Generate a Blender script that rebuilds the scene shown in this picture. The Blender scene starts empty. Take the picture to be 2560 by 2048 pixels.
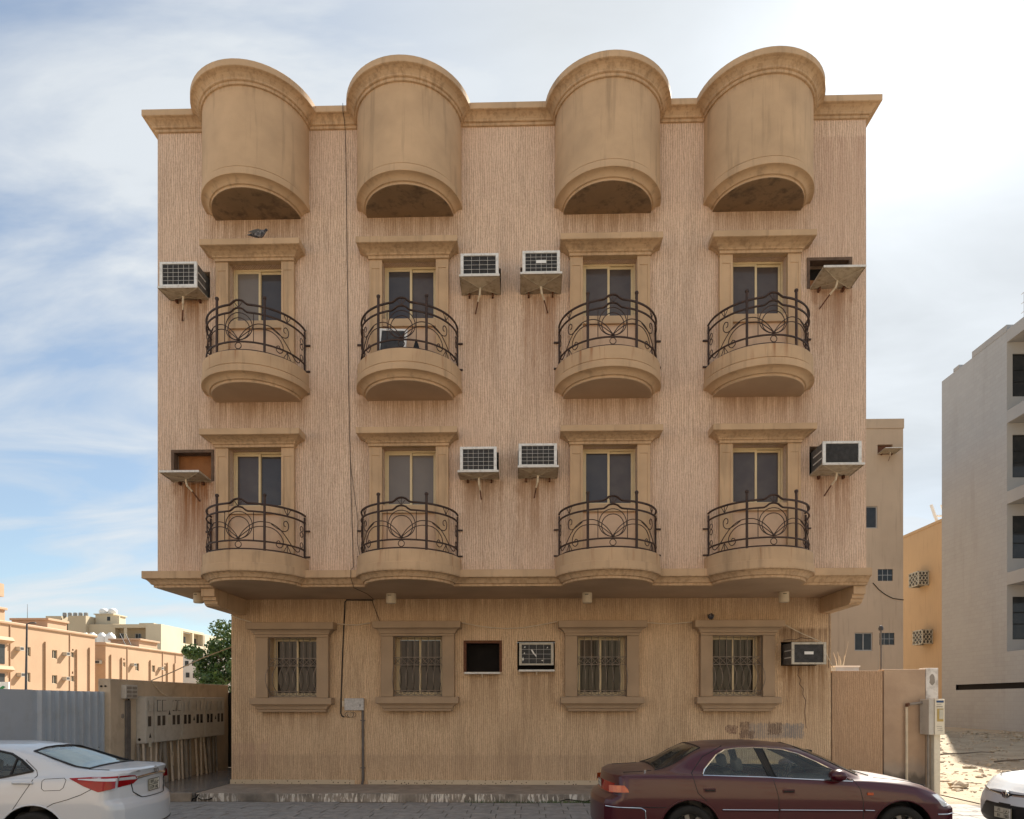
import bpy, bmesh, math, random
import numpy as np
from mathutils import Vector, Matrix

random.seed(7)
SC = bpy.context.scene
COL = SC.collection
R = math.radians

# ------------------------------------------------------------------ camera
cam_d = bpy.data.cameras.new("camera")
cam = bpy.data.objects.new("camera", cam_d)
COL.objects.link(cam)
cam_d.sensor_width = 36.0
cam_d.sensor_fit = 'HORIZONTAL'
cam_d.lens = 24.047
cam_d.shift_y = 0.2855
cam_d.clip_start = 0.05
cam_d.clip_end = 3000
cam.location = (0, 0, 1.9)
cam.rotation_euler = (R(90), 0, R(1.38))
SC.camera = cam

# ------------------------------------------------------------------ light
SUN_AZ, SUN_EL = R(29.8), R(40.5)          # azimuth from +Y towards +X
sdir = Vector((math.sin(SUN_AZ) * math.cos(SUN_EL), math.cos(SUN_AZ) * math.cos(SUN_EL), math.sin(SUN_EL)))
sun_d = bpy.data.lights.new("sun", 'SUN')
sun_d.energy = 5.0
sun_d.angle = R(0.6)
sun_d.color = (1.0, 0.93, 0.82)
sun = bpy.data.objects.new("sun", sun_d)
COL.objects.link(sun)
sun.location = sdir * 60
sun.rotation_euler = (-sdir).to_track_quat('-Z', 'Y').to_euler()

world = bpy.data.worlds.new("World")
SC.world = world
world.use_nodes = True
wn, wl = world.node_tree.nodes, world.node_tree.links
wn.clear()


def wnode(t, **k):
    n = wn.new(t)
    for a, b in k.items():
        setattr(n, a, b)
    return n


def wmath(op, a, b=None, clamp=False):
    n = wnode('ShaderNodeMath', operation=op, use_clamp=clamp)
    for i, v in enumerate((a, b)):
        if v is None:
            continue
        if hasattr(v, 'links'):
            wl.new(v, n.inputs[i])
        else:
            n.inputs[i].default_value = v
    return n.outputs[0]


w_out = wnode('ShaderNodeOutputWorld')
w_bg = wnode('ShaderNodeBackground')
w_bg.inputs['Strength'].default_value = 0.05
w_sky = wnode('ShaderNodeTexSky', sky_type='NISHITA')
w_sky.sun_disc = False
w_sky.sun_elevation = SUN_EL
w_sky.sun_rotation = SUN_AZ
w_sky.air_density = 1.0
w_sky.dust_density = 0.4
w_sky.ozone_density = 1.2
w_tc = wnode('ShaderNodeTexCoord')
w_sep = wnode('ShaderNodeSeparateXYZ')
wl.new(w_tc.outputs['Generated'], w_sep.inputs[0])
den = wmath('ADD', wmath('MAXIMUM', w_sep.outputs['Z'], 0.0), 0.22)
w_cmb = wnode('ShaderNodeCombineXYZ')
wl.new(wmath('DIVIDE', w_sep.outputs['X'], den), w_cmb.inputs[0])
wl.new(wmath('DIVIDE', w_sep.outputs['Y'], den), w_cmb.inputs[1])
w_map = wnode('ShaderNodeMapping')
w_map.inputs['Rotation'].default_value = (0, 0, R(-28))
w_map.inputs['Scale'].default_value = (1.0, 2.3, 1.0)
w_map.inputs['Location'].default_value = (0.35, 0.2, 0.0)
wl.new(w_cmb.outputs[0], w_map.inputs[0])
w_n1 = wnode('ShaderNodeTexNoise')
w_n1.inputs['Scale'].default_value = 1.5
w_n1.inputs['Detail'].default_value = 7
w_n1.inputs['Roughness'].default_value = 0.55
w_n1.inputs['Distortion'].default_value = 0.5
wl.new(w_map.outputs[0], w_n1.inputs['Vector'])
w_r1 = wnode('ShaderNodeMapRange')
w_r1.inputs['From Min'].default_value = 0.38
w_r1.inputs['From Max'].default_value = 0.62
w_r1.inputs['To Min'].default_value = 0.28
w_r1.inputs['To Max'].default_value = 0.92
wl.new(w_n1.outputs['Fac'], w_r1.inputs[0])
w_dot = wnode('ShaderNodeVectorMath', operation='DOT_PRODUCT')
wl.new(w_tc.outputs['Generated'], w_dot.inputs[0])
w_dot.inputs[1].default_value = sdir
dpos = wmath('MAXIMUM', w_dot.outputs['Value'], 0.0)
glow = wmath('ADD', wmath('MULTIPLY', wmath('POWER', dpos, 16.0), 0.45), wmath('MULTIPLY', wmath('POWER', dpos, 90.0), 4.5))
# thin cloud: bright veil, brighter towards the sun it scatters
w_lm = wnode('ShaderNodeMapRange')
w_lm.inputs['From Min'].default_value = 0.35
w_lm.inputs['From Max'].default_value = 0.65
w_lm.inputs['To Min'].default_value = 5.8
w_lm.inputs['To Max'].default_value = 7.05
wl.new(w_n1.outputs['Fac'], w_lm.inputs[0])
lum = wmath('ADD', glow, w_lm.outputs[0])
w_cc = wnode('ShaderNodeVectorMath', operation='SCALE')
w_cc.inputs[0].default_value = (0.95, 1.0, 1.04)
wl.new(lum, w_cc.inputs['Scale'])
w_mix = wnode('ShaderNodeMix', data_type='RGBA')
w_near = wnode('ShaderNodeMapRange')
w_near.inputs['From Min'].default_value = 0.62
w_near.inputs['From Max'].default_value = 0.93
w_near.inputs['To Min'].default_value = 0.0
w_near.inputs['To Max'].default_value = 0.95
wl.new(dpos, w_near.inputs[0])
wl.new(wmath('MAXIMUM', w_r1.outputs[0], w_near.outputs[0]), w_mix.inputs['Factor'])
w_sc = wnode('ShaderNodeVectorMath', operation='MULTIPLY')
wl.new(w_sky.outputs[0], w_sc.inputs[0])
w_sc.inputs[1].default_value = (1.20, 1.30, 1.30)
wl.new(w_sc.outputs[0], w_mix.inputs['A'])
wl.new(w_cc.outputs[0], w_mix.inputs['B'])
wl.new(w_mix.outputs['Result'], w_bg.inputs['Color'])
wl.new(w_bg.outputs[0], w_out.inputs['Surface'])

SC.view_settings.view_transform = 'Standard'
SC.view_settings.look = 'None'
SC.view_settings.exposure = 1.28
SC.view_settings.gamma = 1.0
SC.view_settings.use_curve_mapping = False
SC.cycles.max_bounces = 8
SC.cycles.diffuse_bounces = 5

# ------------------------------------------------------------------ materials
def _n(nt, t, **k):
    n = nt.nodes.new(t)
    for a, b in k.items():
        setattr(n, a, b)
    return n


def _set(nt, inp, v):
    if hasattr(v, 'links'):
        nt.links.new(v, inp)
    else:
        inp.default_value = v


def noise(nt, vec, scale, detail=4, rough=0.55, stretch=None, dist=0.0):
    if stretch:
        m = _n(nt, 'ShaderNodeMapping')
        m.inputs['Scale'].default_value = stretch
        nt.links.new(vec, m.inputs[0])
        vec = m.outputs[0]
    n = _n(nt, 'ShaderNodeTexNoise')
    n.inputs['Scale'].default_value = scale
    n.inputs['Detail'].default_value = detail
    n.inputs['Roughness'].default_value = rough
    n.inputs['Distortion'].default_value = dist
    nt.links.new(vec, n.inputs['Vector'])
    return n.outputs['Fac']


def remap(nt, v, a, b, c=0.0, d=1.0):
    n = _n(nt, 'ShaderNodeMapRange')
    n.inputs[1].default_value, n.inputs[2].default_value = a, b
    n.inputs[3].default_value, n.inputs[4].default_value = c, d
    nt.links.new(v, n.inputs[0])
    return n.outputs[0]


def mixc(nt, f, a, b, mode='MIX'):
    n = _n(nt, 'ShaderNodeMix', data_type='RGBA', blend_type=mode)
    _set(nt, n.inputs['Factor'], f)
    for key, v in (('A', a), ('B', b)):
        if hasattr(v, 'links'):
            nt.links.new(v, n.inputs[key])
        else:
            n.inputs[key].default_value = (*v[:3], 1)
    return n.outputs['Result']


def mth(nt, op, a, b=0.0, clamp=False):
    n = _n(nt, 'ShaderNodeMath', operation=op, use_clamp=clamp)
    _set(nt, n.inputs[0], a)
    _set(nt, n.inputs[1], b)
    return n.outputs[0]


def new_mat(name):
    m = bpy.data.materials.new(name)
    m.use_nodes = True
    nt = m.node_tree
    b = nt.nodes['Principled BSDF']
    g = _n(nt, 'ShaderNodeNewGeometry')
    return m, nt, b, g.outputs['Position'], g.outputs['Normal']


def bump(nt, b, h, strength=0.3, dist=0.01):
    n = _n(nt, 'ShaderNodeBump')
    n.inputs['Strength'].default_value = strength
    n.inputs['Distance'].default_value = dist
    nt.links.new(h, n.inputs['Height'])
    nt.links.new(n.outputs[0], b.inputs['Normal'])


def pmat(name, col, rough=0.8, var=0.12, scale=2.5, bmp=0.0, bscale=40, metal=0.0, spec=0.3, streak=0.0,
         dirt=None, dirt_amt=0.0, coat=0.0):
    m, nt, b, P, N = new_mat(name)
    c = tuple(col)
    f = remap(nt, noise(nt, P, scale), 0.3, 0.7)
    out = mixc(nt, f, tuple(x * (1 - var) for x in c), tuple(min(1, x * (1 + var)) for x in c))
    if streak > 0:
        s = remap(nt, noise(nt, P, 1.0, 4, 0.6, (7, 7, 0.5)), 0.55, 0.75)
        out = mixc(nt, mth(nt, 'MULTIPLY', s, streak), out, tuple(x * 0.42 for x in c))
    if dirt:
        s = remap(nt, noise(nt, P, scale * 2.2, 6, 0.65), 0.5, 0.72)
        out = mixc(nt, mth(nt, 'MULTIPLY', s, dirt_amt), out, dirt)
    nt.links.new(out, b.inputs['Base Color'])
    b.inputs['Roughness'].default_value = rough
    b.inputs['Metallic'].default_value = metal
    b.inputs['Specular IOR Level'].default_value = spec
    if coat:
        b.inputs['Coat Weight'].default_value = coat
        b.inputs['Coat Roughness'].default_value = 0.06
    if bmp > 0:
        bump(nt, b, noise(nt, P, bscale, 4), bmp, 0.01)
    return m


def combed_mat(name, lo, hi, red, freq=46.0, graffiti=False, stains=()):
    """Plaster combed in vertical strokes: ridges and grooves, rain-washed patches."""
    m, nt, b, P, N = new_mat(name)
    g1 = noise(nt, P, freq, 3, 0.6, (1, 1, 0.085), 0.25)
    g2 = noise(nt, P, freq * 2.2, 2, 0.6, (1, 1, 0.22))
    grain = noise(nt, P, 38, 3, 0.7)
    sw = _n(nt, 'ShaderNodeSeparateXYZ')
    nt.links.new(P, sw.inputs[0])
    cw = _n(nt, 'ShaderNodeCombineXYZ')
    nt.links.new(mth(nt, 'ADD', sw.outputs[0], sw.outputs[1]), cw.inputs[0])
    nt.links.new(mth(nt, 'MULTIPLY', sw.outputs[2], 0.35), cw.inputs[2])
    wv = _n(nt, 'ShaderNodeTexWave')
    wv.inputs['Scale'].default_value = 7.4
    wv.inputs['Distortion'].default_value = 5.0
    wv.inputs['Detail'].default_value = 3
    wv.inputs['Detail Scale'].default_value = 1.6
    nt.links.new(cw.outputs[0], wv.inputs['Vector'])
    h = mth(nt, 'ADD', mth(nt, 'ADD', mth(nt, 'MULTIPLY', g1, 0.33), mth(nt, 'MULTIPLY', g2, 0.20)), mth(nt, 'MULTIPLY', grain, 0.32))
    h = mth(nt, 'ADD', h, mth(nt, 'MULTIPLY', wv.outputs['Fac'], 0.15))
    ridge = remap(nt, h, 0.38, 0.62)
    out = mixc(nt, ridge, lo, hi)
    big = remap(nt, noise(nt, P, 0.75, 5, 0.6, (1, 1, 0.6)), 0.35, 0.68)
    out = mixc(nt, mth(nt, 'MULTIPLY', big, 0.40), out, red, 'MIX')
    wash = remap(nt, noise(nt, P, 1.0, 5, 0.65, (2.2, 2.2, 0.35)), 0.5, 0.72)
    out = mixc(nt, mth(nt, 'MULTIPLY', wash, 0.30), out, tuple(x * 0.55 for x in lo))
    if stains:
        X = _n(nt, 'ShaderNodeSeparateXYZ')
        nt.links.new(P, X.inputs[0])
        wob = mth(nt, 'MULTIPLY', mth(nt, 'SUBTRACT', noise(nt, P, 5, 4), 0.5), 0.30)
        xs = mth(nt, 'ADD', X.outputs[0], wob)
        st = remap(nt, noise(nt, P, 1.0, 5, 0.65, (13, 13, 0.5)), 0.36, 0.62, 0.25, 1.25)
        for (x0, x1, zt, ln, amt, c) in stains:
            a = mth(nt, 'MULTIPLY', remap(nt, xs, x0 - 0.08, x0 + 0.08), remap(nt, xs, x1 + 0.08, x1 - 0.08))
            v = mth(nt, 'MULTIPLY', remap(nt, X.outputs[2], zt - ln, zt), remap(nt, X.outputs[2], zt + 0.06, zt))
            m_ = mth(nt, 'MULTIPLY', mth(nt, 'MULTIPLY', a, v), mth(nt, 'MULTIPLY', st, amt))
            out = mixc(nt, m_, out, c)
    if graffiti:
        X = _n(nt, 'ShaderNodeSeparateXYZ')
        nt.links.new(P, X.inputs[0])
        wob = mth(nt, 'MULTIPLY', mth(nt, 'SUBTRACT', noise(nt, P, 14, 6, 0.75), 0.5), 0.26)
        xx = mth(nt, 'ADD', X.outputs[0], wob)
        zz = mth(nt, 'ADD', X.outputs[2], wob)

        def rect(x0, x1, z0, z1, e=0.012):
            a = mth(nt, 'MULTIPLY', remap(nt, xx, x0 - e, x0 + e), remap(nt, xx, x1 + e, x1 - e))
            c = mth(nt, 'MULTIPLY', remap(nt, zz, z0 - e, z0 + e), remap(nt, zz, z1 + e, z1 - e))
            return mth(nt, 'MULTIPLY', a, c)
        fade = remap(nt, ridge, 0.2, 0.8, 1.0, 0.35)
        for (x0, x1, z0, z1, c) in ((4.58, 5.72, 1.14, 1.45, (0.30, 0.25, 0.21)), (4.10, 4.36, 1.24, 1.40, (0.19, 0.11, 0.08)),
                                    (4.40, 4.60, 1.20, 1.47, (0.17, 0.11, 0.08)), (4.40, 4.70, 1.14, 1.30, (0.18, 0.12, 0.09)),
                                    (4.98, 5.26, 1.22, 1.47, (0.17, 0.115, 0.085)), (4.2, 4.6, 1.06, 1.11, (0.20, 0.11, 0.08)),
                                    (5.3, 5.68, 1.16, 1.42, (0.25, 0.22, 0.20))):
            out = mixc(nt, mth(nt, 'MULTIPLY', rect(x0, x1, z0, z1), fade), out, c)
    nt.links.new(out, b.inputs['Base Color'])
    b.inputs['Roughness'].default_value = 0.92
    b.inputs['Specular IOR Level'].default_value = 0.15
    bump(nt, b, mth(nt, 'ADD', h, mth(nt, 'MULTIPLY', grain, 0.15)), 0.9, 0.02)
    return m


def glass_mat(name, col, rough=0.03, spec=0.6, dust=0.0):
    m, nt, b, P, N = new_mat(name)
    f = remap(nt, noise(nt, P, 3.0, 5), 0.4, 0.7)
    out = mixc(nt, mth(nt, 'MULTIPLY', f, dust), col, (0.30, 0.27, 0.23))
    nt.links.new(out, b.inputs['Base Color'])
    _set(nt, b.inputs['Roughness'], remap(nt, f, 0, 1, rough, rough + dust * 0.3))
    b.inputs['Specular IOR Level'].default_value = spec
    return m


def car_glass_mat(name, tint):
    m = bpy.data.materials.new(name)
    m.use_nodes = True
    nt = m.node_tree
    nt.nodes.clear()
    o = _n(nt, 'ShaderNodeOutputMaterial')
    t = _n(nt, 'ShaderNodeBsdfTransparent')
    t.inputs[0].default_value = (*tint, 1)
    d = _n(nt, 'ShaderNodeBsdfDiffuse')
    d.inputs[0].default_value = (0.32, 0.33, 0.31, 1)
    g = _n(nt, 'ShaderNodeBsdfGlossy')
    g.inputs['Roughness'].default_value = 0.03
    g.inputs[0].default_value = (0.9, 0.95, 0.95, 1)
    geo = _n(nt, 'ShaderNodeNewGeometry')
    f = remap(nt, noise(nt, geo.outputs['Position'], 5, 5), 0.3, 0.75, 0.04, 0.16)
    m1 = _n(nt, 'ShaderNodeMixShader')
    nt.links.new(f, m1.inputs[0])
    nt.links.new(t.outputs[0], m1.inputs[1])
    nt.links.new(d.outputs[0], m1.inputs[2])
    fr = _n(nt, 'ShaderNodeFresnel')
    fr.inputs[0].default_value = 1.5
    m2 = _n(nt, 'ShaderNodeMixShader')
    nt.links.new(fr.outputs[0], m2.inputs[0])
    nt.links.new(m1.outputs[0], m2.inputs[1])
    nt.links.new(g.outputs[0], m2.inputs[2])
    nt.links.new(m2.outputs[0], o.inputs[0])
    return m


def paint_mat(name, col, dustc, dust=0.5, low=0.25, coat=1.0, rough=0.35):
    """Car paint under clear coat, dust settled on faces that look up and along the sills."""
    m, nt, b, P, N = new_mat(name)
    s = _n(nt, 'ShaderNodeSeparateXYZ')
    nt.links.new(N, s.inputs[0])
    p = _n(nt, 'ShaderNodeSeparateXYZ')
    nt.links.new(P, p.inputs[0])
    up = remap(nt, s.outputs[2], 0.55, 0.98)
    n = remap(nt, noise(nt, P, 6, 6, 0.65), 0.25, 0.7, 0.45, 1.0)
    sill = remap(nt, p.outputs[2], 0.55, 0.15)
    d = mth(nt, 'ADD', mth(nt, 'MULTIPLY', mth(nt, 'MULTIPLY', up, n), dust), mth(nt, 'MULTIPLY', mth(nt, 'MULTIPLY', sill, n), low))
    d = mth(nt, 'ADD', d, remap(nt, noise(nt, P, 2.3, 6, 0.7), 0.6, 0.9, 0.0, 0.04), True)
    out = mixc(nt, d, col, dustc)
    nt.links.new(out, b.inputs['Base Color'])
    b.inputs['Roughness'].default_value = rough
    b.inputs['Specular IOR Level'].default_value = 0.4
    _set(nt, b.inputs['Coat Weight'], remap(nt, d, 0, 0.7, coat, 0.0))
    b.inputs['Coat Roughness'].default_value = 0.04
    return m


M = {}
M['wall'] = combed_mat('combed_plaster', (0.46, 0.322, 0.230), (0.79, 0.60, 0.458), (0.66, 0.47, 0.35), stains=[
    (-6.75, -6.1, 9.55, 1.5, 0.75, (0.30, 0.16, 0.08)), (-1.2, -0.55, 9.5, 1.6, 0.55, (0.30, 0.17, 0.09)), (-0.1, 0.6, 9.5, 2.2, 0.75, (0.32, 0.165, 0.085)), (5.3, 6.0, 9.55, 1.6, 0.7, (0.30, 0.16, 0.09)),
    (-6.75, -6.05, 6.05, 1.9, 0.95, (0.30, 0.14, 0.065)), (-1.25, -0.5, 6.05, 1.3, 0.7, (0.28, 0.16, 0.085)), (-0.2, 0.5, 6.05, 1.7, 0.8, (0.30, 0.165, 0.085)), (5.3, 6.0, 6.05, 1.5, 0.7, (0.30, 0.16, 0.09)),
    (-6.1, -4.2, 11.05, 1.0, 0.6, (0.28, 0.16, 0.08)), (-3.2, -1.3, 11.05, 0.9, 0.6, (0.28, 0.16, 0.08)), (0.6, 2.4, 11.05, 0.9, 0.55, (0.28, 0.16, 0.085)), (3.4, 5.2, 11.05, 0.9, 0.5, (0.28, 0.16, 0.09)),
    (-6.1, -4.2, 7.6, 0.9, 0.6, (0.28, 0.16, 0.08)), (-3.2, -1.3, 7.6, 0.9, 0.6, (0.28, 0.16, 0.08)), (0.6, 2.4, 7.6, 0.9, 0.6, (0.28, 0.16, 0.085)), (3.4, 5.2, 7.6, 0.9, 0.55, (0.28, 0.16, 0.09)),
    (5.3, 6.3, 12.4, 5.0, 0.35, (0.40, 0.24, 0.17))])
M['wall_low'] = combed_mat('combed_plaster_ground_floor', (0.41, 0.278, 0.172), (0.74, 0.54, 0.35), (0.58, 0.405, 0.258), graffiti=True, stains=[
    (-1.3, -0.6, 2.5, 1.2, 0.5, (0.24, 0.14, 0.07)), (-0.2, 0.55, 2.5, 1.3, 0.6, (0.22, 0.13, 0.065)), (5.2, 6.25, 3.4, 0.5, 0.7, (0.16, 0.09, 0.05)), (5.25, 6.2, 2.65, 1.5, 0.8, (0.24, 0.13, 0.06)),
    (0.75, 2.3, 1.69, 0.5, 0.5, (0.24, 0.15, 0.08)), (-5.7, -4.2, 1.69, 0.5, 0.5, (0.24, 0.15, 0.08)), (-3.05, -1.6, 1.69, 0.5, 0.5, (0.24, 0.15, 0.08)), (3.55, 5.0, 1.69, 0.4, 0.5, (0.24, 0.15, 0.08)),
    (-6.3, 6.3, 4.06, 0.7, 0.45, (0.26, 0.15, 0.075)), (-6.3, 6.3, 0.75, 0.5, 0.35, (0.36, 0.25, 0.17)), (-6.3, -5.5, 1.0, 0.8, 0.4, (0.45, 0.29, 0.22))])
M['wall_yard'] = combed_mat('combed_plaster_yard', (0.35, 0.22, 0.13), (0.54, 0.36, 0.23), (0.46, 0.29, 0.18))
M['trim'] = pmat('ochre_render', (0.525, 0.362, 0.222), 0.85, 0.12, 1.6, 0.25, 60, streak=0.5)
def rusty_trim(mat):
    nt = mat.node_tree
    b = nt.nodes['Principled BSDF']
    src = b.inputs['Base Color'].links[0].from_socket
    g = _n(nt, 'ShaderNodeNewGeometry')
    P = g.outputs['Position']
    X = _n(nt, 'ShaderNodeSeparateXYZ')
    nt.links.new(P, X.inputs[0])
    s = remap(nt, noise(nt, P, 1.0, 4, 0.6, (9, 9, 0.7)), 0.57, 0.70)
    out = src
    for z in (4.58, 8.10):
        v = mth(nt, 'MULTIPLY', remap(nt, X.outputs[2], z - 0.36, z), remap(nt, X.outputs[2], z + 0.05, z))
        out = mixc(nt, mth(nt, 'MULTIPLY', mth(nt, 'MULTIPLY', s, v), 0.8), out, (0.30, 0.12, 0.045))
    k = remap(nt, noise(nt, P, 1.0, 4, 0.6, (16, 16, 0.9)), 0.48, 0.62)
    for z0, z1 in ((6.84, 6.70), (10.36, 10.20), (4.23, 4.05), (12.92, 12.70)):
        v = mth(nt, 'MULTIPLY', remap(nt, X.outputs[2], z1 - 0.05, z1 + 0.05), remap(nt, X.outputs[2], z0 + 0.02, z0 - 0.02))
        out = mixc(nt, mth(nt, 'MULTIPLY', mth(nt, 'MULTIPLY', k, v), 0.4), out, (0.24, 0.14, 0.065))
    nt.links.new(out, b.inputs['Base Color'])


rusty_trim(M['trim'])
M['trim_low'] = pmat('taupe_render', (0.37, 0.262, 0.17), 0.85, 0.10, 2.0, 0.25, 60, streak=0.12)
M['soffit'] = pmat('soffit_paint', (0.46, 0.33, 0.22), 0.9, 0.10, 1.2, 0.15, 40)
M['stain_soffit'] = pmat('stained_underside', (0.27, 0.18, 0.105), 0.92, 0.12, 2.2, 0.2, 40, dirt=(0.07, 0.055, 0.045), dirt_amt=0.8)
M['apron'] = pmat('pale_apron_render', (0.60, 0.42, 0.29), 0.9, 0.10, 3, 0.2, 50, streak=0.25)
M['frame'] = pmat('cream_aluminium', (0.62, 0.50, 0.31), 0.5, 0.06, 5)
M['pane'] = glass_mat('dusty_tinted_pane', (0.075, 0.060, 0.056), 0.16, 0.38, 0.10)
M['pane_b'] = glass_mat('curtained_pane', (0.17, 0.145, 0.125), 0.14, 0.38, 0.10)
M['pane_c'] = glass_mat('bluish_pane', (0.062, 0.058, 0.062), 0.06, 0.36, 0.06)
M['pane_low'] = glass_mat('clear_dark_pane', (0.022, 0.017, 0.013), 0.02, 0.30, 0.05)
M['iron'] = pmat('rusty_dark_iron', (0.046, 0.027, 0.021), 0.6, 0.3, 9, 0.2, 60, spec=0.35, dirt=(0.12, 0.045, 0.02), dirt_amt=0.45)
M['grille'] = pmat('grey_brown_iron', (0.22, 0.175, 0.14), 0.6, 0.2, 9)
M['ac_white'] = pmat('ac_white_paint', (0.72, 0.71, 0.68), 0.5, 0.07, 8, dirt=(0.30, 0.25, 0.19), dirt_amt=0.5)
M['ac_cream'] = pmat('ac_aged_paint', (0.50, 0.46, 0.38), 0.55, 0.1, 8, dirt=(0.22, 0.17, 0.12), dirt_amt=0.6)
M['ac_side'] = pmat('ac_side_metal', (0.10, 0.095, 0.09), 0.6, 0.25, 10, dirt=(0.28, 0.25, 0.2), dirt_amt=0.5)
M['ac_fin'] = pmat('ac_condenser_fins', (0.050, 0.050, 0.052), 0.6, 0.3, 14)
M['tray'] = pmat('tray_sheet_metal', (0.42, 0.35, 0.26), 0.6, 0.15, 6, dirt=(0.16, 0.11, 0.06), dirt_amt=0.7)
M['tray_lip'] = pmat('tray_white_lip', (0.66, 0.64, 0.60), 0.55, 0.08, 8, dirt=(0.32, 0.26, 0.2), dirt_amt=0.5)
M['pvc'] = pmat('cream_pvc', (0.62, 0.52, 0.38), 0.5, 0.1, 8)
M['rust'] = pmat('rust', (0.13, 0.055, 0.03), 0.85, 0.3, 20)
M['void'] = pmat('dark_void', (0.012, 0.010, 0.009), 0.95, 0.2, 5)  # near-black colour painted in for unlit depth; also joints and cracks
M['board'] = pmat('orange_brown_board', (0.30, 0.13, 0.05), 0.8, 0.15, 6)
M['wood'] = pmat('raw_timber_frame', (0.13, 0.085, 0.06), 0.9, 0.25, 12, 0.3, 60)
M['black_cable'] = pmat('black_cable', (0.02, 0.018, 0.017), 0.7, 0.2, 10)
M['white_cable'] = pmat('cream_cable', (0.60, 0.50, 0.37), 0.6, 0.15, 10)
M['grey_pipe'] = pmat('grey_conduit', (0.13, 0.115, 0.105), 0.6, 0.2, 8)
M['white_box'] = pmat('smeared_white_box', (0.50, 0.48, 0.46), 0.7, 0.2, 25, dirt=(0.25, 0.21, 0.17), dirt_amt=0.7)
M['terrazzo'] = None
M['concrete'] = pmat('slab_concrete', (0.34, 0.275, 0.215), 0.9, 0.16, 4, 0.35, 60, dirt=(0.19, 0.155, 0.125), dirt_amt=0.5)
M['paving'] = pmat('grey_paving', (0.31, 0.285, 0.26), 0.85, 0.22, 5, 0.35, 50, dirt=(0.19, 0.175, 0.16), dirt_amt=0.6)
M['joint'] = pmat('paving_joint_dirt', (0.16, 0.14, 0.12), 0.95, 0.2, 8)
M['yard_tile'] = pmat('polished_yard_tile', (0.22, 0.20, 0.18), 0.22, 0.15, 3, spec=0.5)
M['asphalt'] = pmat('asphalt', (0.055, 0.052, 0.05), 0.9, 0.2, 5, 0.4, 90)
M['kerb'] = pmat('kerb_stone', (0.42, 0.37, 0.30), 0.9, 0.15, 5, 0.3, 50)
M['yard_wall'] = pmat('yard_wall_plaster', (0.52, 0.42, 0.31), 0.92, 0.12, 1.5, 0.3, 30, streak=0.25, dirt=(0.25, 0.18, 0.12), dirt_amt=0.4)
M['cabinet'] = pmat('meter_cabinet_grey', (0.50, 0.465, 0.41), 0.55, 0.06, 3, dirt=(0.26, 0.21, 0.16), dirt_amt=0.35)
M['cab_win'] = glass_mat('meter_window', (0.05, 0.04, 0.033), 0.15, 0.5, 0.1)
M['black'] = pmat('black_paint', (0.012, 0.012, 0.012), 0.5, 0.2, 8)
M['pipe_pale'] = pmat('pale_conduit', (0.55, 0.46, 0.36), 0.6, 0.12, 6, dirt=(0.25, 0.19, 0.14), dirt_amt=0.4)
M['pipe_dark'] = pmat('dusty_conduit', (0.27, 0.235, 0.20), 0.7, 0.15, 6)
M['sheet'] = pmat('blue_grey_sheet', (0.40, 0.445, 0.50), 0.45, 0.05, 1.5, metal=0.0, spec=0.5, dirt=(0.25, 0.24, 0.22), dirt_amt=0.25)
M['orange'] = pmat('orange_render', (0.42, 0.285, 0.185), 0.9, 0.07, 0.25, 0.2, 3, streak=0.12)
M['orange_trim'] = pmat('salmon_coping', (0.45, 0.31, 0.21), 0.9, 0.08, 0.5)
M['beige'] = pmat('beige_render', (0.50, 0.42, 0.30), 0.9, 0.08, 0.15)
M['beige_dk'] = pmat('beige_recess', (0.36, 0.29, 0.20), 0.9, 0.08, 0.3)  # recess shade put into the colour: darker copy of the beige
M['pale'] = pmat('pale_render', (0.62, 0.60, 0.55), 0.9, 0.08, 0.3)
M['cream_far'] = pmat('cream_render', (0.54, 0.47, 0.35), 0.9, 0.06, 0.2)
M['pale_tan'] = pmat('pale_tan_render', (0.56, 0.46, 0.37), 0.9, 0.07, 0.3)
M['tan'] = pmat('tan_render', (0.50, 0.375, 0.265), 0.92, 0.10, 0.35, 0.2, 12, streak=0.28)
M['amber'] = pmat('amber_render', (0.50, 0.335, 0.185), 0.9, 0.07, 0.2, 0.2, 8, streak=0.3)
M['grey_conc'] = pmat('grey_render', (0.335, 0.335, 0.335), 0.92, 0.07, 0.5, 0.2, 10)
M['grey_pale'] = pmat('pale_grey_render', (0.40, 0.38, 0.355), 0.92, 0.06, 0.5)
M['pane_far'] = glass_mat('far_pane', (0.03, 0.032, 0.034), 0.05, 0.3, 0.05)
M['dark_metal'] = pmat('dark_metal', (0.05, 0.05, 0.055), 0.5, 0.2, 5)
M['tank'] = pmat('steel_tank', (0.30, 0.29, 0.27), 0.45, 0.15, 3, metal=0.3)
M['white'] = pmat('white_paint', (0.78, 0.77, 0.74), 0.6, 0.05, 4)
M['red'] = pmat('red_sign', (0.55, 0.03, 0.03), 0.5, 0.05, 4)
M['green'] = pmat('green_sign', (0.03, 0.22, 0.07), 0.5, 0.05, 4)
M['chrome'] = pmat('chrome', (0.72, 0.72, 0.72), 0.12, 0.04, 5, metal=1.0)
M['rubber'] = pmat('tyre_rubber', (0.02, 0.019, 0.018), 0.85, 0.2, 12, 0.2, 80)
M['alloy'] = pmat('dull_wheel', (0.22, 0.21, 0.20), 0.45, 0.15, 8, metal=0.6)
M['plastic'] = pmat('black_plastic', (0.016, 0.016, 0.017), 0.45, 0.15, 8)
M['seat'] = pmat('grey_seat_cloth', (0.10, 0.10, 0.10), 0.9, 0.1, 8)
M['cabin'] = pmat('cabin_lining', (0.06, 0.058, 0.055), 0.9, 0.1, 8)
M['maroon'] = paint_mat('maroon_paint', (0.055, 0.0014, 0.0075), (0.20, 0.155, 0.13), 0.55, 0.0, 0.55)
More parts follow.
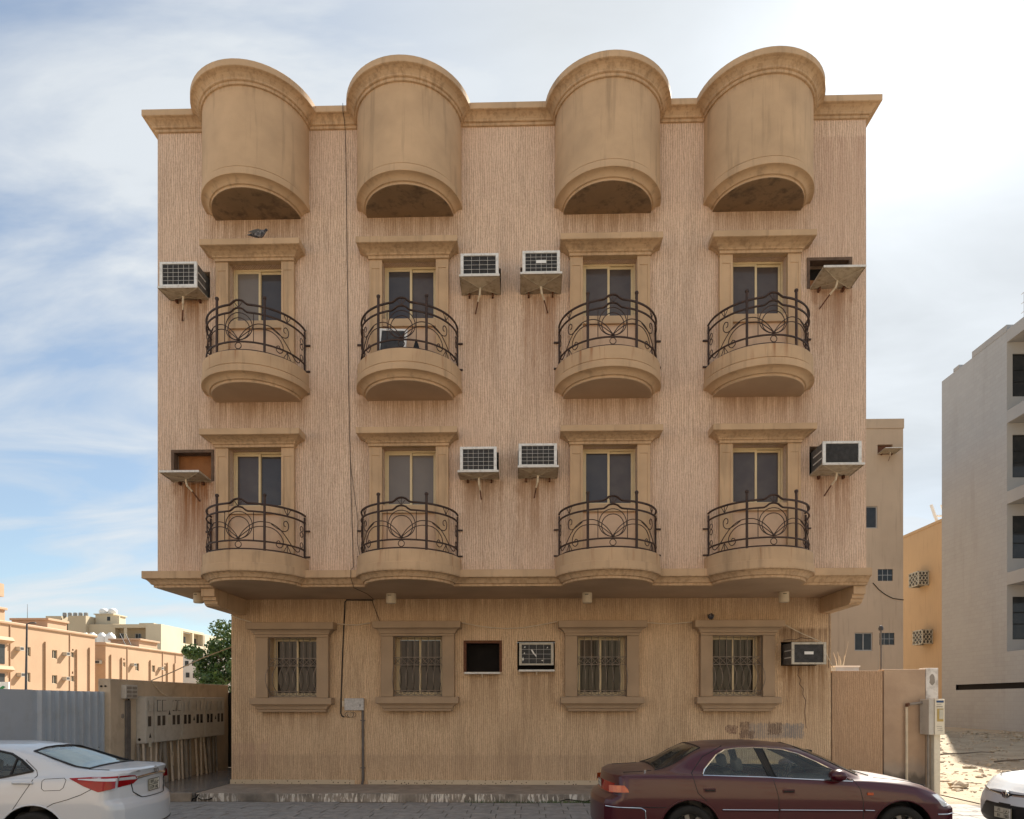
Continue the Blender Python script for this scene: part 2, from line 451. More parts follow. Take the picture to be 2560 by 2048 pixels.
M['car_white'] = paint_mat('white_car_paint', (0.60, 0.625, 0.66), (0.42, 0.39, 0.35), 0.38, 0.30)
M['car_glass'] = car_glass_mat('car_window_glass', (0.78, 0.85, 0.83))
M['car_glass_dark'] = car_glass_mat('tinted_car_glass', (0.45, 0.52, 0.52))
M['lamp_red'] = pmat('red_lamp_lens', (0.30, 0.003, 0.006), 0.2, 0.15, 9, spec=0.35, coat=0.15)
M['lamp_amber'] = pmat('amber_lamp_lens', (0.50, 0.085, 0.02), 0.2, 0.15, 9, spec=0.6, coat=0.5)
M['lamp_clear'] = pmat('clear_lamp_lens', (0.58, 0.60, 0.62), 0.12, 0.1, 9, spec=0.7, coat=0.6)
M['plate'] = pmat('plate_white', (0.50, 0.47, 0.38), 0.5, 0.06, 9)
M['shade'] = pmat('silver_sunshade', (0.66, 0.72, 0.72), 0.55, 0.10, 7, 0.3, 9)
M['leaf'] = None
M['bark'] = pmat('bark', (0.10, 0.075, 0.05), 0.9, 0.2, 8, 0.4, 20)
M['pigeon'] = None
M['stick'] = pmat('dry_twig', (0.16, 0.12, 0.085), 0.9, 0.25, 9)
M['rock'] = pmat('rubble_concrete', (0.40, 0.335, 0.25), 0.95, 0.2, 6, 0.5, 40)
M['mesh_blue'] = pmat('meter_label_blue', (0.03, 0.07, 0.17), 0.5, 0.1, 9)
M['meter_box'] = pmat('meter_box_cream', (0.68, 0.62, 0.50), 0.5, 0.05, 6, dirt=(0.4, 0.33, 0.24), dirt_amt=0.3)
M['yellow_win'] = pmat('yellowed_plastic', (0.42, 0.30, 0.10), 0.35, 0.12, 12)


def special_mats():
    m, nt, b, P, N = new_mat('terrazzo_skirting')
    v = _n(nt, 'ShaderNodeTexVoronoi')
    v.inputs['Scale'].default_value = 17
    nt.links.new(P, v.inputs['Vector'])
    sp = remap(nt, v.outputs['Distance'], 0.26, 0.20)
    nn = remap(nt, noise(nt, P, 4, 3), 0.36, 0.5)
    out = mixc(nt, mth(nt, 'MULTIPLY', sp, nn), (0.58, 0.47, 0.33), (0.10, 0.06, 0.035))
    nt.links.new(out, b.inputs['Base Color'])
    b.inputs['Roughness'].default_value = 0.6
    M['terrazzo'] = m
    # slab edge with whitewash drips
    m, nt, b, P, N = new_mat('splashed_slab_edge')
    base = mixc(nt, remap(nt, noise(nt, P, 3, 5), 0.35, 0.65), (0.17, 0.145, 0.12), (0.33, 0.28, 0.23))
    d1 = remap(nt, noise(nt, P, 24, 4, 0.6, (1, 1, 0.16), 0.5), 0.50, 0.56)
    d2 = remap(nt, noise(nt, P, 0.7, 3), 0.38, 0.50)
    out = mixc(nt, mth(nt, 'MULTIPLY', d1, d2), base, (0.72, 0.66, 0.58))
    nt.links.new(out, b.inputs['Base Color'])
    b.inputs['Roughness'].default_value = 0.95
    bump(nt, b, noise(nt, P, 30, 5), 0.5, 0.02)
    M['slab_edge'] = m
    # foliage
    m, nt, b, P, N = new_mat('tree_leaf')
    out = mixc(nt, remap(nt, noise(nt, P, 1.3, 4), 0.35, 0.65), (0.035, 0.075, 0.018), (0.10, 0.17, 0.04))
    nt.links.new(out, b.inputs['Base Color'])
    b.inputs['Roughness'].default_value = 0.55
    b.inputs['Transmission Weight'].default_value = 0.0
    b.inputs['Subsurface Weight'].default_value = 0.0
    M['leaf'] = m
    # sand
    m, nt, b, P, N = new_mat('sandy_ground')
    f = remap(nt, noise(nt, P, 0.9, 6, 0.6), 0.35, 0.68)
    out = mixc(nt, f, (0.33, 0.26, 0.18), (0.46, 0.375, 0.265))
    s = remap(nt, noise(nt, P, 11, 6, 0.7), 0.56, 0.68)
    out = mixc(nt, mth(nt, 'MULTIPLY', s, 0.6), out, (0.20, 0.155, 0.11))
    nt.links.new(out, b.inputs['Base Color'])
    b.inputs['Roughness'].default_value = 0.97
    bump(nt, b, noise(nt, P, 9, 7, 0.65), 0.9, 0.06)
    M['sand'] = m
    # smooth yard wall with grey damp along its foot
    m, nt, b, P, N = new_mat('damp_footed_plaster')
    f = remap(nt, noise(nt, P, 1.5, 5), 0.35, 0.68)
    out = mixc(nt, f, (0.36, 0.245, 0.165), (0.475, 0.335, 0.225))
    sx = _n(nt, 'ShaderNodeSeparateXYZ')
    nt.links.new(P, sx.inputs[0])
    zz = mth(nt, 'ADD', sx.outputs[2], mth(nt, 'MULTIPLY', noise(nt, P, 4, 5, 0.6, (1, 1, 0.4)), 0.5))
    out = mixc(nt, mth(nt, 'MULTIPLY', remap(nt, zz, 1.0, 0.8), 0.45), out, (0.33, 0.30, 0.26))
    out = mixc(nt, mth(nt, 'MULTIPLY', remap(nt, zz, 0.72, 0.60), 0.8), out, (0.10, 0.085, 0.07))
    nt.links.new(out, b.inputs['Base Color'])
    b.inputs['Roughness'].default_value = 0.95
    bump(nt, b, noise(nt, P, 25, 4), 0.3, 0.01)
    M['damp'] = m
    # white patch with grey smear
    m, nt, b, P, N = new_mat('whitewashed_pillar')
    f = remap(nt, noise(nt, P, 5, 5), 0.48, 0.64)
    sx = _n(nt, 'ShaderNodeSeparateXYZ')
    nt.links.new(P, sx.inputs[0])
    hi = remap(nt, mth(nt, 'ADD', sx.outputs[2], mth(nt, 'MULTIPLY', noise(nt, P, 8, 3), 0.15)), 2.0, 2.06)
    out = mixc(nt, f, (0.70, 0.66, 0.61), (0.46, 0.42, 0.38))
    out = mixc(nt, hi, (0.46, 0.34, 0.24), out)
    nt.links.new(out, b.inputs['Base Color'])
    b.inputs['Roughness'].default_value = 0.9
    M['whitewash'] = m
    m, nt, b, P, N = new_mat('rendered_blockwork')
    sx = _n(nt, 'ShaderNodeSeparateXYZ')
    nt.links.new(P, sx.inputs[0])
    cx = _n(nt, 'ShaderNodeCombineXYZ')
    nt.links.new(mth(nt, 'ADD', sx.outputs[0], sx.outputs[1]), cx.inputs[0])
    nt.links.new(sx.outputs[2], cx.inputs[1])
    bt = _n(nt, 'ShaderNodeTexBrick')
    bt.inputs['Scale'].default_value = 1.0
    bt.inputs['Brick Width'].default_value = 0.46
    bt.inputs['Row Height'].default_value = 0.24
    bt.inputs['Mortar Size'].default_value = 0.012
    bt.inputs['Mortar Smooth'].default_value = 0.8
    bt.inputs['Color1'].default_value = (0.325, 0.333, 0.342, 1)
    bt.inputs['Color2'].default_value = (0.350, 0.358, 0.366, 1)
    bt.inputs['Mortar'].default_value = (0.285, 0.282, 0.278, 1)
    nt.links.new(cx.outputs[0], bt.inputs['Vector'])
    f = remap(nt, noise(nt, P, 0.35, 6, 0.6), 0.35, 0.65)
    out = mixc(nt, mth(nt, 'MULTIPLY', f, 0.5), bt.outputs['Color'], (0.365, 0.375, 0.385))
    f = remap(nt, noise(nt, P, 1.0, 5, 0.6, (1.2, 1.2, 0.12)), 0.55, 0.75)
    out = mixc(nt, mth(nt, 'MULTIPLY', f, 0.35), out, (0.24, 0.235, 0.225))
    nt.links.new(out, b.inputs['Base Color'])
    b.inputs['Roughness'].default_value = 0.95
    bump(nt, b, noise(nt, P, 6, 6), 0.4, 0.02)
    M['blockwork'] = m
    m, nt, b, P, N = new_mat('pigeon_feather')
    out = mixc(nt, remap(nt, noise(nt, P, 22, 3), 0.45, 0.55), (0.045, 0.045, 0.055), (0.22, 0.22, 0.24))
    nt.links.new(out, b.inputs['Base Color'])
    b.inputs['Roughness'].default_value = 0.7
    M['pigeon'] = m


special_mats()

# ------------------------------------------------------------------ object helpers
WLOC = {}


class MB:
    def __init__(s):
        s.v, s.f = [], []

    def quad(s, a, b, c, d):
        i = len(s.v)
        s.v += [tuple(a), tuple(b), tuple(c), tuple(d)]
        s.f.append((i, i + 1, i + 2, i + 3))

    def ngon(s, pts):
        i = len(s.v)
        s.v += [tuple(p) for p in pts]
        s.f.append(tuple(range(i, i + len(pts))))

    def box(s, x0, y0, z0, x1, y1, z1, m=None):
        i = len(s.v)
        c = [(x0, y0, z0), (x1, y0, z0), (x1, y1, z0), (x0, y1, z0), (x0, y0, z1), (x1, y0, z1), (x1, y1, z1), (x0, y1, z1)]
        if m is not None:
            c = [tuple(m @ Vector(p)) for p in c]
        s.v += c
        for f in ((0, 3, 2, 1), (4, 5, 6, 7), (0, 1, 5, 4), (1, 2, 6, 5), (2, 3, 7, 6), (3, 0, 4, 7)):
            s.f.append(tuple(i + k for k in f))
        return s

    def tube(s, pts, r, n=6, closed=False, cap=True, taper=None):
        pts = [Vector(p) for p in pts]
        m = len(pts)
        base = len(s.v)
        prev = None
        for k, p in enumerate(pts):
            if closed:
                t = pts[(k + 1) % m] - pts[k - 1]
            else:
                t = pts[min(k + 1, m - 1)] - pts[max(k - 1, 0)]
            if t.length < 1e-9:
                t = Vector((0, 0, 1))
            t.normalize()
            if prev is None:
                a = Vector((0, 0, 1)) if abs(t.z) < 0.9 else Vector((1, 0, 0))
                u = t.cross(a).normalized()
            else:
                u = (prev - t * prev.dot(t))
                u = u.normalized() if u.length > 1e-6 else t.orthogonal().normalized()
            prev = u
            w = t.cross(u)
            rr = r if taper is None else r + (taper - r) * k / max(1, m - 1)
            for j in range(n):
                a = 2 * math.pi * j / n
                s.v.append(tuple(p + u * (rr * math.cos(a)) + w * (rr * math.sin(a))))
        for k in range(m if closed else m - 1):
            for j in range(n):
                a = base + k * n + j
                b = base + k * n + (j + 1) % n
                c = base + ((k + 1) % m) * n + (j + 1) % n
                d = base + ((k + 1) % m) * n + j
                s.f.append((a, b, c, d))
        if cap and not closed:
            s.f.append(tuple(base + j for j in reversed(range(n))))
            s.f.append(tuple(base + (m - 1) * n + j for j in range(n)))
        return s

    def lathe(s, prof, c=(0, 0, 0), n=24, a0=0.0, a1=2 * math.pi, axis='z'):
        full = abs(a1 - a0 - 2 * math.pi) < 1e-6
        cols = n if full else n + 1
        base = len(s.v)
        for k in range(cols):
            a = a0 + (a1 - a0) * k / n
            for (r, z) in prof:
                if axis == 'z':
                    s.v.append((c[0] + r * math.cos(a), c[1] + r * math.sin(a), c[2] + z))
                else:
                    s.v.append((c[0] + r * math.cos(a), c[1] + z, c[2] + r * math.sin(a)))
        m = len(prof)
        for k in range(n):
            k2 = (k + 1) % cols
            for j in range(m - 1):
                s.f.append((base + k * m + j, base + k2 * m + j, base + k2 * m + j + 1, base + k * m + j + 1))
        return s

    def prism(s, poly, fn0, fn1):
        """closed polygon (2-D) mapped by fn0 and fn1 to the two end faces"""
        i = len(s.v)
        n = len(poly)
        s.v += [tuple(fn0(*p)) for p in poly] + [tuple(fn1(*p)) for p in poly]
        s.f.append(tuple(i + k for k in reversed(range(n))))
        s.f.append(tuple(i + n + k for k in range(n)))
        for k in range(n):
            a, b = i + k, i + (k + 1) % n
            s.f.append((a, b, b + n, a + n))
        return s

    def build(s, name, mat, parent=None, smooth=None, loc=None, bev=0.0):
        if loc is None:
            loc = WLOC[parent.name] if parent is not None else Vector((0, 0, 0))
        loc = Vector(loc)
        me = bpy.data.meshes.new(name)
        me.from_pydata([(a - loc.x, b - loc.y, c - loc.z) for a, b, c in s.v], [], s.f)
        bm = bmesh.new()
        bm.from_mesh(me)
        bmesh.ops.recalc_face_normals(bm, faces=bm.faces)
        bm.to_mesh(me)
        bm.free()
        me.materials.append(mat)
        if smooth is not None:
            me.shade_smooth()
            me.set_sharp_from_angle(angle=R(smooth))
        o = bpy.data.objects.new(name, me)
        COL.objects.link(o)
        WLOC[o.name] = loc
        if parent is not None:
            o.parent = parent
            o.location = loc - WLOC[parent.name]
        else:
            o.location = loc
        if bev > 0:
            b = o.modifiers.new('edge', 'BEVEL')
            b.width = bev
            b.segments = 2
            b.limit_method = 'ANGLE'
            b.angle_limit = R(50)
        return o


def tag(o, label=None, cat=None, group=None, kind=None):
    if label:
        o['label'] = label
    if cat:
        o['category'] = cat
    if group:
        o['group'] = group
    if kind:
        o['kind'] = kind
    return o


def thing(name, loc, label, cat, group=None, rz=0.0):
    o = bpy.data.objects.new(name, None)
    COL.objects.link(o)
    o.empty_display_size = 0.2
    o.location = loc
    o.rotation_euler = (0, 0, rz)
    WLOC[o.name] = Vector(loc)
    return tag(o, label, cat, group)


def copy_tree(o, parent=None, loc=None):
    c = o.copy()
    COL.objects.link(c)
    if parent is not None:
        c.parent = parent
    if loc is not None:
        c.location = loc
    WLOC[c.name] = Vector((0, 0, 0)) if parent is None else WLOC[parent.name] + c.location
    if parent is None and loc is not None:
        WLOC[c.name] = Vector(loc)
    for ch in [k for k in bpy.data.objects if k.parent == o]:
        copy_tree(ch, c)
    return c


def cells(xs, zs, holes):
    """cells of a wall rectangle that are not in any hole"""
    X = sorted(set([xs[0], xs[1]] + [h[0] for h in holes] + [h[1] for h in holes]))
    Z = sorted(set([zs[0], zs[1]] + [h[2] for h in holes] + [h[3] for h in holes]))
    for i in range(len(X) - 1):
        for j in range(len(Z) - 1):
            cx, cz = (X[i] + X[i + 1]) / 2, (Z[j] + Z[j + 1]) / 2
            if any(h[0] < cx < h[1] and h[2] < cz < h[3] for h in holes):
                continue
            yield X[i], X[i + 1], Z[j], Z[j + 1]


def wall_front(mb, xs, zs, y, holes, depth):
    for x0, x1, z0, z1 in cells(xs, zs, holes):
        mb.quad((x0, y, z0), (x1, y, z0), (x1, y, z1), (x0, y, z1))
    for (x0, x1, z0, z1) in holes:
        d = y + depth
        mb.quad((x0, y, z0), (x0, d, z0), (x0, d, z1), (x0, y, z1))
        mb.quad((x1, y, z0), (x1, d, z0), (x1, d, z1), (x1, y, z1))
        mb.quad((x0, y, z1), (x1, y, z1), (x1, d, z1), (x0, d, z1))
        mb.quad((x0, y, z0), (x1, y, z0), (x1, d, z0), (x0, d, z0))


def text_obj(body, size, name, mat, parent, mtx, depth=0.001):
    cu = bpy.data.curves.new(name, 'FONT')
    cu.body = body
    cu.size = size
    cu.align_x = 'CENTER'
    cu.align_y = 'CENTER'
    cu.extrude = depth
    tmp = bpy.data.objects.new(name, cu)
    COL.objects.link(tmp)
    dg = bpy.context.evaluated_depsgraph_get()
    me = bpy.data.meshes.new_from_object(tmp.evaluated_get(dg))
    bpy.data.objects.remove(tmp)
    me.transform(mtx)
    me.materials.clear()
    me.materials.append(mat)
    me.name = name
    o = bpy.data.objects.new(name, me)
    COL.objects.link(o)
    WLOC[o.name] = WLOC[parent.name]
    o.parent = parent
    return o


# ------------------------------------------------------------------ dimensions of the house
YG, YU = 14.36, 12.88           # ground-floor wall plane, upper wall plane
XL, XR = -7.07, 6.28            # upper wall ends
GL, GR = -6.30, 6.28            # ground-floor wall ends
YB = 25.5                       # back of the house
CX = [-5.135, -2.237, 1.475, 4.258]     # middles of the round bays
WX = [-5.165, -2.245, 1.52, 4.295]      # middles of the windows
RB = 0.975
SLAB = 0.16
Z1, DZ = 4.065, 3.51            # soffit / first storey, storey rise
GWX = [(-5.465, -4.44), (-2.82, -1.805), (1.02, 2.03), (3.815, 4.82)]


# ------------------------------------------------------------------ ground
def setting():
    g = MB()
    g.quad((-1500, -600, -0.03), (1500, -600, -0.03), (1500, 2200, -0.03), (-1500, 2200, -0.03))
    tag(g.build('ground', M['sand']), kind='structure')
    r = MB()
    r.box(-80, -3.0, -0.025, 80, 10.55, -0.008)
    tag(r.build('road', M['asphalt']), kind='structure')
    # bedding under the paving
    b = MB()
    b.box(-40, 10.56, -0.02, 8.3, 12.85, -0.004)
    pav = tag(b.build('pavement', M['joint']), kind='structure')
    tile = MB()
    tile.box(-0.2, -0.2, -0.02, 0.2, 0.2, 0.0)
    proto = tile.build('paving_tile', M['paving'], bev=0.006)
    first = True
    k = 0
    for j in range(5):
        for i in range(42):
            x = -9.15 + 0.415 * i + (0.1 if j % 2 else 0)
            y = 12.62 - 0.415 * j
            if x > 8.1:
                continue
            o = proto if first else proto.copy()
            if not first:
                COL.objects.link(o)
            first = False
            o.parent = pav
            o.location = (x, y, random.uniform(0.002, 0.012))
            o.rotation_euler = (random.gauss(0, 0.008), random.gauss(0, 0.008), random.gauss(0, 0.012))
    # raised slab the house stands on, its edge splashed with whitewash
    s = MB()
    s.box(-6.35, 12.92, -0.02, 6.33, 20.0, SLAB)
    sl = tag(s.build('slab', M['concrete'], bev=0.01), kind='structure')
    e = MB()
    xs = [-6.33 + 0.42 * i for i in range(31)]
    random.seed(3)
    edge = []
    for i, x in enumerate(xs):
        edge.append((x, 12.905 + random.uniform(-0.012, 0.008)))
    for (a, b2) in zip(edge[:-1], edge[1:]):
        za, zb = SLAB - random.uniform(0, 0.012), 0.0
        e.quad((a[0], a[1], zb), (b2[0], b2[1], zb), (b2[0], b2[1], za), (a[0], a[1], za))
        e.quad((a[0], a[1], za), (b2[0], b2[1], za), (b2[0], 12.94, za + 0.004), (a[0], 12.94, za + 0.004))
    e.build('slab_edge', M['slab_edge'], sl)
    # cracks at the slab corner and along its foot
    c = MB()
    c.tube([(-6.42, 12.89, 0.0), (-6.40, 12.893, 0.05), (-6.33, 12.893, 0.075), (-6.29, 12.893, 0.14)], 0.013, 4)
    c.tube([(-6.30, 12.89, 0.07), (-6.22, 12.89, 0.03), (-6.10, 12.89, 0.035), (-6.02, 12.89, 0.07)], 0.011, 4)
    pts = [(0.6 + 0.12 * i, 12.885, 0.045 + random.uniform(-0.025, 0.03)) for i in range(16)]
    c.tube(pts, 0.009, 4)
    c.build('crack', M['void'], sl)
    # weeds along the foot of the slab
    w = MB()
    for i in range(420):
        x = random.choice([random.uniform(0.3, 1.2), random.uniform(1.2, 2.1), random.uniform(-1.2, 0.4)])
        y = 12.88 - abs(random.gauss(0, 0.03))
        h = random.uniform(0.015, 0.06)
        dx, dy = random.gauss(0, 0.03), random.gauss(0, 0.02)
        w.quad((x - 0.004, y, 0), (x + 0.004, y, 0), (x + dx + 0.002, y + dy, h), (x + dx - 0.002, y + dy, h))
    tag(w.build('weeds', M['leaf']), kind='stuff')
    # polished tiles of the side yard, one step
    y0 = MB()
    y0.box(-8.0, 13.02, -0.02, -6.42, 24.0, 0.10)
    yard = tag(y0.build('side_yard', M['joint']), kind='structure')
    t = MB()
    t.box(0, 0, 0, 0.385, 0.485, 0.05)
    pt = t.build('yard_tile', M['yard_tile'], bev=0.003)
    first = True
    for j in range(10):
        for i in range(4):
            o = pt if first else pt.copy()
            if not first:
                COL.objects.link(o)
            first = False
            o.parent = yard
            o.location = (-7.99 + 0.39 * i, 13.03 + 0.49 * j, 0.103 + random.uniform(0, 0.002))
    st = MB()
    st.box(-7.98, 12.97, -0.02, -6.47, 13.018, 0.152)
    st.build('yard_kerb', M['concrete'], yard, bev=0.008)


setting()


# ------------------------------------------------------------------ the house
def plan(o, rc, ends=(1, 1), yback=None, n=26):
    """offset plan line of a moulding that runs along the front and round the four bays"""
    yb = YB if yback is None else yback
    pts = [(XL - o * ends[0], yb), (XL - o * ends[0], YU - o)]
    for c in CX:
        a0 = math.asin(min(0.99, o / rc)) if o > 0 else 0.0
        for k in range(n + 1):
            a = a0 + (math.pi - 2 * a0) * k / n
            pts.append((c - rc * math.cos(a), YU - rc * math.sin(a)))
    pts += [(XR + o * ends[1], YU - o), (XR + o * ends[1], yb)]
    return pts


def sweep_plan(mb, prof, rc_of, ends=(1, 1), yback=None):
    rows = []
    for (o, z) in prof:
        rows.append([(x, y, z) for x, y in plan(o, rc_of(o), ends, yback)])
    for a, b in zip(rows[:-1], rows[1:]):
        i = len(mb.v)
        n = len(a)
        mb.v += a + b
        for k in range(n - 1):
            mb.f.append((i + k, i + k + 1, i + n + k + 1, i + n + k))


H = thing('apartment_house', (-0.4, YG, 0),
          'four storey ochre plaster house with round bays along its roofline and curved balconies', 'building')


def house():
    up_holes = []
    for c in WX:
        for s in (0, 1):
            up_holes.append((c - 0.505, c + 0.505, 5.60 + s * DZ, 6.70 + s * DZ))
    ac_holes = [(-6.80, -6.06, 9.59, 10.09), (-1.25, -0.52, 9.59, 10.07), (-0.155, 0.60, 9.60, 10.08), (5.215, 5.99, 9.60, 10.14),
                (-6.775, -6.01, 6.10, 6.665), (-1.28, -0.56, 6.12, 6.60), (-0.2, 0.55, 6.12, 6.63), (5.235, 5.97, 6.12, 6.66)]
    up_holes += ac_holes
    w = MB()
    wall_front(w, (XL, XR), (4.2, 12.80), YU, up_holes, 0.30)
    w.quad((XR, YU, 4.2), (XR, YB, 4.2), (XR, YB, 12.8), (XR, YU, 12.8))
    w.quad((XL, YU, 4.2), (XL, YB, 4.2), (XL, YB, 12.8), (XL, YU, 12.8))
    w.quad((XL, YB, 4.2), (XR, YB, 4.2), (XR, YB, 12.8), (XL, YB, 12.8))
    w.build('upper_wall', M['wall'], H)
    g_holes = [(a, b, 2.0, 3.285) for a, b in GWX]
    ac_g = [(-1.335, -0.585, 2.53, 3.155), (-0.235, 0.555, 2.56, 3.175), (5.25, 5.98, 2.65, 3.15)]
    w = MB()
    wall_front(w, (GL, GR), (SLAB, 4.08), YG, g_holes + ac_g, 0.32)
    w.quad((GR, YG, SLAB), (GR, YB, SLAB), (GR, YB, 4.08), (GR, YG, 4.08))
    w.quad((GL, YG, SLAB), (GL, YB, SLAB), (GL, YB, 4.08), (GL, YG, 4.08))
    w.quad((GL, YB, SLAB), (GR, YB, SLAB), (GR, YB, 4.08), (GL, YB, 4.08))
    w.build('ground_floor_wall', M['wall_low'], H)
    # near-black panels standing in for unlit rooms behind the air-conditioner openings
    for (x0, x1, z0, z1), y in [(h, YU) for h in ac_holes] + [(h, YG) for h in ac_g]:
        b = MB()
        board = (x0, z0) in ((-6.775, 6.10), (5.215, 9.60))
        d = 0.22 if board else 0.299
        b.box(x0 + 0.003, y + d, z0 + 0.003, x1 - 0.003, y + d + 0.02, z1 - (0.25 if x0 == 5.215 else 0.003))
        b.build('opening_board' if board else 'opening_back', M['board'] if board else M['void'], H)
        if x0 == 5.215:
            b = MB()
            b.box(x0 + 0.003, y + 0.28, z1 - 0.25, x1 - 0.003, y + 0.299, z1 - 0.003)
            b.build('opening_back', M['void'], H)
    # timber lining of the empty openings
    for (x0, x1, z0, z1), y in ((ac_holes[3], YU), (ac_holes[4], YU), (ac_g[0], YG)):
        f = MB()
        for (a, b, c, d) in ((x0 - .03, x0 + .025, z0, z1), (x1 - .025, x1 + .03, z0, z1)):
            f.box(a, y - 0.012, c, b, y + 0.16, d)
        f.box(x0 - 0.03, y - 0.014, z1 - 0.02, x1 + 0.03, y + 0.16, z1 + 0.035)
        f.build('opening_frame', M['wood'] if y == YU else M['rust'], H)
    # skirting along the foot of the wall, broken at the conduit
    for a, b in ((GL - 0.02, -3.665), (-3.385, GR)):
        p = MB()
        p.box(a, YG - 0.022, SLAB, b, YG - 0.001, 0.255)
        p.build('skirting', M['terrazzo'], H, bev=0.004)
    # string course over the overhang
    led = [(0.0, 4.365), (0.195, 4.36), (0.2, 4.355), (0.2, 4.225), (0.192, 4.218), (0.165, 4.212), (0.14, 4.198), (0.112, 4.17), (0.092, 4.14),
           (0.082, 4.123), (0.058, 4.118), (0.05, 4.113), (0.05, 4.078), (0.044, 4.072), (0.0, 4.066)]
    m = MB()
    sweep_plan(m, led, lambda o: RB + o - 0.18, (1, 0.05))
    m.build('string_course', M['trim'], H, smooth=30)
    s = MB()
    s.ngon([(x, y, 4.067) for x, y in plan(0.01, RB - 0.17, (1, 0.05), YG + 0.5)])
    s.quad((XL, YG + 0.5, 4.067), (GL, YG + 0.5, 4.067), (GL, YB, 4.067), (XL, YB, 4.067))
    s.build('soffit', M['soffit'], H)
    # cracks in the ground-floor render
    for pts in ([(5.62, 2.60), (5.60, 2.45), (5.66, 2.36), (5.63, 2.27), (5.71, 2.17), (5.70, 2.05), (5.76, 1.93), (5.74, 1.7), (5.77, 1.35)],
                [(5.30, 3.17), (5.42, 3.20), (5.55, 3.19), (5.66, 3.235), (5.80, 3.21), (5.93, 3.225), (6.02, 3.17)], [(6.24, 3.95), (6.245, 3.2), (6.235, 2.6)]):
        m = MB()
        m.tube([(x, YG - 0.001, z) for x, z in pts], 0.007, 4)
        m.build('crack', M['wood'], H)
    # stepped beams that carry the overhang
    prof = [(YU + 0.02, 4.066), (YU + 0.02, 3.915), (YU + 0.085, 3.91), (YU + 0.085, 3.845), (YU + 0.14, 3.838), (YU + 0.15, 3.79), (YU + 0.20, 3.755),
            (YU + 0.27, 3.738), (YG + 0.02, 3.738), (YG + 0.02, 4.066)]
    for x0, x1 in ((-6.245, -5.985), (6.06, 6.284)):
        b = MB()
        b.prism(prof, lambda y, z, X=x0: (X, y, z), lambda y, z, X=x1: (X, y, z))
        b.build('corbel_beam', M['trim'], H, bev=0.006)
    # top cornice
    cor = [(0.0, 12.735), (0.028, 12.738), (0.035, 12.745), (0.035, 12.785), (0.058, 12.792), (0.068, 12.80), (0.068, 12.825), (0.085, 12.85), (0.115, 12.88),
           (0.155, 12.902), (0.185, 12.91), (0.2, 12.918), (0.2, 13.025), (0.192, 13.035), (0.0, 13.05), (-0.2, 13.05)]
    m = MB()
    sweep_plan(m, cor, lambda o: RB + o, (1, 1))
    m.build('cornice', M['trim'], H, smooth=30)
    r = MB()
    r.box(XL + 0.1, YU + 0.1, 12.60, XR - 0.1, YB - 0.05, 12.75)
    r.build('roof', M['concrete'], H)
    # round bays under the cornice and the balconies
    def ring(zb, zt, parapet):
        p = [(0.0, zb), (RB - 0.19, zb), (RB - 0.165, zb + 0.001), (RB - 0.155, zb + 0.008), (RB - 0.155, zb + 0.04), (RB - 0.148, zb + 0.046),
             (RB - 0.122, zb + 0.05), (RB - 0.115, zb + 0.058), (RB - 0.105, zb + 0.072), (RB - 0.08, zb + 0.098), (RB - 0.05, zb + 0.116),
             (RB - 0.012, zb + 0.124), (RB + 0.012, zb + 0.128), (RB + 0.016, zb + 0.134), (RB + 0.014, zb + 0.25), (RB - 0.014, zb + 0.254),
             (RB - 0.014, zb + 0.266), (RB, zb + 0.270), (RB, zt - 0.008), (RB - 0.008, zt)]
        if parapet:
            p += [(RB - 0.15, zt), (RB - 0.158, zt - 0.008), (RB - 0.158, zt - 0.13), (0.0, zt - 0.13)]
        return p
    for c in CX:
        b = MB()
        b.lathe(ring(11.06, 12.78, False)[3:], (c, YU, 0), 40, math.pi, 2 * math.pi)
        o = b.build('bay', M['trim'], H, smooth=28, loc=(c, YU, 11.06))
        u = MB()
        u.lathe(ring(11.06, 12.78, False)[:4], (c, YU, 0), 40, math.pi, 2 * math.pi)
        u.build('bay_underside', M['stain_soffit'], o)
    # one upper and one lower balcony, then copies
    c = CX[0]
    b = MB()
    b.lathe(ring(Z1 + DZ + 0.02, Z1 + DZ + 0.52, True)[3:], (c, YU, 0), 40, math.pi, 2 * math.pi)
    bu = b.build('balcony', M['trim'], H, smooth=28, loc=(c, YU, Z1 + DZ + 0.52))
    u = MB()
    u.lathe(ring(Z1 + DZ + 0.02, 0, False)[:4], (c, YU, 0), 40, math.pi, 2 * math.pi)
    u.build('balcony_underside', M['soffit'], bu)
    b = MB()
    b.lathe(ring(Z1 + 0.012, Z1 + 0.515, True)[13:], (c, YU, 0), 40, math.pi, 2 * math.pi)
    bl = b.build('balcony', M['trim'], H, smooth=28, loc=(c, YU, Z1 + 0.515))
    railing(bu, c, Z1 + DZ + 0.52)
    railing(bl, c, Z1 + 0.515)
    for k in range(1, 4):
        d = CX[k] - CX[0]
        copy_tree(bu, H, bu.location + Vector((d, 0, 0)))
        copy_tree(bl, H, bl.location + Vector((d, 0, 0)))
    # windows behind the balconies
    wn_ = upper_window(WX[0], 0.0)
    for k in range(4):
        for s in (0, 1):
            if k or s:
                copy_tree(wn_, H, wn_.location + Vector((WX[k] - WX[0], 0, s * DZ)))
    rnd = random.Random(21)
    pool = [M['pane'], M['pane'], M['pane_b'], M['pane_c'], M['pane'], M['pane_b']]
    for o in [q for q in bpy.data.objects if q.name.startswith('pane')]:
        o.material_slots[0].link = 'OBJECT'
        o.material_slots[0].material = rnd.choice(pool)
    gw = ground_window(GWX[0])
    for k in range(1, 4):
        copy_tree(gw, H, gw.location + Vector(((GWX[k][0] + GWX[k][1]) / 2 - (GWX[0][0] + GWX[0][1]) / 2, 0, 0.02)))


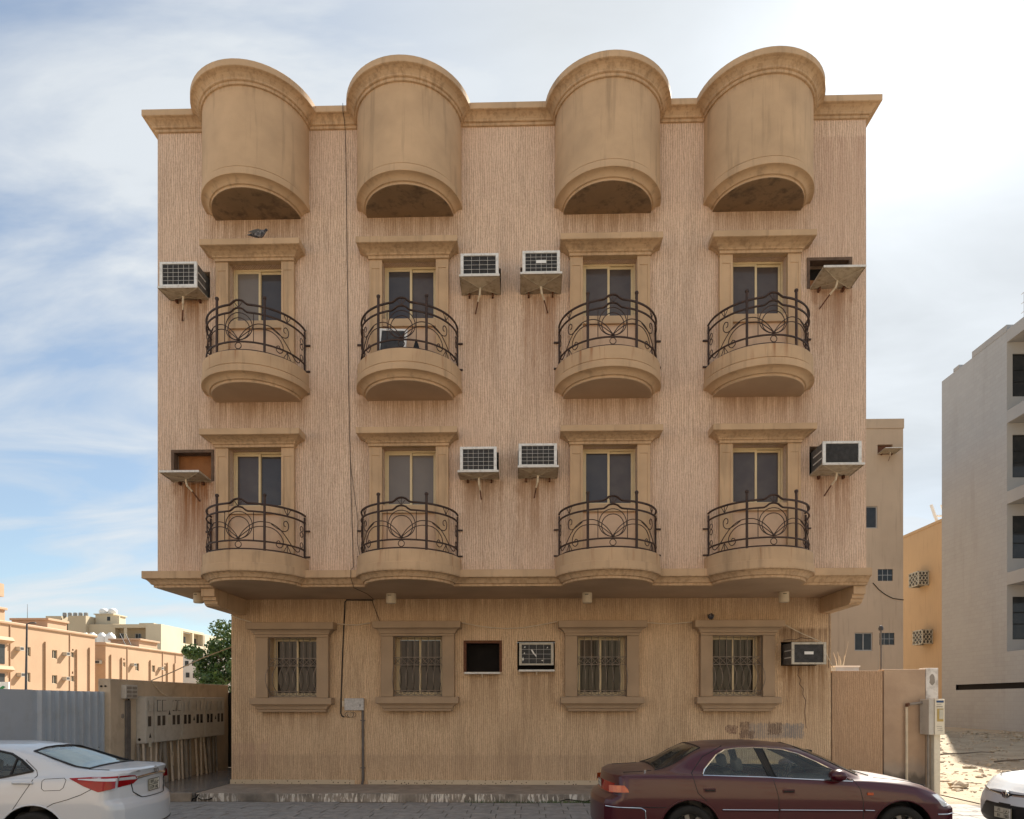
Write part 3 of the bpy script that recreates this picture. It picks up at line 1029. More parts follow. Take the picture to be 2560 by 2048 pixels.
def railing(par, c, zt):
    """wrought-iron rail bent round the balcony: s runs along the curve from its middle, z above the parapet top"""
    r = 0.90

    def P(s, z, rr=r):
        a = s / r
        if abs(a) > math.pi / 2:
            e = abs(s) - r * math.pi / 2
            return (c + math.copysign(rr, s), YU + e, zt + z)
        return (c + rr * math.sin(a), YU - rr * math.cos(a), zt + z)
    S = r * math.pi / 2

    def line(z, n=36, bump_h=0.0):
        pts = []
        for k in range(n * 2 + 1):
            s = -S + S * k / n
            zz = z
            if bump_h and abs(s) < 0.17:
                zz = z + (bump_h * math.sqrt(max(0, 1 - (s / 0.125) ** 2)) if abs(s) < 0.12 else 0.0)
                if abs(s) >= 0.12:
                    zz = z + bump_h * 0.12 * (0.17 - abs(s)) / 0.05
            pts.append(P(s, zz))
        return pts
    for z, bh, rad in ((0.035, 0, 0.013), (0.18, 0, 0.016), (0.70, 0.075, 0.017), (0.84, 0.075, 0.019)):
        m = MB()
        m.tube(line(z, 36, bh), rad, 6)
        m.build('rail', M['iron'], par, smooth=60)
    for s in (-0.447, 0.447):
        m = MB()
        m.tube([P(s, 0.0), P(s, 0.985)], 0.024, 8)
        x, y, z = P(s, 1.0)
        m.lathe([(0.0, -0.02), (0.03, -0.015), (0.036, 0.0), (0.034, 0.02), (0.02, 0.034), (0.0, 0.038)], (x, y, z), 10)
        m.build('post', M['iron'], par, smooth=50)
    for sg in (-1, 1):
        m = MB()
        m.tube([P(sg * (S - 0.03), 0.0), P(sg * (S - 0.03), 0.80)], 0.018, 6)
        x, y, z = P(sg * (S - 0.02), 0)
        for zz in (0.06, 0.55):
            m.box(min(x, x + sg * 0.10), y - 0.012, zt + zz - 0.014, max(x, x + sg * 0.10), y + 0.03, zt + zz + 0.014)
        m.build('end_post', M['iron'], par)

    def curve(name, pts2, rad=0.0085, n=5, closed=False):
        m = MB()
        m.tube([P(a, b) for a, b in pts2], rad, n, closed)
        m.build(name, M['iron'], par, smooth=60)

    def circ(cs, cz, rad, n=22):
        return [(cs + rad * math.cos(2 * math.pi * k / n), cz + rad * math.sin(2 * math.pi * k / n)) for k in range(n)]

    def spline(pts, n=8):
        out = []
        q = [pts[0]] + pts + [pts[-1]]
        for i in range(1, len(q) - 2):
            for k in range(n):
                t = k / n
                f = []
                for d in (0, 1):
                    p0, p1, p2, p3 = q[i - 1][d], q[i][d], q[i + 1][d], q[i + 2][d]
                    f.append(0.5 * ((2 * p1) + (-p0 + p2) * t + (2 * p0 - 5 * p1 + 4 * p2 - p3) * t * t + (-p0 + 3 * p1 - 3 * p2 + p3) * t ** 3))
                out.append(tuple(f))
        out.append(pts[-1])
        return out
    curve('ring', circ(0, 0.45, 0.243, 30), closed=True)
    curve('ring', circ(0, 0.405, 0.197, 28), closed=True)
    curve('ring', circ(0, 0.108, 0.055, 16), 0.008, closed=True)
    m = MB()
    x, y, z = P(0, 0.215)
    m.lathe([(0.0, -0.02), (0.03, -0.01), (0.034, 0.0), (0.03, 0.012), (0.0, 0.02)], (x, y, z), 10)
    m.build('boss', M['iron'], par, smooth=50)
    for sg in (-1, 1):
        curve('upright', [(sg * 0.262, 0.19), (sg * 0.262, 0.70)], 0.0075)
        a = [(0.0, 0.225), (0.10, 0.36), (0.20, 0.45), (0.32, 0.515), (0.447, 0.53), (0.57, 0.515), (0.72, 0.435), (0.86, 0.30), (0.99, 0.16), (1.10, 0.10), (1.17, 0.12), (1.19, 0.17),
             (1.16, 0.20)]
        curve('scroll', [(sg * s_, z_) for s_, z_ in spline(a)])
        b = [(0.0, 0.22), (0.12, 0.32), (0.22, 0.395), (0.33, 0.435), (0.447, 0.445), (0.57, 0.435), (0.69, 0.37), (0.775, 0.26), (0.775, 0.15), (0.715, 0.10), (0.655, 0.135), (0.66, 0.20),
             (0.70, 0.225), (0.725, 0.195)]
        curve('scroll', [(sg * s_, z_) for s_, z_ in spline(b)])
        d = [(0.56, 0.505), (0.68, 0.44), (0.80, 0.41), (0.88, 0.46), (0.895, 0.55), (0.85, 0.605), (0.80, 0.58), (0.80, 0.52), (0.83, 0.505)]
        curve('scroll', [(sg * s_, z_) for s_, z_ in spline(d)])
        for q in (0.90, 1.0):
            pass
        for z_ in (0.555, 0.45, 0.25):
            curve('ring', [(sg * 1.25 + s_, zz) for s_, zz in circ(0, z_, 0.05, 14)], 0.0075, closed=True)
        for dx in (-0.075, 0.0, 0.075):
            curve('fan_bar', [(sg * 0.87, 0.71), (sg * 0.87 + dx, 0.83)], 0.007)
            curve('fan_bar', [(sg * 0.87, 0.17), (sg * 0.87 + dx, 0.045)], 0.007)
    for dx in (-0.07, 0.0, 0.07):
        curve('fan_bar', [(0, 0.78), (dx, 0.875 if abs(dx) > 0.01 else 0.905)], 0.007)


def moulded_block(mb, x0, x1, yw, prof):
    """a lintel or sill: (out, z) profile mitred round both ends of a block on the wall plane yw"""
    rows = []
    for (o, z, e) in prof:
        rows.append([(x0 - e, yw, z), (x0 - e, yw - o, z), (x1 + e, yw - o, z), (x1 + e, yw, z)])
    for a, b in zip(rows[:-1], rows[1:]):
        i = len(mb.v)
        mb.v += a + b
        for k in range(3):
            mb.f.append((i + k, i + k + 1, i + 4 + k + 1, i + 4 + k))
    mb.ngon(rows[0])
    mb.ngon(rows[-1])


def sash(mb, x0, x1, z0, z1, y, t=0.045, d=0.03):
    mb.box(x0, y, z0, x0 + t, y + d, z1)
    mb.box(x1 - t, y, z0, x1, y + d, z1)
    mb.box(x0 + t, y + 0.001, z1 - t, x1 - t, y + d, z1)
    mb.box(x0 + t, y + 0.001, z0, x1 - t, y + d, z0 + t)


def upper_window(c, dz):
    x0, x1, z0, z1 = c - 0.505, c + 0.505, 5.60, 6.70
    yf = YU + 0.14
    f = MB()
    sash(f, x0 + 0.002, x1 - 0.002, z0 + 0.004, z1 - 0.004, yf, 0.035, 0.075)
    win = f.build('window', M['frame'], H, loc=(c, YU, z0), bev=0.003)
    for a, b, y in ((x0 + 0.037, c + 0.02, yf + 0.006), (c - 0.02, x1 - 0.037, yf + 0.038)):
        s = MB()
        sash(s, a, b, z0 + 0.04, z1 - 0.04, y, 0.042, 0.028)
        s.build('sash', M['frame'], win, bev=0.003)
        p = MB()
        p.box(a + 0.043, y + 0.010, z0 + 0.083, b - 0.043, y + 0.016, z1 - 0.083)
        p.build('pane', M['pane'], win)
    # lintel, pilasters, sill and the pale panel under it
    l = MB()
    moulded_block(l, x0 - 0.27, x1 + 0.27, YU, [(0.0, 6.692, -0.02), (0.13, 6.692, -0.02), (0.135, 6.70, -0.015), (0.135, 6.735, -0.015), (0.15, 6.742, 0.0), (0.165, 6.748, 0.01),
                                              (0.165, 6.765, 0.01), (0.19, 6.785, 0.035), (0.24, 6.815, 0.075), (0.30, 6.836, 0.115), (0.345, 6.845, 0.145), (0.36, 6.852, 0.158),
                                              (0.36, 6.955, 0.158), (0.355, 6.963, 0.155), (0.0, 6.975, 0.155)])
    l.build('lintel', M['trim'], win, bev=0.004)
    for a, b in ((x0 - 0.24, x0 - 0.001), (x1 + 0.001, x1 + 0.24)):
        p = MB()
        zt, zb = 6.691, 4.42
        y = YU - 0.10
        # recessed face panel on the shaft
        m = 0.045
        p.box(a, y + 0.012, zb, b, YU - 0.001, zt)
        p.box(a, y, zb, a + m, y + 0.0125, zt)
        p.box(b - m, y, zb, b, y + 0.0125, zt)
        p.box(a + m, y, zt - 0.16, b - m, y + 0.0125, zt)
        p.build('pilaster', M['trim'], win, bev=0.003)
    s = MB()
    s.box(x0, YU - 0.075, 5.455, x1, YU + 0.13, 5.60)
    s.build('sill', M['trim'], win, bev=0.006)
    a = MB()
    a.box(x0, YU - 0.02, 4.42, x1, YU - 0.001, 5.454)
    a.build('apron', M['apron'], win)
    return win


def ground_window(xx):
    x0, x1 = xx
    c = (x0 + x1) / 2
    z0, z1 = 2.0, 3.265
    yf = YG + 0.19
    f = MB()
    sash(f, x0 + 0.002, x1 - 0.002, z0 + 0.003, z1 + 0.015, yf, 0.04, 0.09)
    win = f.build('window', M['frame'], H, loc=(c, YG, z0), bev=0.003)
    for a, b, y in ((x0 + 0.042, c + 0.02, yf + 0.006), (c - 0.02, x1 - 0.042, yf + 0.042)):
        s = MB()
        sash(s, a, b, z0 + 0.045, z1 - 0.03, y, 0.04, 0.03)
        s.build('sash', M['frame'], win, bev=0.003)
        p = MB()
        p.box(a + 0.041, y + 0.010, z0 + 0.087, b - 0.041, y + 0.016, z1 - 0.073)
        p.build('pane', M['pane_low'], win)
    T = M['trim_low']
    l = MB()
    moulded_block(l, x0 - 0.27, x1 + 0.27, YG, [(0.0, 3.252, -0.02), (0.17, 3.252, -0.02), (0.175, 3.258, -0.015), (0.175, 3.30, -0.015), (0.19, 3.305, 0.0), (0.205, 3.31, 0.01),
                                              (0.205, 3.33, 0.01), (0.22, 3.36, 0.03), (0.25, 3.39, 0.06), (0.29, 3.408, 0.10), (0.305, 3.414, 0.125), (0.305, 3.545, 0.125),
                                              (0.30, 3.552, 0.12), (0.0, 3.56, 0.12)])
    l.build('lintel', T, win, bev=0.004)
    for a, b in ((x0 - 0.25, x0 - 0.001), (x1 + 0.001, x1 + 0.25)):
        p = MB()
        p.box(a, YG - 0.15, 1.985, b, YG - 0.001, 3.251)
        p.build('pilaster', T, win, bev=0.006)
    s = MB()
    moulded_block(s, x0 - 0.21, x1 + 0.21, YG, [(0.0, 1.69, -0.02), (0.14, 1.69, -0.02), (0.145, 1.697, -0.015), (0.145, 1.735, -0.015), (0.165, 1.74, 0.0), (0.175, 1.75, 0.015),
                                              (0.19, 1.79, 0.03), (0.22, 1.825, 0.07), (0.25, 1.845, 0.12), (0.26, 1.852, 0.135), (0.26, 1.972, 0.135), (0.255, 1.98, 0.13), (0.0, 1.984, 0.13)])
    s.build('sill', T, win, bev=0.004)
    si = MB()
    si.box(x0 + 0.002, YG - 0.10, 1.975, x1 - 0.002, yf + 0.09, 2.0)
    si.build('inner_sill', T, win)
    # grille: straight bars, a lattice band, bars that belly out, a lattice band
    n = 7
    yb = YG - 0.075
    for k in range(n + 1):
        x = x0 + 0.012 + (x1 - x0 - 0.024) * k / n
        pts = [(x, yb, 3.25), (x, yb, 2.66)]
        for q in range(1, 13):
            t = q / 12
            pts.append((x, yb - 0.235 * math.sin(math.pi * t) ** 0.8, 2.64 - 0.52 * t))
        pts += [(x, yb, 2.06), (x, yb, 2.005)]
        m = MB()
        m.tube(pts, 0.0075, 5)
        m.build('grille_bar', M['grille'], win, smooth=60)
    for z in (3.245, 2.815, 2.655, 2.115, 2.012):
        m = MB()
        m.box(x0 + 0.004, yb - 0.008, z - 0.006, x1 - 0.004, yb + 0.006, z + 0.006)
        m.build('grille_rail', M['grille'], win)
    for za, zb in ((2.66, 2.81), (2.015, 2.11)):
        for k in range(n):
            xa = x0 + 0.012 + (x1 - x0 - 0.024) * k / n
            xb = x0 + 0.012 + (x1 - x0 - 0.024) * (k + 1) / n
            m = MB()
            m.tube([(xa, yb - 0.003, za), (xb, yb - 0.003, zb)], 0.0055, 4)
            m.tube([(xa, yb + 0.003, zb), (xb, yb + 0.003, za)], 0.0055, 4)
            m.build('grille_cross', M['grille'], win)
    return win


house()

# ------------------------------------------------------------------ things fixed to the house
def ac_unit(cx, z, q, w, h, y, label, front='ac_white', guard='fine', sticker=False, depth=0.55, side='ac_side', group='window air conditioners of the house'):
    t = thing('window_air_conditioner', (cx, y, z), label, 'air conditioner', group)
    x0, x1, z1 = cx - w / 2, cx + w / 2, z + h
    yf = y - q
    b = MB()
    b.box(x0 + 0.012, yf + 0.03, z + 0.01, x1 - 0.012, yf + depth, z1 - 0.012)
    b.build('casing', M[side], t, bev=0.004)
    f = MB()
    e = 0.055
    f.box(x0, yf, z, x0 + e, yf + 0.04, z1)
    f.box(x1 - e, yf, z, x1, yf + 0.04, z1)
    f.box(x0 + e, yf + 0.0005, z1 - e * 0.8, x1 - e, yf + 0.04, z1)
    f.box(x0 + e, yf + 0.0005, z, x1 - e, yf + 0.04, z + e * 0.7)
    f.build('front_frame', M[front], t, bev=0.006)
    c = MB()
    c.box(x0 + e, yf + 0.026, z + e * 0.7, x1 - e, yf + 0.031, z1 - e * 0.8)
    n = 22
    for k in range(n):
        zz = z + e * 0.7 + (h - e * 1.5) * (k + 0.5) / n
        c.box(x0 + e, yf + 0.020, zz - 0.0025, x1 - e, yf + 0.026, zz + 0.0025)
    c.build('condenser', M['ac_fin'], t)
    if guard:
        nx, nz = (6, 5) if guard == 'fine' else (4, 4)
        for k in range(1, nx):
            x = x0 + e + (w - 2 * e) * k / nx
            m = MB()
            m.box(x - 0.0022, yf + 0.008, z + e * 0.7, x + 0.0022, yf + 0.013, z1 - e * 0.8)
            m.build('guard_wire', M['tray_lip'], t)
        for k in range(1, nz):
            zz = z + e * 0.7 + (h - e * 1.5) * k / nz
            m = MB()
            m.box(x0 + e, yf + 0.012, zz - 0.0022, x1 - e, yf + 0.017, zz + 0.0022)
            m.build('guard_wire', M['tray_lip'], t)
    for zz in (z + h * 0.30, z + h * 0.62):
        for x, s in ((x0 + 0.012, -1), (x1 - 0.012, 1)):
            m = MB()
            m.box(min(x, x + s * 0.006), yf + 0.07, zz, max(x, x + s * 0.006), y - 0.06 if q > 0.2 else yf + 0.12, zz + 0.022)
            m.build('casing_rib', M['tray_lip'], t)
    if sticker:
        m = MB()
        m.box(cx - 0.09, yf + 0.002, z + h * 0.45, cx + 0.09, yf + 0.006, z + h * 0.58)
        m.build('sticker', M['white'], t)
    return t


def ac_tray(cx, z, q, w, label, drop=0.0, pipe_dx=0.05, group='air conditioner trays of the house', y=YU, lean=0.0):
    t = thing('drip_tray', (cx, y, z), label, 'drip tray', group)
    x0, x1 = cx - w / 2, cx + w / 2
    zf = z + drop

    def at(u, v, dz=0.0):          # u across, v from wall to front
        sag = -0.05 * (1 - max(abs(2 * u - 1), abs(2 * v - 1)))
        return (x0 + w * u, y - 0.002 - q * v, z + (zf - z) * v + sag + dz)
    m = MB()
    for a, b in (((0, 0), (1, 0)), ((1, 0), (1, 1)), ((1, 1), (0, 1)), ((0, 1), (0, 0))):
        i = len(m.v)
        m.v += [at(*a), at(*b), at(0.5, 0.5)]
        m.f.append((i, i + 1, i + 2))
        i = len(m.v)
        m.v += [at(*a, 0.014), at(*b, 0.014), at(0.5, 0.5, 0.014)]
        m.f.append((i, i + 2, i + 1))
    m.build('pan', M['tray'], t)
    l = MB()
    l.box(x0 - 0.004, y - q - 0.01, zf - 0.012, x1 + 0.004, y - q, zf + 0.028)
    l.build('front_lip', M['tray_lip'], t, bev=0.003)
    for x in (x0, x1):
        s = MB()
        s.prism([(y, z - 0.01), (y - q, zf - 0.01), (y - q, zf + 0.025), (y, z + 0.025)], lambda a, b, X=x: (X - 0.003, a, b), lambda a, b, X=x: (X + 0.003, a, b))
        s.build('side_lip', M['tray'], t)
    for a in ((0.01, 0.01), (0.99, 0.01), (0.99, 0.99), (0.01, 0.99)):
        m = MB()
        m.tube([at(*a, -0.006), at(0.5, 0.5, -0.006)], 0.008, 4)
        m.build('rib', M['tray'], t)
    x, yy, zz = at(0.5, 0.5)
    m = MB()
    m.tube([(x, yy, zz), (x + pipe_dx * 0.1, yy, zz - 0.05), (x + pipe_dx * 0.3, yy + 0.02, zz - 0.13)], 0.02, 8)
    m.tube([(x + pipe_dx * 0.3, yy + 0.02, zz - 0.12), (x + pipe_dx, yy + 0.10, zz - 0.19)], 0.017, 7)
    m.build('drain_pipe', M['pvc'], t, smooth=60)
    m = MB()
    m.tube([(x + pipe_dx, yy + 0.10, zz - 0.19), (x + pipe_dx * 2.2, y - 0.01, zz - 0.34)], 0.012, 6)
    m.build('drain_tail', M['rust'], t, smooth=60)
    for sx in (0.2, 0.8):
        m = MB()
        m.box(x0 + w * sx - 0.014, y - q * 0.16, z - 0.075, x0 + w * sx + 0.014, y - 0.001, z - 0.012)
        m.build('bracket', M['rust'], t)
    return t


ac_unit(-6.46, 9.565, 0.42, 0.70, 0.455, YU, 'white framed air conditioner at the top left edge of the facade, nearest the perched pigeon')
ac_tray(-6.46, 9.56, 0.44, 0.74, 'stained drip tray under the air conditioner at the top left edge of the facade', -0.03, -0.06)
ac_unit(-0.89, 9.655, 0.46, 0.695, 0.405, YU, 'white air conditioner with clean wire guard right of the second top balcony from left', guard='coarse')
ac_tray(-0.89, 9.575, 0.50, 0.73, 'cream drip tray under the air conditioner right of the second top balcony', 0.05, -0.05)
ac_unit(0.23, 9.655, 0.50, 0.68, 0.41, YU, 'white air conditioner with a small sticker on its grille, left of the third top balcony', guard='fine', sticker=True)
ac_tray(0.23, 9.575, 0.54, 0.75, 'cream drip tray under the stickered air conditioner at the third top balcony', 0.05, 0.06)
ac_tray(5.615, 9.595, 0.60, 0.74, 'empty drip tray jutting below the open hole at the top right edge of the facade', 0.03, -0.09)
ac_tray(-6.40, 6.095, 0.50, 0.735, 'empty drip tray under the boarded hole at the left edge of the facade', 0.02, 0.07)
ac_unit(-0.92, 6.125, 0.36, 0.675, 0.455, YU, 'white air conditioner with wire guard right of the second lower balcony from left', guard='fine')
ac_tray(-0.92, 6.10, 0.41, 0.745, 'dark stained drip tray under the air conditioner right of the second lower balcony', 0.005, 0.015)
ac_unit(0.17, 6.195, 0.40, 0.70, 0.42, YU, 'white air conditioner with tilted wire guard left of the third lower balcony', guard='fine')
ac_tray(0.175, 6.105, 0.52, 0.735, 'dark stained drip tray under the air conditioner left of the third lower balcony', 0.04, -0.03)
ac_unit(5.615, 6.15, 0.50, 0.69, 0.42, YU, 'deep air conditioner with bare black coil at the right edge of the facade', guard=None)
ac_tray(5.615, 6.115, 0.55, 0.745, 'cream drip tray under the deep air conditioner at the right edge of the facade', 0.02, -0.05)
ac_unit(0.165, 2.665, 0.05, 0.72, 0.475, YG, 'flush old air conditioner with torn grille in the ground floor wall', front='ac_cream', guard='coarse')
ac_unit(5.635, 2.655, 0.48, 0.69, 0.445, YG, 'grey box air conditioner with white sticker jutting from the ground floor wall', front='ac_cream', guard=None, sticker=True)
for cx, w, z, lab in ((-0.965, 0.745, 2.505, 'white metal shelf under the black empty hole in the ground floor wall'),
                      (0.17, 0.74, 2.555, 'white metal shelf under the flush old ground floor air conditioner')):
    t = thing('wall_shelf', (cx, YG, z), lab, 'shelf', 'metal shelves under the ground floor openings')
    m = MB()
    m.box(cx - w / 2, YG - 0.16, z - 0.02, cx + w / 2, YG - 0.002, z - 0.008)
    m.build('pan', M['tray'], t)
    m = MB()
    m.box(cx - w / 2, YG - 0.172, z - 0.025, cx + w / 2, YG - 0.16, z + 0.015)
    m.build('front_lip', M['tray_lip'], t, bev=0.003)
    m = MB()
    m.lathe([(0.0, 0.0), (0.018, 0.0), (0.005, -0.08), (0.0, -0.08)], (cx, YG - 0.12, z - 0.02), 8)
    m.build('spout', M['pvc'], t)
# torn scraps on the flush unit's coil
m = MB()
for pts in ([(0.05, 2.99), (0.10, 2.90), (0.13, 2.91), (0.08, 2.995)], [(0.11, 2.90), (0.16, 2.84), (0.17, 2.86), (0.14, 2.91)], [(-0.10, 3.03), (-0.06, 3.04), (-0.07, 3.07)],
            [(-0.10, 2.91), (-0.08, 2.90), (-0.075, 2.93), (-0.09, 2.935)], [(0.26, 2.77), (0.30, 2.75), (0.31, 2.78)], [(0.38, 3.02), (0.41, 3.03), (0.40, 3.06)],
            [(-0.12, 2.75), (-0.10, 2.78), (-0.11, 2.84), (-0.13, 2.80)]):
    m.ngon([(x, YG - 0.035, z) for x, z in pts])
tag(m.build('foil_scrap', M['white'], None, loc=(0.16, YG, 2.9)), 'torn white scraps caught on the grille of the flush old air conditioner', 'scrap')

for x, y, lab in ((-2.745, 13.62, 'cylinder ceiling lamp under the overhang above the second ground floor window'),
                  (1.165, 13.62, 'cylinder ceiling lamp under the overhang above the third ground floor window'),
                  (5.04, 13.62, 'cylinder ceiling lamp under the overhang near the right corbel'),
                  (-6.56, 13.45, 'cylinder ceiling lamp under the overhang left of the left corbel')):
    t = thing('ceiling_lamp', (x, y, 4.065), lab, 'lamp', 'cylinder lamps under the overhang')
    m = MB()
    m.lathe([(0.0, -0.200), (0.085, -0.200), (0.085, -0.19), (0.098, -0.19), (0.098, -0.002), (0.0, -0.002)], (x, y, 4.065), 20)
    m.build('housing', M['pvc'], t, smooth=40)
    m = MB()
    m.box(x - 0.05, y - 0.101, 4.015, x + 0.015, y - 0.07, 4.027)
    m.build('vent_slot', M['void'], t)


def cable(name, pts, r, mat, label, group=None, n=5, cat='cable'):
    m = MB()
    m.tube(pts, r, n)
    o = m.build(name, M[mat], None, smooth=60, loc=pts[0])
    return tag(o, label, cat, group)


yu = YU - 0.012
cable('cable', [(-3.46, YU - 0.21, 13.06), (-3.46, YU - 0.208, 12.92), (-3.462, YU - 0.12, 12.87), (-3.462, yu - 0.03, 12.73), (-3.45, yu, 12.0), (-3.443, yu, 11.27), (-3.43, yu, 10.1), (-3.417, yu, 9.13),
                (-3.40, yu, 7.9), (-3.385, yu, 6.9), (-3.37, yu, 6.48), (-3.339, yu, 5.29), (-3.31, yu, 4.45), (-3.31, YU - 0.21, 4.36), (-3.31, YU - 0.215, 4.22), (-3.29, YU - 0.06, 4.05),
                (-3.22, 13.6, 4.055), (-3.25, YG - 0.02, 4.05)], 0.005, 'black_cable', 'black cable running down the whole upper facade between the first two window columns')
cable('cable', [(-3.372, yu, 6.5), (-3.345, yu - 0.01, 6.25), (-3.27, yu - 0.03, 5.70), (-3.215, yu - 0.03, 5.32), (-3.235, yu - 0.02, 4.95), (-3.19, yu - 0.02, 4.68)], 0.0045, 'black_cable',
      'thin loose black cable looping beside the second lower balcony')
cable('cable', [(-3.28, YG - 0.02, 4.045), (-3.839, YG - 0.02, 4.05), (-3.872, YG - 0.02, 4.0), (-3.885, YG - 0.015, 3.7), (-3.90, YG - 0.015, 3.45), (-3.93, YG - 0.015, 2.7), (-3.955, YG - 0.015, 1.95),
                (-3.96, YG - 0.02, 1.66), (-3.93, YG - 0.03, 1.60), (-3.88, YG - 0.03, 1.58)], 0.014, 'black_cable', 'thick black cable down the ground floor wall to the white junction box')
cable('cable', [(-3.296, YG - 0.012, 4.04), (-3.232, YG - 0.012, 3.85), (-3.137, YG - 0.012, 3.60)], 0.006, 'black_cable', 'thin black wire slanting down to the second ground floor lintel')
ws = [([(-6.30, YG - 0.012, 3.735), (-6.10, YG - 0.03, 3.655), (-5.85, YG - 0.06, 3.585)], 'from the left wall corner to the first ground floor lintel'),
      ([(-4.02, YG - 0.06, 3.545), (-3.80, YG - 0.03, 3.525), (-3.6, YG - 0.03, 3.52), (-3.33, YG - 0.06, 3.56)], 'between the first and second ground floor lintels'),
      ([(-1.39, YG - 0.06, 3.56), (-1.1, YG - 0.04, 3.50), (-0.8, YG - 0.03, 3.458), (-0.45, YG - 0.03, 3.435), (-0.1, YG - 0.03, 3.455), (0.25, YG - 0.04, 3.51), (0.6, YG - 0.06, 3.575)],
       'between the second and third ground floor lintels, sagging'),
      ([(2.45, YG - 0.06, 3.555), (2.7, YG - 0.03, 3.535), (2.95, YG - 0.03, 3.525), (3.40, YG - 0.06, 3.56)], 'between the third and fourth ground floor lintels'),
      ([(5.28, YG - 0.10, 3.50), (5.62, YG - 0.10, 3.32), (5.95, YG - 0.30, 3.12), (5.99, YG - 0.40, 2.95), (6.10, YG - 0.2, 2.88), (6.30, YG - 0.03, 2.62)],
       'slanting over the grey box air conditioner at right')]
for pts, lab in ws:
    cable('cable', pts, 0.011, 'white_cable', 'cream cable ' + lab, 'cream cable lengths along the ground floor wall')

t = thing('junction_box', (-3.665, YG, 1.72), 'paint smeared white junction box on the ground floor wall left of the second window', 'junction box')
m = MB()
m.box(-3.87, YG - 0.07, 1.722, -3.46, YG - 0.001, 1.975)
m.build('case', M['white_box'], t, bev=0.006)
m = MB()
m.box(-3.545, YG - 0.076, 1.80, -3.53, YG - 0.07, 1.85)
m.build('latch', M['black'], t)
m = MB()
m.box(-3.93, YG - 0.03, 1.80, -3.872, YG - 0.001, 1.92)
m.build('terminal', M['pvc'], t)
for k in range(5):
    m = MB()
    a0 = random.uniform(0, 6)
    m.tube([(-3.80 + 0.05 * k * 0.5 + 0.07 * math.cos(a0 + q * 0.5), YG - 0.02 - 0.005 * k, 1.63 + 0.055 * math.sin(a0 + q * 0.5)) for q in range(9)], 0.004, 4)
    m.build('loose_wire', M['white_cable' if k % 2 else 'black_cable'], t)
t = thing('wall_conduit', (-3.49, YG, SLAB), 'grey vertical conduit from the junction box down to the slab', 'conduit')
m = MB()
m.tube([(-3.49, YG - 0.03, 1.72), (-3.485, YG - 0.03, 0.25), (-3.50, YG - 0.05, 0.165)], 0.026, 8)
m.build('pipe', M['grey_pipe'], t, smooth=50)
for zz in (1.5, 0.50):
    m = MB()
    m.box(-3.535, YG - 0.062, zz, -3.44, YG - 0.001, zz + 0.02)
    m.build('clamp', M['grey_pipe'], t)


def pigeon(x, y, z, s, label, face=1, rz=0.0):
    """one continuous body of rings from tail to beak, with wings and legs"""
    t = thing('pigeon', (x, y, z), label, 'pigeon', 'pigeons on the window lintels')
    m = MB()
    # (along, height, half width, half height)
    rings = [(-0.19, 0.085, 0.012, 0.006), (-0.13, 0.088, 0.028, 0.010), (-0.085, 0.092, 0.036, 0.025), (-0.03, 0.095, 0.062, 0.062), (0.03, 0.098, 0.064, 0.068), (0.08, 0.112, 0.044, 0.048),
             (0.108, 0.135, 0.028, 0.032), (0.125, 0.160, 0.024, 0.025), (0.142, 0.168, 0.020, 0.020), (0.158, 0.163, 0.008, 0.008), (0.178, 0.155, 0.002, 0.002)]
    n = 12
    b = len(m.v)
    ca, sa = math.cos(rz), math.sin(rz)
    for (a, h, w, hh) in rings:
        for k in range(n):
            q = 2 * math.pi * k / n
            u, v = a * face * s, w * s * math.cos(q)
            m.v.append((x + u * ca - v * sa, y + u * sa + v * ca, z + (h + hh * math.sin(q)) * s))
    for i in range(len(rings) - 1):
        for k in range(n):
            m.f.append((b + i * n + k, b + i * n + (k + 1) % n, b + (i + 1) * n + (k + 1) % n, b + (i + 1) * n + k))
    m.f.append(tuple(b + k for k in range(n)))
    m.f.append(tuple(b + (len(rings) - 1) * n + k for k in range(n)))
    m.build('body', M['pigeon'], t, smooth=80)
    for sd in (-1, 1):
        w = MB()
        pts = [(-0.16, 0.10), (-0.06, 0.075), (0.04, 0.085), (0.065, 0.12), (0.02, 0.145), (-0.07, 0.13)]
        i = len(w.v)
        for off in (0.060, 0.066):
            for a, h in pts:
                u, v = a * face * s, sd * s * (off - 0.12 * abs(a) ** 1.2)
                w.v.append((x + u * ca - v * sa, y + u * sa + v * ca, z + h * s))
        k = len(pts)
        w.f.append(tuple(range(i, i + k)))
        w.f.append(tuple(range(i + k, i + 2 * k)))
        for q in range(k):
            w.f.append((i + q, i + (q + 1) % k, i + k + (q + 1) % k, i + k + q))
        w.build('wing', M['ac_side'], t)
        l = MB()
        l.tube([(x + 0.01 * face, y + sd * 0.02 * s, z + 0.05 * s), (x + 0.015 * face, y + sd * 0.02 * s, z + 0.003)], 0.005 * s, 5)
        l.build('leg', M['rust'], t)
    return t


pigeon(-5.01, YU - 0.30, 10.478, 1.08, 'grey pigeon crouched on the lintel of the top left window, head to the right', 1)
pigeon(3.745, YG - 0.22, 3.562, 0.95, 'small dark pigeon sitting on the rightmost ground floor lintel', 1, R(70))

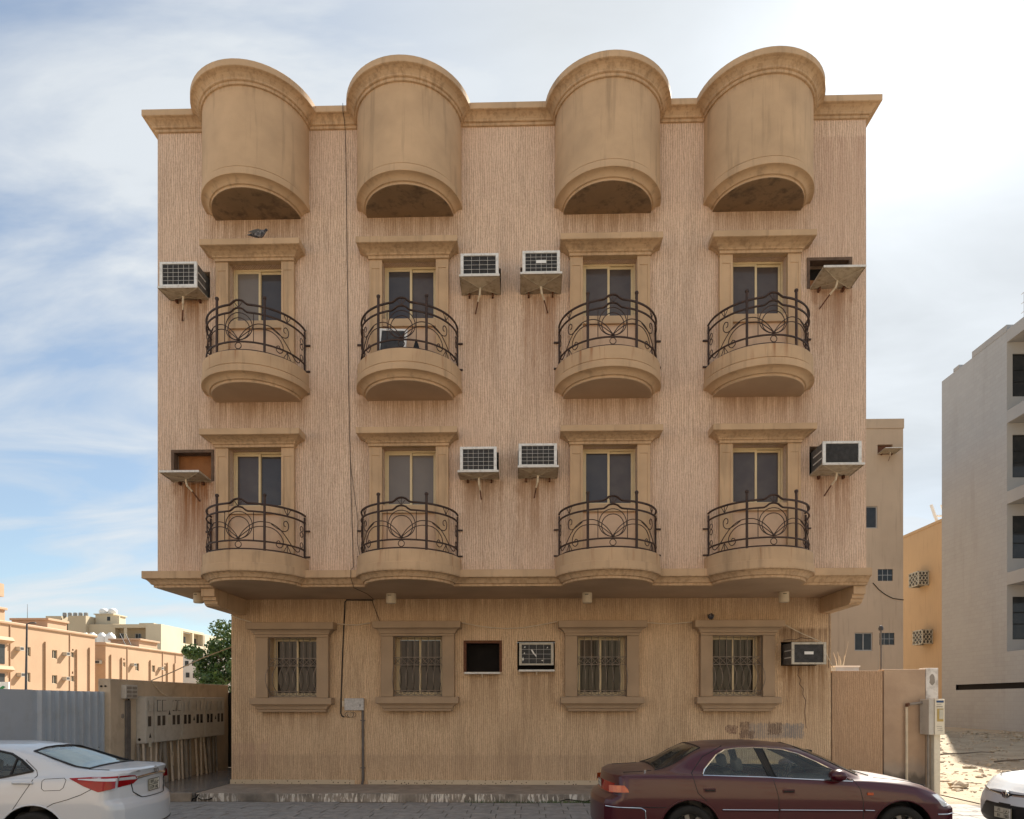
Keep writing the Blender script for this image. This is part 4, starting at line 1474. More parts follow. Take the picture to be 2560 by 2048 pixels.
# spare grille propped on a balcony, and a small dark wedge beside it
t = thing('spare_panel', (-2.53, YU - 0.42, 7.99), 'white framed dark panel leaning on the second top balcony from left', 'panel')
mx = Matrix.Translation((-2.53, YU - 0.46, 7.985)) @ Matrix.Rotation(R(2), 4, 'Y') @ Matrix.Rotation(R(-14), 4, 'X')
m = MB()
for a in ((-0.26, 0, 0, -0.215, 0.03, 0.86), (0.215, 0, 0, 0.26, 0.03, 0.86), (-0.215, 0, 0.82, 0.215, 0.03, 0.86), (-0.215, 0, 0, 0.215, 0.03, 0.04)):
    m.box(*a, m=mx)
m.build('frame', M['white'], t)
m = MB()
m.box(-0.215, 0.01, 0.04, 0.215, 0.02, 0.82, m=mx)
m.build('mesh', M['ac_fin'], t)
m = MB()
m.prism([(-2.16, 7.99), (-1.88, 7.99), (-2.02, 8.45)], lambda a, b: (a, YU - 0.62, b), lambda a, b: (a + 0.02, YU - 0.40, b - 0.05))
tag(m.build('folded_board', M['plastic'], None, loc=(-2.02, YU - 0.5, 7.99)), 'small dark wedge standing on the second top balcony beside the panel', 'board')


# ------------------------------------------------------------------ yard on the left
def left_yard():
    t = thing('boundary_wall', (-8.1, 15.5, 0), 'bare plaster boundary wall carrying the electric meter cabinets', 'wall')
    m = MB()
    m.box(-8.24, 12.9, -0.02, -8.0, 18.05, 2.345)
    m.build('wall_body', M['yard_wall'], t, bev=0.015)
    m = MB()
    for k in range(2):
        m.tube([(-8.17 + 0.08 * k, 12.905, 2.20), (-8.17 + 0.08 * k, 12.88, 2.20)], 0.018, 8)
    m.build('wall_hole', M['void'], t)
    m = MB()
    m.tube([(-8.0, 13.29, 1.62), (-7.992, 13.29, 1.62)], 0.05, 10)
    m.build('round_patch', M['pipe_dark'], t)
    d = thing('metal_door', (-7.2, 18.1, 0.15), 'black metal door closing the passage behind the meter cabinets', 'door')  # black panel put in for the unlit passage gap, no door made out
    m = MB()
    m.box(-8.22, 18.06, 0.16, -6.31, 18.10, 2.15)
    m.build('leaf', M['black'], d)
    m = MB()
    m.box(-6.52, 18.03, 1.1, -6.48, 18.058, 1.25)
    m.build('handle', M['dark_metal'], d)

    specs = [(13.76, 14.05, 'narrow single meter cabinet on the left yard wall, nearest the street', [13.88], [13.90], 0),
             (14.10, 15.17, 'four meter cabinet with one flap hanging crooked, next to the narrow cabinet', [14.24, 14.43, 14.845, 15.04], [14.245, 14.445, 14.88, 15.08], 1),
             (15.19, 16.26, 'middle four meter cabinet with pale flaps hanging down', [15.345, 15.535, 15.925, 16.11], [15.34, 15.55, 15.90, 16.10], 2),
             (16.28, 17.36, 'rearmost four meter cabinet, farthest along the left yard wall', [16.445, 16.625, 17.01, 17.205], [16.44, 16.64, 17.0, 17.2], 3)]
    for y0, y1, lab, wins, flaps, idx in specs:
        xf = -7.79
        c = thing('meter_cabinet', (-7.9, (y0 + y1) / 2, 1.05), lab, 'meter cabinet', 'electric meter cabinets on the yard wall')
        m = MB()
        m.box(-7.999, y0, 1.05, xf - 0.012, y1, 2.01)
        m.build('case', M['cabinet'], c, bev=0.006)
        m = MB()
        m.box(xf - 0.012, y0 + 0.012, 1.06, xf, y1 - 0.012, 2.0)
        m.build('door', M['cabinet'], c, bev=0.004)
        for w in wins:
            zc = (1.405 + 1.605) / 2 if idx else 1.50
            m = MB()
            m.box(xf, w - 0.058, zc - 0.105, xf + 0.006, w + 0.058, zc + 0.105)
            m.build('meter_window', M['cab_win'], c, bev=0.003)
        for k, w in enumerate(flaps):
            mx = Matrix.Identity(4)
            if idx == 1 and k == 2:
                mx = Matrix.Translation((0, w, 1.94)) @ Matrix.Rotation(R(-11), 4, 'X') @ Matrix.Translation((0, -w, -1.94))
            fl = MB()
            off = 0.0 if idx == 1 else 0.016
            fl.box(xf + 0.004 + off, w - 0.066, 1.71, xf + 0.013 + off, w + 0.066, 1.93, m=mx)
            fl.build('flap', M['cabinet'], c, bev=0.003)
            if idx == 1:
                fr = MB()
                for a in ((w - 0.075, 1.70, w - 0.066, 1.94), (w + 0.066, 1.70, w + 0.075, 1.94), (w - 0.066, 1.93, w + 0.066, 1.94), (w - 0.066, 1.70, w + 0.066, 1.709)):
                    fr.box(xf, a[0], a[1], xf + 0.007, a[2], a[3])
                fr.build('flap_gasket', M['black'], c)
                if k == 2:
                    g = MB()
                    g.box(xf, w - 0.066, 1.709, xf + 0.002, w + 0.066, 1.93)
                    g.build('flap_opening', M['void'], c)
        yc = (y0 + y1) / 2 + (0.03 if idx else 0.0)
        zt = 1.16 if idx == 0 else (1.62 if idx == 1 else 1.47)
        tr = MB()
        tr.prism([(yc - 0.045, zt), (yc + 0.045, zt), (yc, zt + 0.10)], lambda a, b: (xf, a, b), lambda a, b: (xf + 0.003, a, b))
        tr.build('warning_triangle', M['black'], c)
        if idx in (0, 1):
            tr = MB()
            tr.box(xf, yc - 0.05, zt - 0.19, xf + 0.003, yc + 0.05, zt - 0.05)
            tr.build('warning_label', M['plate'], c)
        if idx == 0:
            h = MB()
            h.tube([(-7.93, y0 + 0.002, 1.13), (-7.93, y0 - 0.003, 1.13)], 0.03, 12)
            h.build('knockout', M['void'], c)
    # conduits under the cabinets
    P = [(13.70, 13.70, 'd'), (13.80, 13.79, 'p'), (13.95, 13.93, 'd'), (14.08, 14.03, 'p'), (14.295, 14.20, 'p'), (14.572, 14.43, 'd'), (14.686, 14.715, 'D'), (14.875, 14.889, 'p'),
         (15.008, 15.008, 'd'), (15.19, 15.159, 'p'), (15.344, 15.329, 'p'), (15.598, 15.614, 'D'), (15.827, 15.794, 'd'), (15.995, 16.029, 'p'), (16.254, 16.219, 'p'), (16.395, 16.484, 'p'),
         (16.722, 16.759, 'D'), (17.004, 16.966, 'd'), (17.15, 17.15, 'd')]
    names = {'p': ('pale thin conduit pipe standing between floor and meter cabinets', 'pipe_pale', 0.026), 'd': ('grey thin conduit pipe standing between floor and meter cabinets', 'pipe_dark', 0.028),
             'D': ('thick grey conduit pipe standing between floor and meter cabinets', 'pipe_dark', 0.052)}
    for ya, yb, k in P:
        lab, mt, r = names[k]
        x = -7.86 - (0.05 if k != 'p' else 0.0)
        m = MB()
        m.tube([(x - 0.02, ya, 1.052), (x, (ya + yb) / 2, 0.6), (x + 0.02, yb, 0.155)], r, 9)
        tag(m.build('conduit_pipe', M[mt], None, smooth=50, loc=(x, yb, 0.15)), lab, 'conduit', 'conduits under the meter cabinets')
    cable('cable', [(-7.84, 14.80, 1.0), (-7.82, 14.78, 0.85), (-7.80, 14.84, 0.78), (-7.80, 14.82, 0.65), (-7.82, 14.88, 0.5)], 0.008, 'white_cable',
          'curly white wire dangling among the conduits under the meter cabinets')
    # branch box and its conduit
    t = thing('branch_box', (-7.95, 13.45, 1.96), 'beige louvered branch box high on the left yard wall above a conduit', 'junction box')
    m = MB()
    m.box(-7.999, 13.243, 1.965, -7.90, 13.645, 2.235)
    m.build('case', M['cabinet'], t, bev=0.008)
    for k in range(3):
        for a, b in ((13.275, 13.43), (13.46, 13.615)):
            m = MB()
            m.box(-7.90, a, 1.99 + 0.08 * k, -7.893, b, 2.045 + 0.08 * k)
            m.build('louvre', M['pipe_dark'], t, bev=0.003)
    t = thing('wall_conduit', (-7.97, 13.43, 0.2), 'grey flat conduit down the left yard wall below the branch box', 'conduit')
    m = MB()
    m.box(-7.999, 13.36, 0.2, -7.95, 13.50, 1.93)
    m.build('channel', M['grey_pipe'], t, bev=0.006)
    m = MB()
    m.tube([(-7.96, 13.44, 1.93), (-7.95, 13.42, 1.965)], 0.02, 6)
    m.build('gland', M['black'], t)
    cable('cable', [(-7.99, 14.30, 2.352), (-7.985, 14.45, 2.24), (-7.98, 14.65, 2.11), (-7.95, 14.90, 2.015)], 0.012, 'white_cable', 'cream cable drooping from the yard wall top to the meter cabinets')
    cable('cable', [(-8.0, 14.31, 2.35), (-7.85, 14.9, 2.56), (-7.60, 15.8, 2.93), (-7.2, 17.2, 3.42), (-6.32, 20.0, 4.05)], 0.013, 'white_cable',
          'pale cable strung from the yard wall up to the house across the tree')
    # corrugated fence
    f = thing('sheet_fence', (-8.12, 11.6, 0), 'blue grey corrugated metal sheet fence beside the white car', 'fence')
    ys = [11.0, 11.22, 11.43, 11.64, 11.84, 12.05, 12.26, 12.47, 12.68, 12.86]
    for a, b in zip(ys[:-1], ys[1:]):
        m = MB()
        w = b - a
        pr = [(a, -8.14), (a + 0.62 * w, -8.14), (a + 0.72 * w, -8.075), (a + 0.90 * w, -8.075), (b, -8.14)]
        pl = [(x, y) for y, x in pr] + [(x - 0.006, y) for y, x in reversed(pr)]
        m.prism(pl, lambda x, y: (x, y, 0.0), lambda x, y: (x, y, 2.095))
        m.build('sheet_rib', M['sheet'], f)
    m = MB()
    m.box(-8.122, 10.28, 0.0, -8.112, 10.998, 2.10)
    m.build('flat_sheet', M['sheet'], f)
    for k, (y, z) in enumerate(((10.45, 0.92), (10.85, 0.94), (11.25, 0.98), (11.66, 1.0), (12.1, 0.98), (12.5, 1.02), (12.75, 1.04))):
        m = MB()
        x = -8.110 if y < 11 else -8.135
        m.tube([(x, y, z), (x + 0.012, y, z)], 0.012, 6)
        m.build('screw', M['black'], f)
    # bits at the picture's left edge
    p = thing('picket_fence', (-26.0, 32, 0), 'white picket fence at the far left behind the sheet fence', 'fence')
    for k in range(14):
        x = -25.2 - 0.35 * k
        m = MB()
        m.box(x, 32, 0.0, x + 0.22, 32.04, 1.85)
        m.build('picket', M['white'], p)
    for z in (0.75, 1.35):
        m = MB()
        m.box(-30.0, 32.05, z, -24.9, 32.1, z + 0.09)
        m.build('rail', M['grey_pipe'], p)
    s = thing('shop_sign', (-34.0, 42, 2.5), 'red and green shop sign on white board peeking in at the left edge', 'sign')
    m = MB()
    m.box(-38.0, 42, 1.75, -32.5, 42.1, 3.15)
    m.build('board', M['white'], s)
    m = MB()
    m.box(-38.0, 41.97, 2.02, -32.55, 41.99, 2.38)
    m.build('red_stripe', M['red'], s)
    m = MB()
    q = [(-33.9, 2.62), (-33.5, 2.55), (-33.0, 2.60), (-32.7, 2.82), (-32.85, 2.90), (-33.1, 2.72), (-33.5, 2.68), (-33.8, 2.80), (-34.0, 2.85)]
    m.prism(q, lambda a, b: (a, 41.96, b), lambda a, b: (a, 41.99, b))
    m.build('green_letter', M['green'], s)


left_yard()


# ------------------------------------------------------------------ right-hand side
def right_yard():
    t = thing('boundary_wall', (7.3, YG, 0), 'ochre side wall right of the house ending in a whitewashed pillar', 'wall')
    m = MB()
    m.box(6.296, YG, 0.0, 7.345, YG + 0.25, 2.545)
    m.build('combed_panel', M['wall_yard'], t, bev=0.012)
    m = MB()
    m.box(7.365, YG + 0.004, 0.0, 8.218, YG + 0.25, 2.575)
    m.build('smooth_panel', M['damp'], t, bev=0.012)
    m = MB()
    m.box(8.222, YG - 0.008, 0.0, 8.475, YG + 0.27, 2.60)
    m.build('pillar', M['whitewash'], t, bev=0.012)
    m = MB()
    m.ngon([(8.345 + 0.055 * math.cos(a * 0.5236) * (1 + 0.2 * math.sin(3 * a)), YG - 0.0105, 2.36 + 0.12 * math.sin(a * 0.5236)) for a in range(12)])
    m.build('grey_smear', M['pipe_dark'], t)
    m = MB()
    m.box(6.285, YG + 0.01, 0.0, 6.2955, YG + 0.2, 2.5)
    m.box(7.345, YG + 0.03, 0.0, 7.365, YG + 0.2, 2.54)
    m.build('joint', M['void'], t)
    # meter box on its post
    p = thing('meter_box', (8.2, 14.0, 0), 'cream electric meter box on a stubby concrete post at the side wall end', 'meter box')
    m = MB()
    m.box(8.06, 13.97, 1.235, 8.36, 14.30, 1.955)
    m.build('case', M['cabinet'], p, bev=0.012)
    m = MB()
    m.box(8.165, 13.945, 1.235, 8.36, 13.969, 1.955)
    m.build('front', M['meter_box'], p, bev=0.006)
    m = MB()
    m.box(8.205, 13.936, 1.505, 8.33, 13.944, 1.765)
    m.build('window_frame', M['yellow_win'], p, bev=0.004)
    m = MB()
    m.box(8.245, 13.931, 1.555, 8.322, 13.9355, 1.745)
    m.build('meter_window', M['plate'], p)
    m = MB()
    m.box(8.195, 13.939, 1.885, 8.335, 13.9445, 1.925)
    m.build('blue_label', M['mesh_blue'], p)
    m = MB()
    m.box(8.195, 13.939, 1.795, 8.315, 13.9445, 1.812)
    m.box(8.20, 13.939, 1.845, 8.29, 13.9445, 1.853)
    m.box(8.21, 13.939, 1.36, 8.31, 13.9445, 1.366)
    m.box(8.20, 13.939, 1.40, 8.30, 13.9445, 1.407)
    m.box(8.22, 13.939, 1.32, 8.32, 13.9445, 1.326)
    m.build('print', M['pipe_dark'], p)
    m = MB()
    m.box(8.20, 14.03, 0.0, 8.325, 14.2, 1.234)
    m.build('post', M['meter_box'], p, bev=0.01)
    m = MB()
    m.tube([(8.145, 14.14, 0.0), (8.145, 14.14, 1.234)], 0.028, 8)
    m.build('riser', M['pipe_dark'], p, smooth=50)
    p = thing('wall_pipe', (7.8, 14.28, 0), 'cream pipe rising up the side wall and bending to the meter box', 'pipe')
    m = MB()
    m.tube([(7.80, 14.30, 0.0), (7.795, 14.30, 1.83)], 0.026, 8)
    m.build('vertical_pipe', M['pvc'], p, smooth=50)
    m = MB()
    m.tube([(7.795, 14.29, 1.845), (8.065, 14.2, 1.885)], 0.027, 8)
    m.build('horizontal_pipe', M['pipe_dark'], p, smooth=50)
    m = MB()
    m.tube([(7.795, 14.29, 1.80), (7.795, 14.285, 1.845), (7.84, 14.28, 1.852)], 0.034, 8)
    m.build('elbow', M['rust'], p, smooth=50)
    # planter trough with dead stalks behind the wall, and a gooseneck pipe
    p = thing('trough', (6.9, 15.2, 2.4), 'pale metal trough with dry stalks on the wall top right of the house', 'trough')
    m = MB()
    m.box(6.66, 15.0, 2.35, 7.16, 15.4, 2.66)
    m.build('tank', M['sheet'], p, bev=0.008)
    m = MB()
    m.box(6.64, 14.98, 2.655, 7.18, 15.42, 2.685)
    m.build('rim', M['white'], p)
    for a, b, r in (((6.74, 2.66), (6.66, 2.98), 0.010), ((6.78, 2.66), (6.75, 3.0), 0.008), ((6.82, 2.66), (6.79, 2.90), 0.011), ((6.85, 2.66), (6.98, 3.22), 0.006), ((6.87, 2.66), (6.89, 2.92), 0.008)):
        m = MB()
        m.tube([(a[0], 15.1, a[1]), ((a[0] + b[0]) / 2 + 0.01, 15.1, (a[1] + b[1]) / 2), (b[0], 15.1, b[1])], r, 5, taper=r * 0.5)
        m.build('stalk', M['pvc'], p)
    p = thing('vent_pipe', (7.45, 14.62, 2.4), 'thin grey vent pipe with a capped top behind the side wall', 'pipe')
    m = MB()
    m.tube([(7.455, 14.65, 0.0), (7.452, 14.65, 3.42)], 0.018, 6)
    m.build('shaft', M['grey_pipe'], p)
    m = MB()
    m.lathe([(0.0, 0.0), (0.045, 0.0), (0.05, 0.05), (0.03, 0.10), (0.0, 0.11)], (7.45, 14.65, 3.41), 10)
    m.build('cap', M['dark_metal'], p, smooth=50)

    # tan rear house
    KT = 1.43

    def tz(z):
        return 1.9 + (z - 1.9) * KT
    h = thing('rear_house', (12, 37.2, 0), 'tan rear house with small openings seen just right of the main house', 'building')
    y = 26.0 * KT
    holes = [(13.10, 13.66, 11.18, 11.56), (12.45, 13.10, 8.42, 9.25), (13.11, 13.67, 6.44, 6.88), (12.25, 12.92, 3.82, 4.50), (13.17, 13.73, 4.04, 4.49)]
    holes = [(a * KT, b * KT, tz(c), tz(d)) for a, b, c, d in holes]
    x1r, yb2, zp = 14.05 * KT, 50.0, tz(12.15)
    m = MB()
    wall_front(m, (3.0, x1r), (0, zp), y, holes, 0.35)
    m.quad((x1r, y, 0), (x1r, yb2, 0), (x1r, yb2, zp), (x1r, y, zp))
    m.quad((3.0, y, 0), (3.0, yb2, 0), (3.0, yb2, zp), (3.0, y, zp))
    m.quad((3.0, yb2, 0), (x1r, yb2, 0), (x1r, yb2, zp), (3.0, yb2, zp))
    m.build('wall', M['tan'], h)
    m = MB()
    m.box(2.97, y - 0.04, zp + 0.004, x1r + 0.04, yb2 + 0.04, tz(12.52))
    m.build('parapet', M['tan'], h, bev=0.02)
    for i, (x0, x1, z0, z1) in enumerate(holes):
        if i in (0,):
            m = MB()
            m.box(x0 + 0.003, y + 0.16, z0 + 0.003, x1 - 0.003, y + 0.2, z1 - 0.003)
            m.build('opening_board', M['rust'], h)
        elif i in (2, 4):
            m = MB()
            m.box(x0 + 0.003, y + 0.05, z0 + 0.003, x1 - 0.003, y + 0.1, z1 - 0.003)
            b = m.build('blocked_opening', M['pane_far'], h)
            for k in range(1, 3):
                mm = MB()
                mm.box(x0 + (x1 - x0) * k / 3 - 0.012, y + 0.03, z0 + 0.003, x0 + (x1 - x0) * k / 3 + 0.012, y + 0.049, z1 - 0.003)
                mm.build('bar', M['grey_conc'], b)
            mm = MB()
            mm.box(x0, y + 0.028, (z0 + z1) / 2 - 0.015, x1, y + 0.048, (z0 + z1) / 2 + 0.015)
            mm.build('bar', M['grey_conc'], b)
        else:
            m = MB()
            sash(m, x0 + 0.003, x1 - 0.003, z0 + 0.003, z1 - 0.003, y + 0.06, 0.05, 0.05)
            if i == 3:
                m.box((x0 + x1) / 2 - 0.025, y + 0.06, z0 + 0.053, (x0 + x1) / 2 + 0.025, y + 0.11, z1 - 0.053)
            w = m.build('window', M['grey_pale'], h)
            m = MB()
            m.box(x0 + 0.05, y + 0.09, z0 + 0.05, x1 - 0.05, y + 0.10, z1 - 0.05)
            m.build('pane', M['pane_far'], w)
    ac_tray(13.42 * KT, tz(11.20), 0.80, 0.90, 'small drip tray below the reddish hole near the top of the tan rear house', 0.04, 0.05, None, y)
    cable('cable', [(a * KT, y - 0.03, tz(b)) for a, b in ((12.92, 6.36), (13.15, 6.10), (13.37, 5.93), (13.65, 5.78), (14.06, 5.72))], 0.022, 'black_cable', 'thin cable sagging across the tan rear house')

    # amber house seen through the gap
    h = thing('amber_house', (36, 50, 0), 'amber yellow house filling the gap left of the grey building', 'building')
    x = 29.0
    m = MB()
    m.box(x, 46, 0, x + 14, 66, 14.55)
    m.build('wall', M['amber'], h)
    m = MB()
    m.box(x - 0.05, 45.95, 14.553, x + 14.05, 66.05, 14.75)
    m.build('coping', M['amber'], h)
    for yy, z, lab in ((50.9, 10.35, 'upper'), (50.4, 6.05, 'lower')):
        c = thing('cooler_cage', (x, yy, z), lab + ' ornate metal cage round a cooler on the amber house', 'cage', 'ornate cooler cages on the amber house')
        w, d, hh = 1.25, 0.75, 1.05
        m = MB()
        m.box(x - d + 0.06, yy - w / 2 + 0.06, z + 0.06, x - 0.01, yy + w / 2 - 0.06, z + hh - 0.06)
        m.build('cooler', M['ac_side'], c)
        fr = MB()
        for a in (yy - w / 2, yy + w / 2 - 0.06):
            for e in (x - d, x - 0.06):
                fr.box(e, a, z, e + 0.06, a + 0.06, z + hh)
        for b in (z, z + hh - 0.06):
            fr.box(x - d, yy - w / 2, b, x, yy - w / 2 + 0.06, b + 0.06)
            fr.box(x - d, yy + w / 2 - 0.06, b, x, yy + w / 2, b + 0.06)
            fr.box(x - d, yy - w / 2 + 0.06, b, x - d + 0.06, yy + w / 2 - 0.06, b + 0.06)
        fr.build('cage_frame', M['plate'], c)
        sc = MB()
        for i in range(3):
            for j in range(3):
                ang = [k * math.pi / 5 for k in range(10)]
                cy, cz = yy - w / 2 + w * (i + 0.5) / 3, z + hh * (j + 0.5) / 3
                sc.tube([(x - d - 0.01, cy + 0.17 * math.cos(a), cz + 0.14 * math.sin(a)) for a in ang], 0.03, 4, True)
                cx2 = x - d + d * (i + 0.5) / 3
                sc.tube([(cx2 + 0.11 * math.cos(a), yy - w / 2 - 0.01, cz + 0.14 * math.sin(a)) for a in ang], 0.028, 4, True)
        sc.build('scrollwork', M['plate'], c)
    a = thing('roof_antenna', (29.6, 50.5, 14.7), 'small slanted white antenna on the roof of the amber house', 'antenna')
    for dx in (0.0, 0.75):
        m = MB()
        m.tube([(29.5 + dx, 50.0, 14.7), (29.0 + dx, 50.0, 16.1)], 0.10, 6)
        m.build('arm', M['white'], a)
    m = MB()
    m.tube([(29.2, 50.0, 15.3), (30.1, 50.0, 15.3)], 0.07, 6)
    m.build('crossbar', M['white'], a)

    # grey building on the far side of the lot
    k = 1.27
    q0 = 1.27 / 1.17

    def gz(z):
        return 1.9 + (z - 1.9) * q0
    X = 20.3 * k
    g = thing('grey_building', (X + 6, 37, 0), 'plain grey rendered building on the far side of the sandy lot at right', 'building')
    ZT = 1.9 + (1755 - 966) / 1710 * 39.9 * q0
    yn, yf, ywin = 26.5 * q0, 39.9 * q0, 34.55 * q0
    sa, sb, sc0, sc1 = 35.2 * q0, 38.6 * q0, gz(2.55), gz(2.85)
    m = MB()
    sa = yn + 1.0
    holes = [(sa, sb, sc0, sc1)]
    lowc = [c for c in cells((yn, yf), (0, gz(4.4)), holes)]
    for a, b, z0, z1 in lowc + [(ywin, yf, gz(4.4), ZT)]:
        m.quad((X, a, z0), (X, b, z0), (X, b, z1), (X, a, z1))
    for z in (sc0, sc1):
        m.quad((X, sa, z), (X, sb, z), (X + 0.35, sb, z), (X + 0.35, sa, z))
    m.quad((X, yf, 0), (X + 16, yf, 0), (X + 16, yf, ZT), (X, yf, ZT))
    m.quad((X + 16, ywin, 0), (X + 16, yf, 0), (X + 16, yf, ZT), (X + 16, ywin, ZT))
    m.quad((X, ywin, ZT), (X + 16, ywin, ZT), (X + 16, yf, ZT), (X, yf, ZT))
    m.build('side_wall', M['blockwork'], g)
    m = MB()
    m.box(X + 0.12, sa - 0.1, sc0 - 0.1, X + 0.2, sb + 0.1, sc1 + 0.1)
    m.build('slot_back', M['void'], g)  # near-black panel added so the slot reads as unlit
    m = MB()
    m.box(X + 0.36, yn, 0, X + 16, ywin - 0.002, gz(4.4))
    m.quad((X, yn, gz(4.4)), (X + 0.36, yn, gz(4.4)), (X + 0.36, ywin, gz(4.4)), (X, ywin, gz(4.4)))
    m.quad((X, yn, 0), (X + 0.36, yn, 0), (X + 0.36, yn, gz(4.4)), (X, yn, gz(4.4)))
    m.build('front_block', M['grey_conc'], g)
    # street front set back, with windows and projecting floor bands
    m = MB()
    wz = [(gz(5.0 + 4.02 * q), gz(7.12 + 4.02 * q)) for q in range(4)]
    hs = []
    for z0, z1 in wz:
        for q in range(4):
            hs.append((X + 0.30 + 3.6 * q, X + 2.6 + 3.6 * q, z0, z1))
    wall_front(m, (X, X + 16), (gz(4.4), ZT), ywin - 0.001, hs, 0.2)
    m.build('front_wall', M['grey_pale'], g)
    for (x0, x1, z0, z1) in hs:
        m = MB()
        sash(m, x0 + 0.003, x1 - 0.003, z0 + 0.003, z1 - 0.003, ywin + 0.06, 0.05, 0.05)
        m.box(x0 + 0.053, ywin + 0.061, z0 + (z1 - z0) * 0.35, x1 - 0.053, ywin + 0.11, z0 + (z1 - z0) * 0.35 + 0.06)
        m.box(x0 + 0.053, ywin + 0.061, z0 + (z1 - z0) * 0.62, x1 - 0.053, ywin + 0.11, z0 + (z1 - z0) * 0.62 + 0.06)
        w = m.build('window', M['black'], g)
        m = MB()
        m.box(x0 + 0.05, ywin + 0.085, z0 + 0.05, x1 - 0.05, ywin + 0.095, z1 - 0.05)
        m.build('pane', M['pane_far'], w)
    for q in range(1, 5):
        z = gz(4.25 + 4.02 * q)
        m = MB()
        m.box(X + 0.002, yn + 2, z - 0.62, X + 16, ywin - 0.004, z + 0.05)
        m.build('floor_band', M['grey_conc'], g)
    m = MB()
    m.box(X - 0.02, ywin - 0.003, ZT + 0.003, X + 0.5, 37.2 * q0, ZT + 0.35)
    m.box(X - 0.02, 38.3 * q0, ZT + 0.003, X + 0.4, 38.8 * q0, ZT + 0.2)
    m.build('parapet', M['grey_conc'], g)
    rl = MB()
    for q in range(8):
        yy = 33.0 + 0.5 * q
        rl.tube([(X + 0.2, yy, ZT - 0.1), (X + 0.2, yy, ZT + 1.5)], 0.018, 4)
    for zz in (0.5, 1.0, 1.5):
        rl.tube([(X + 0.2, 32.8, ZT + zz), (X + 0.2, 36.7, ZT + zz)], 0.018, 4)
    tag(rl.build('roof_railing', M['grey_pale'], None, loc=(X, 33, ZT)), 'thin metal railing on the roof of the grey building', 'railing')


right_yard()


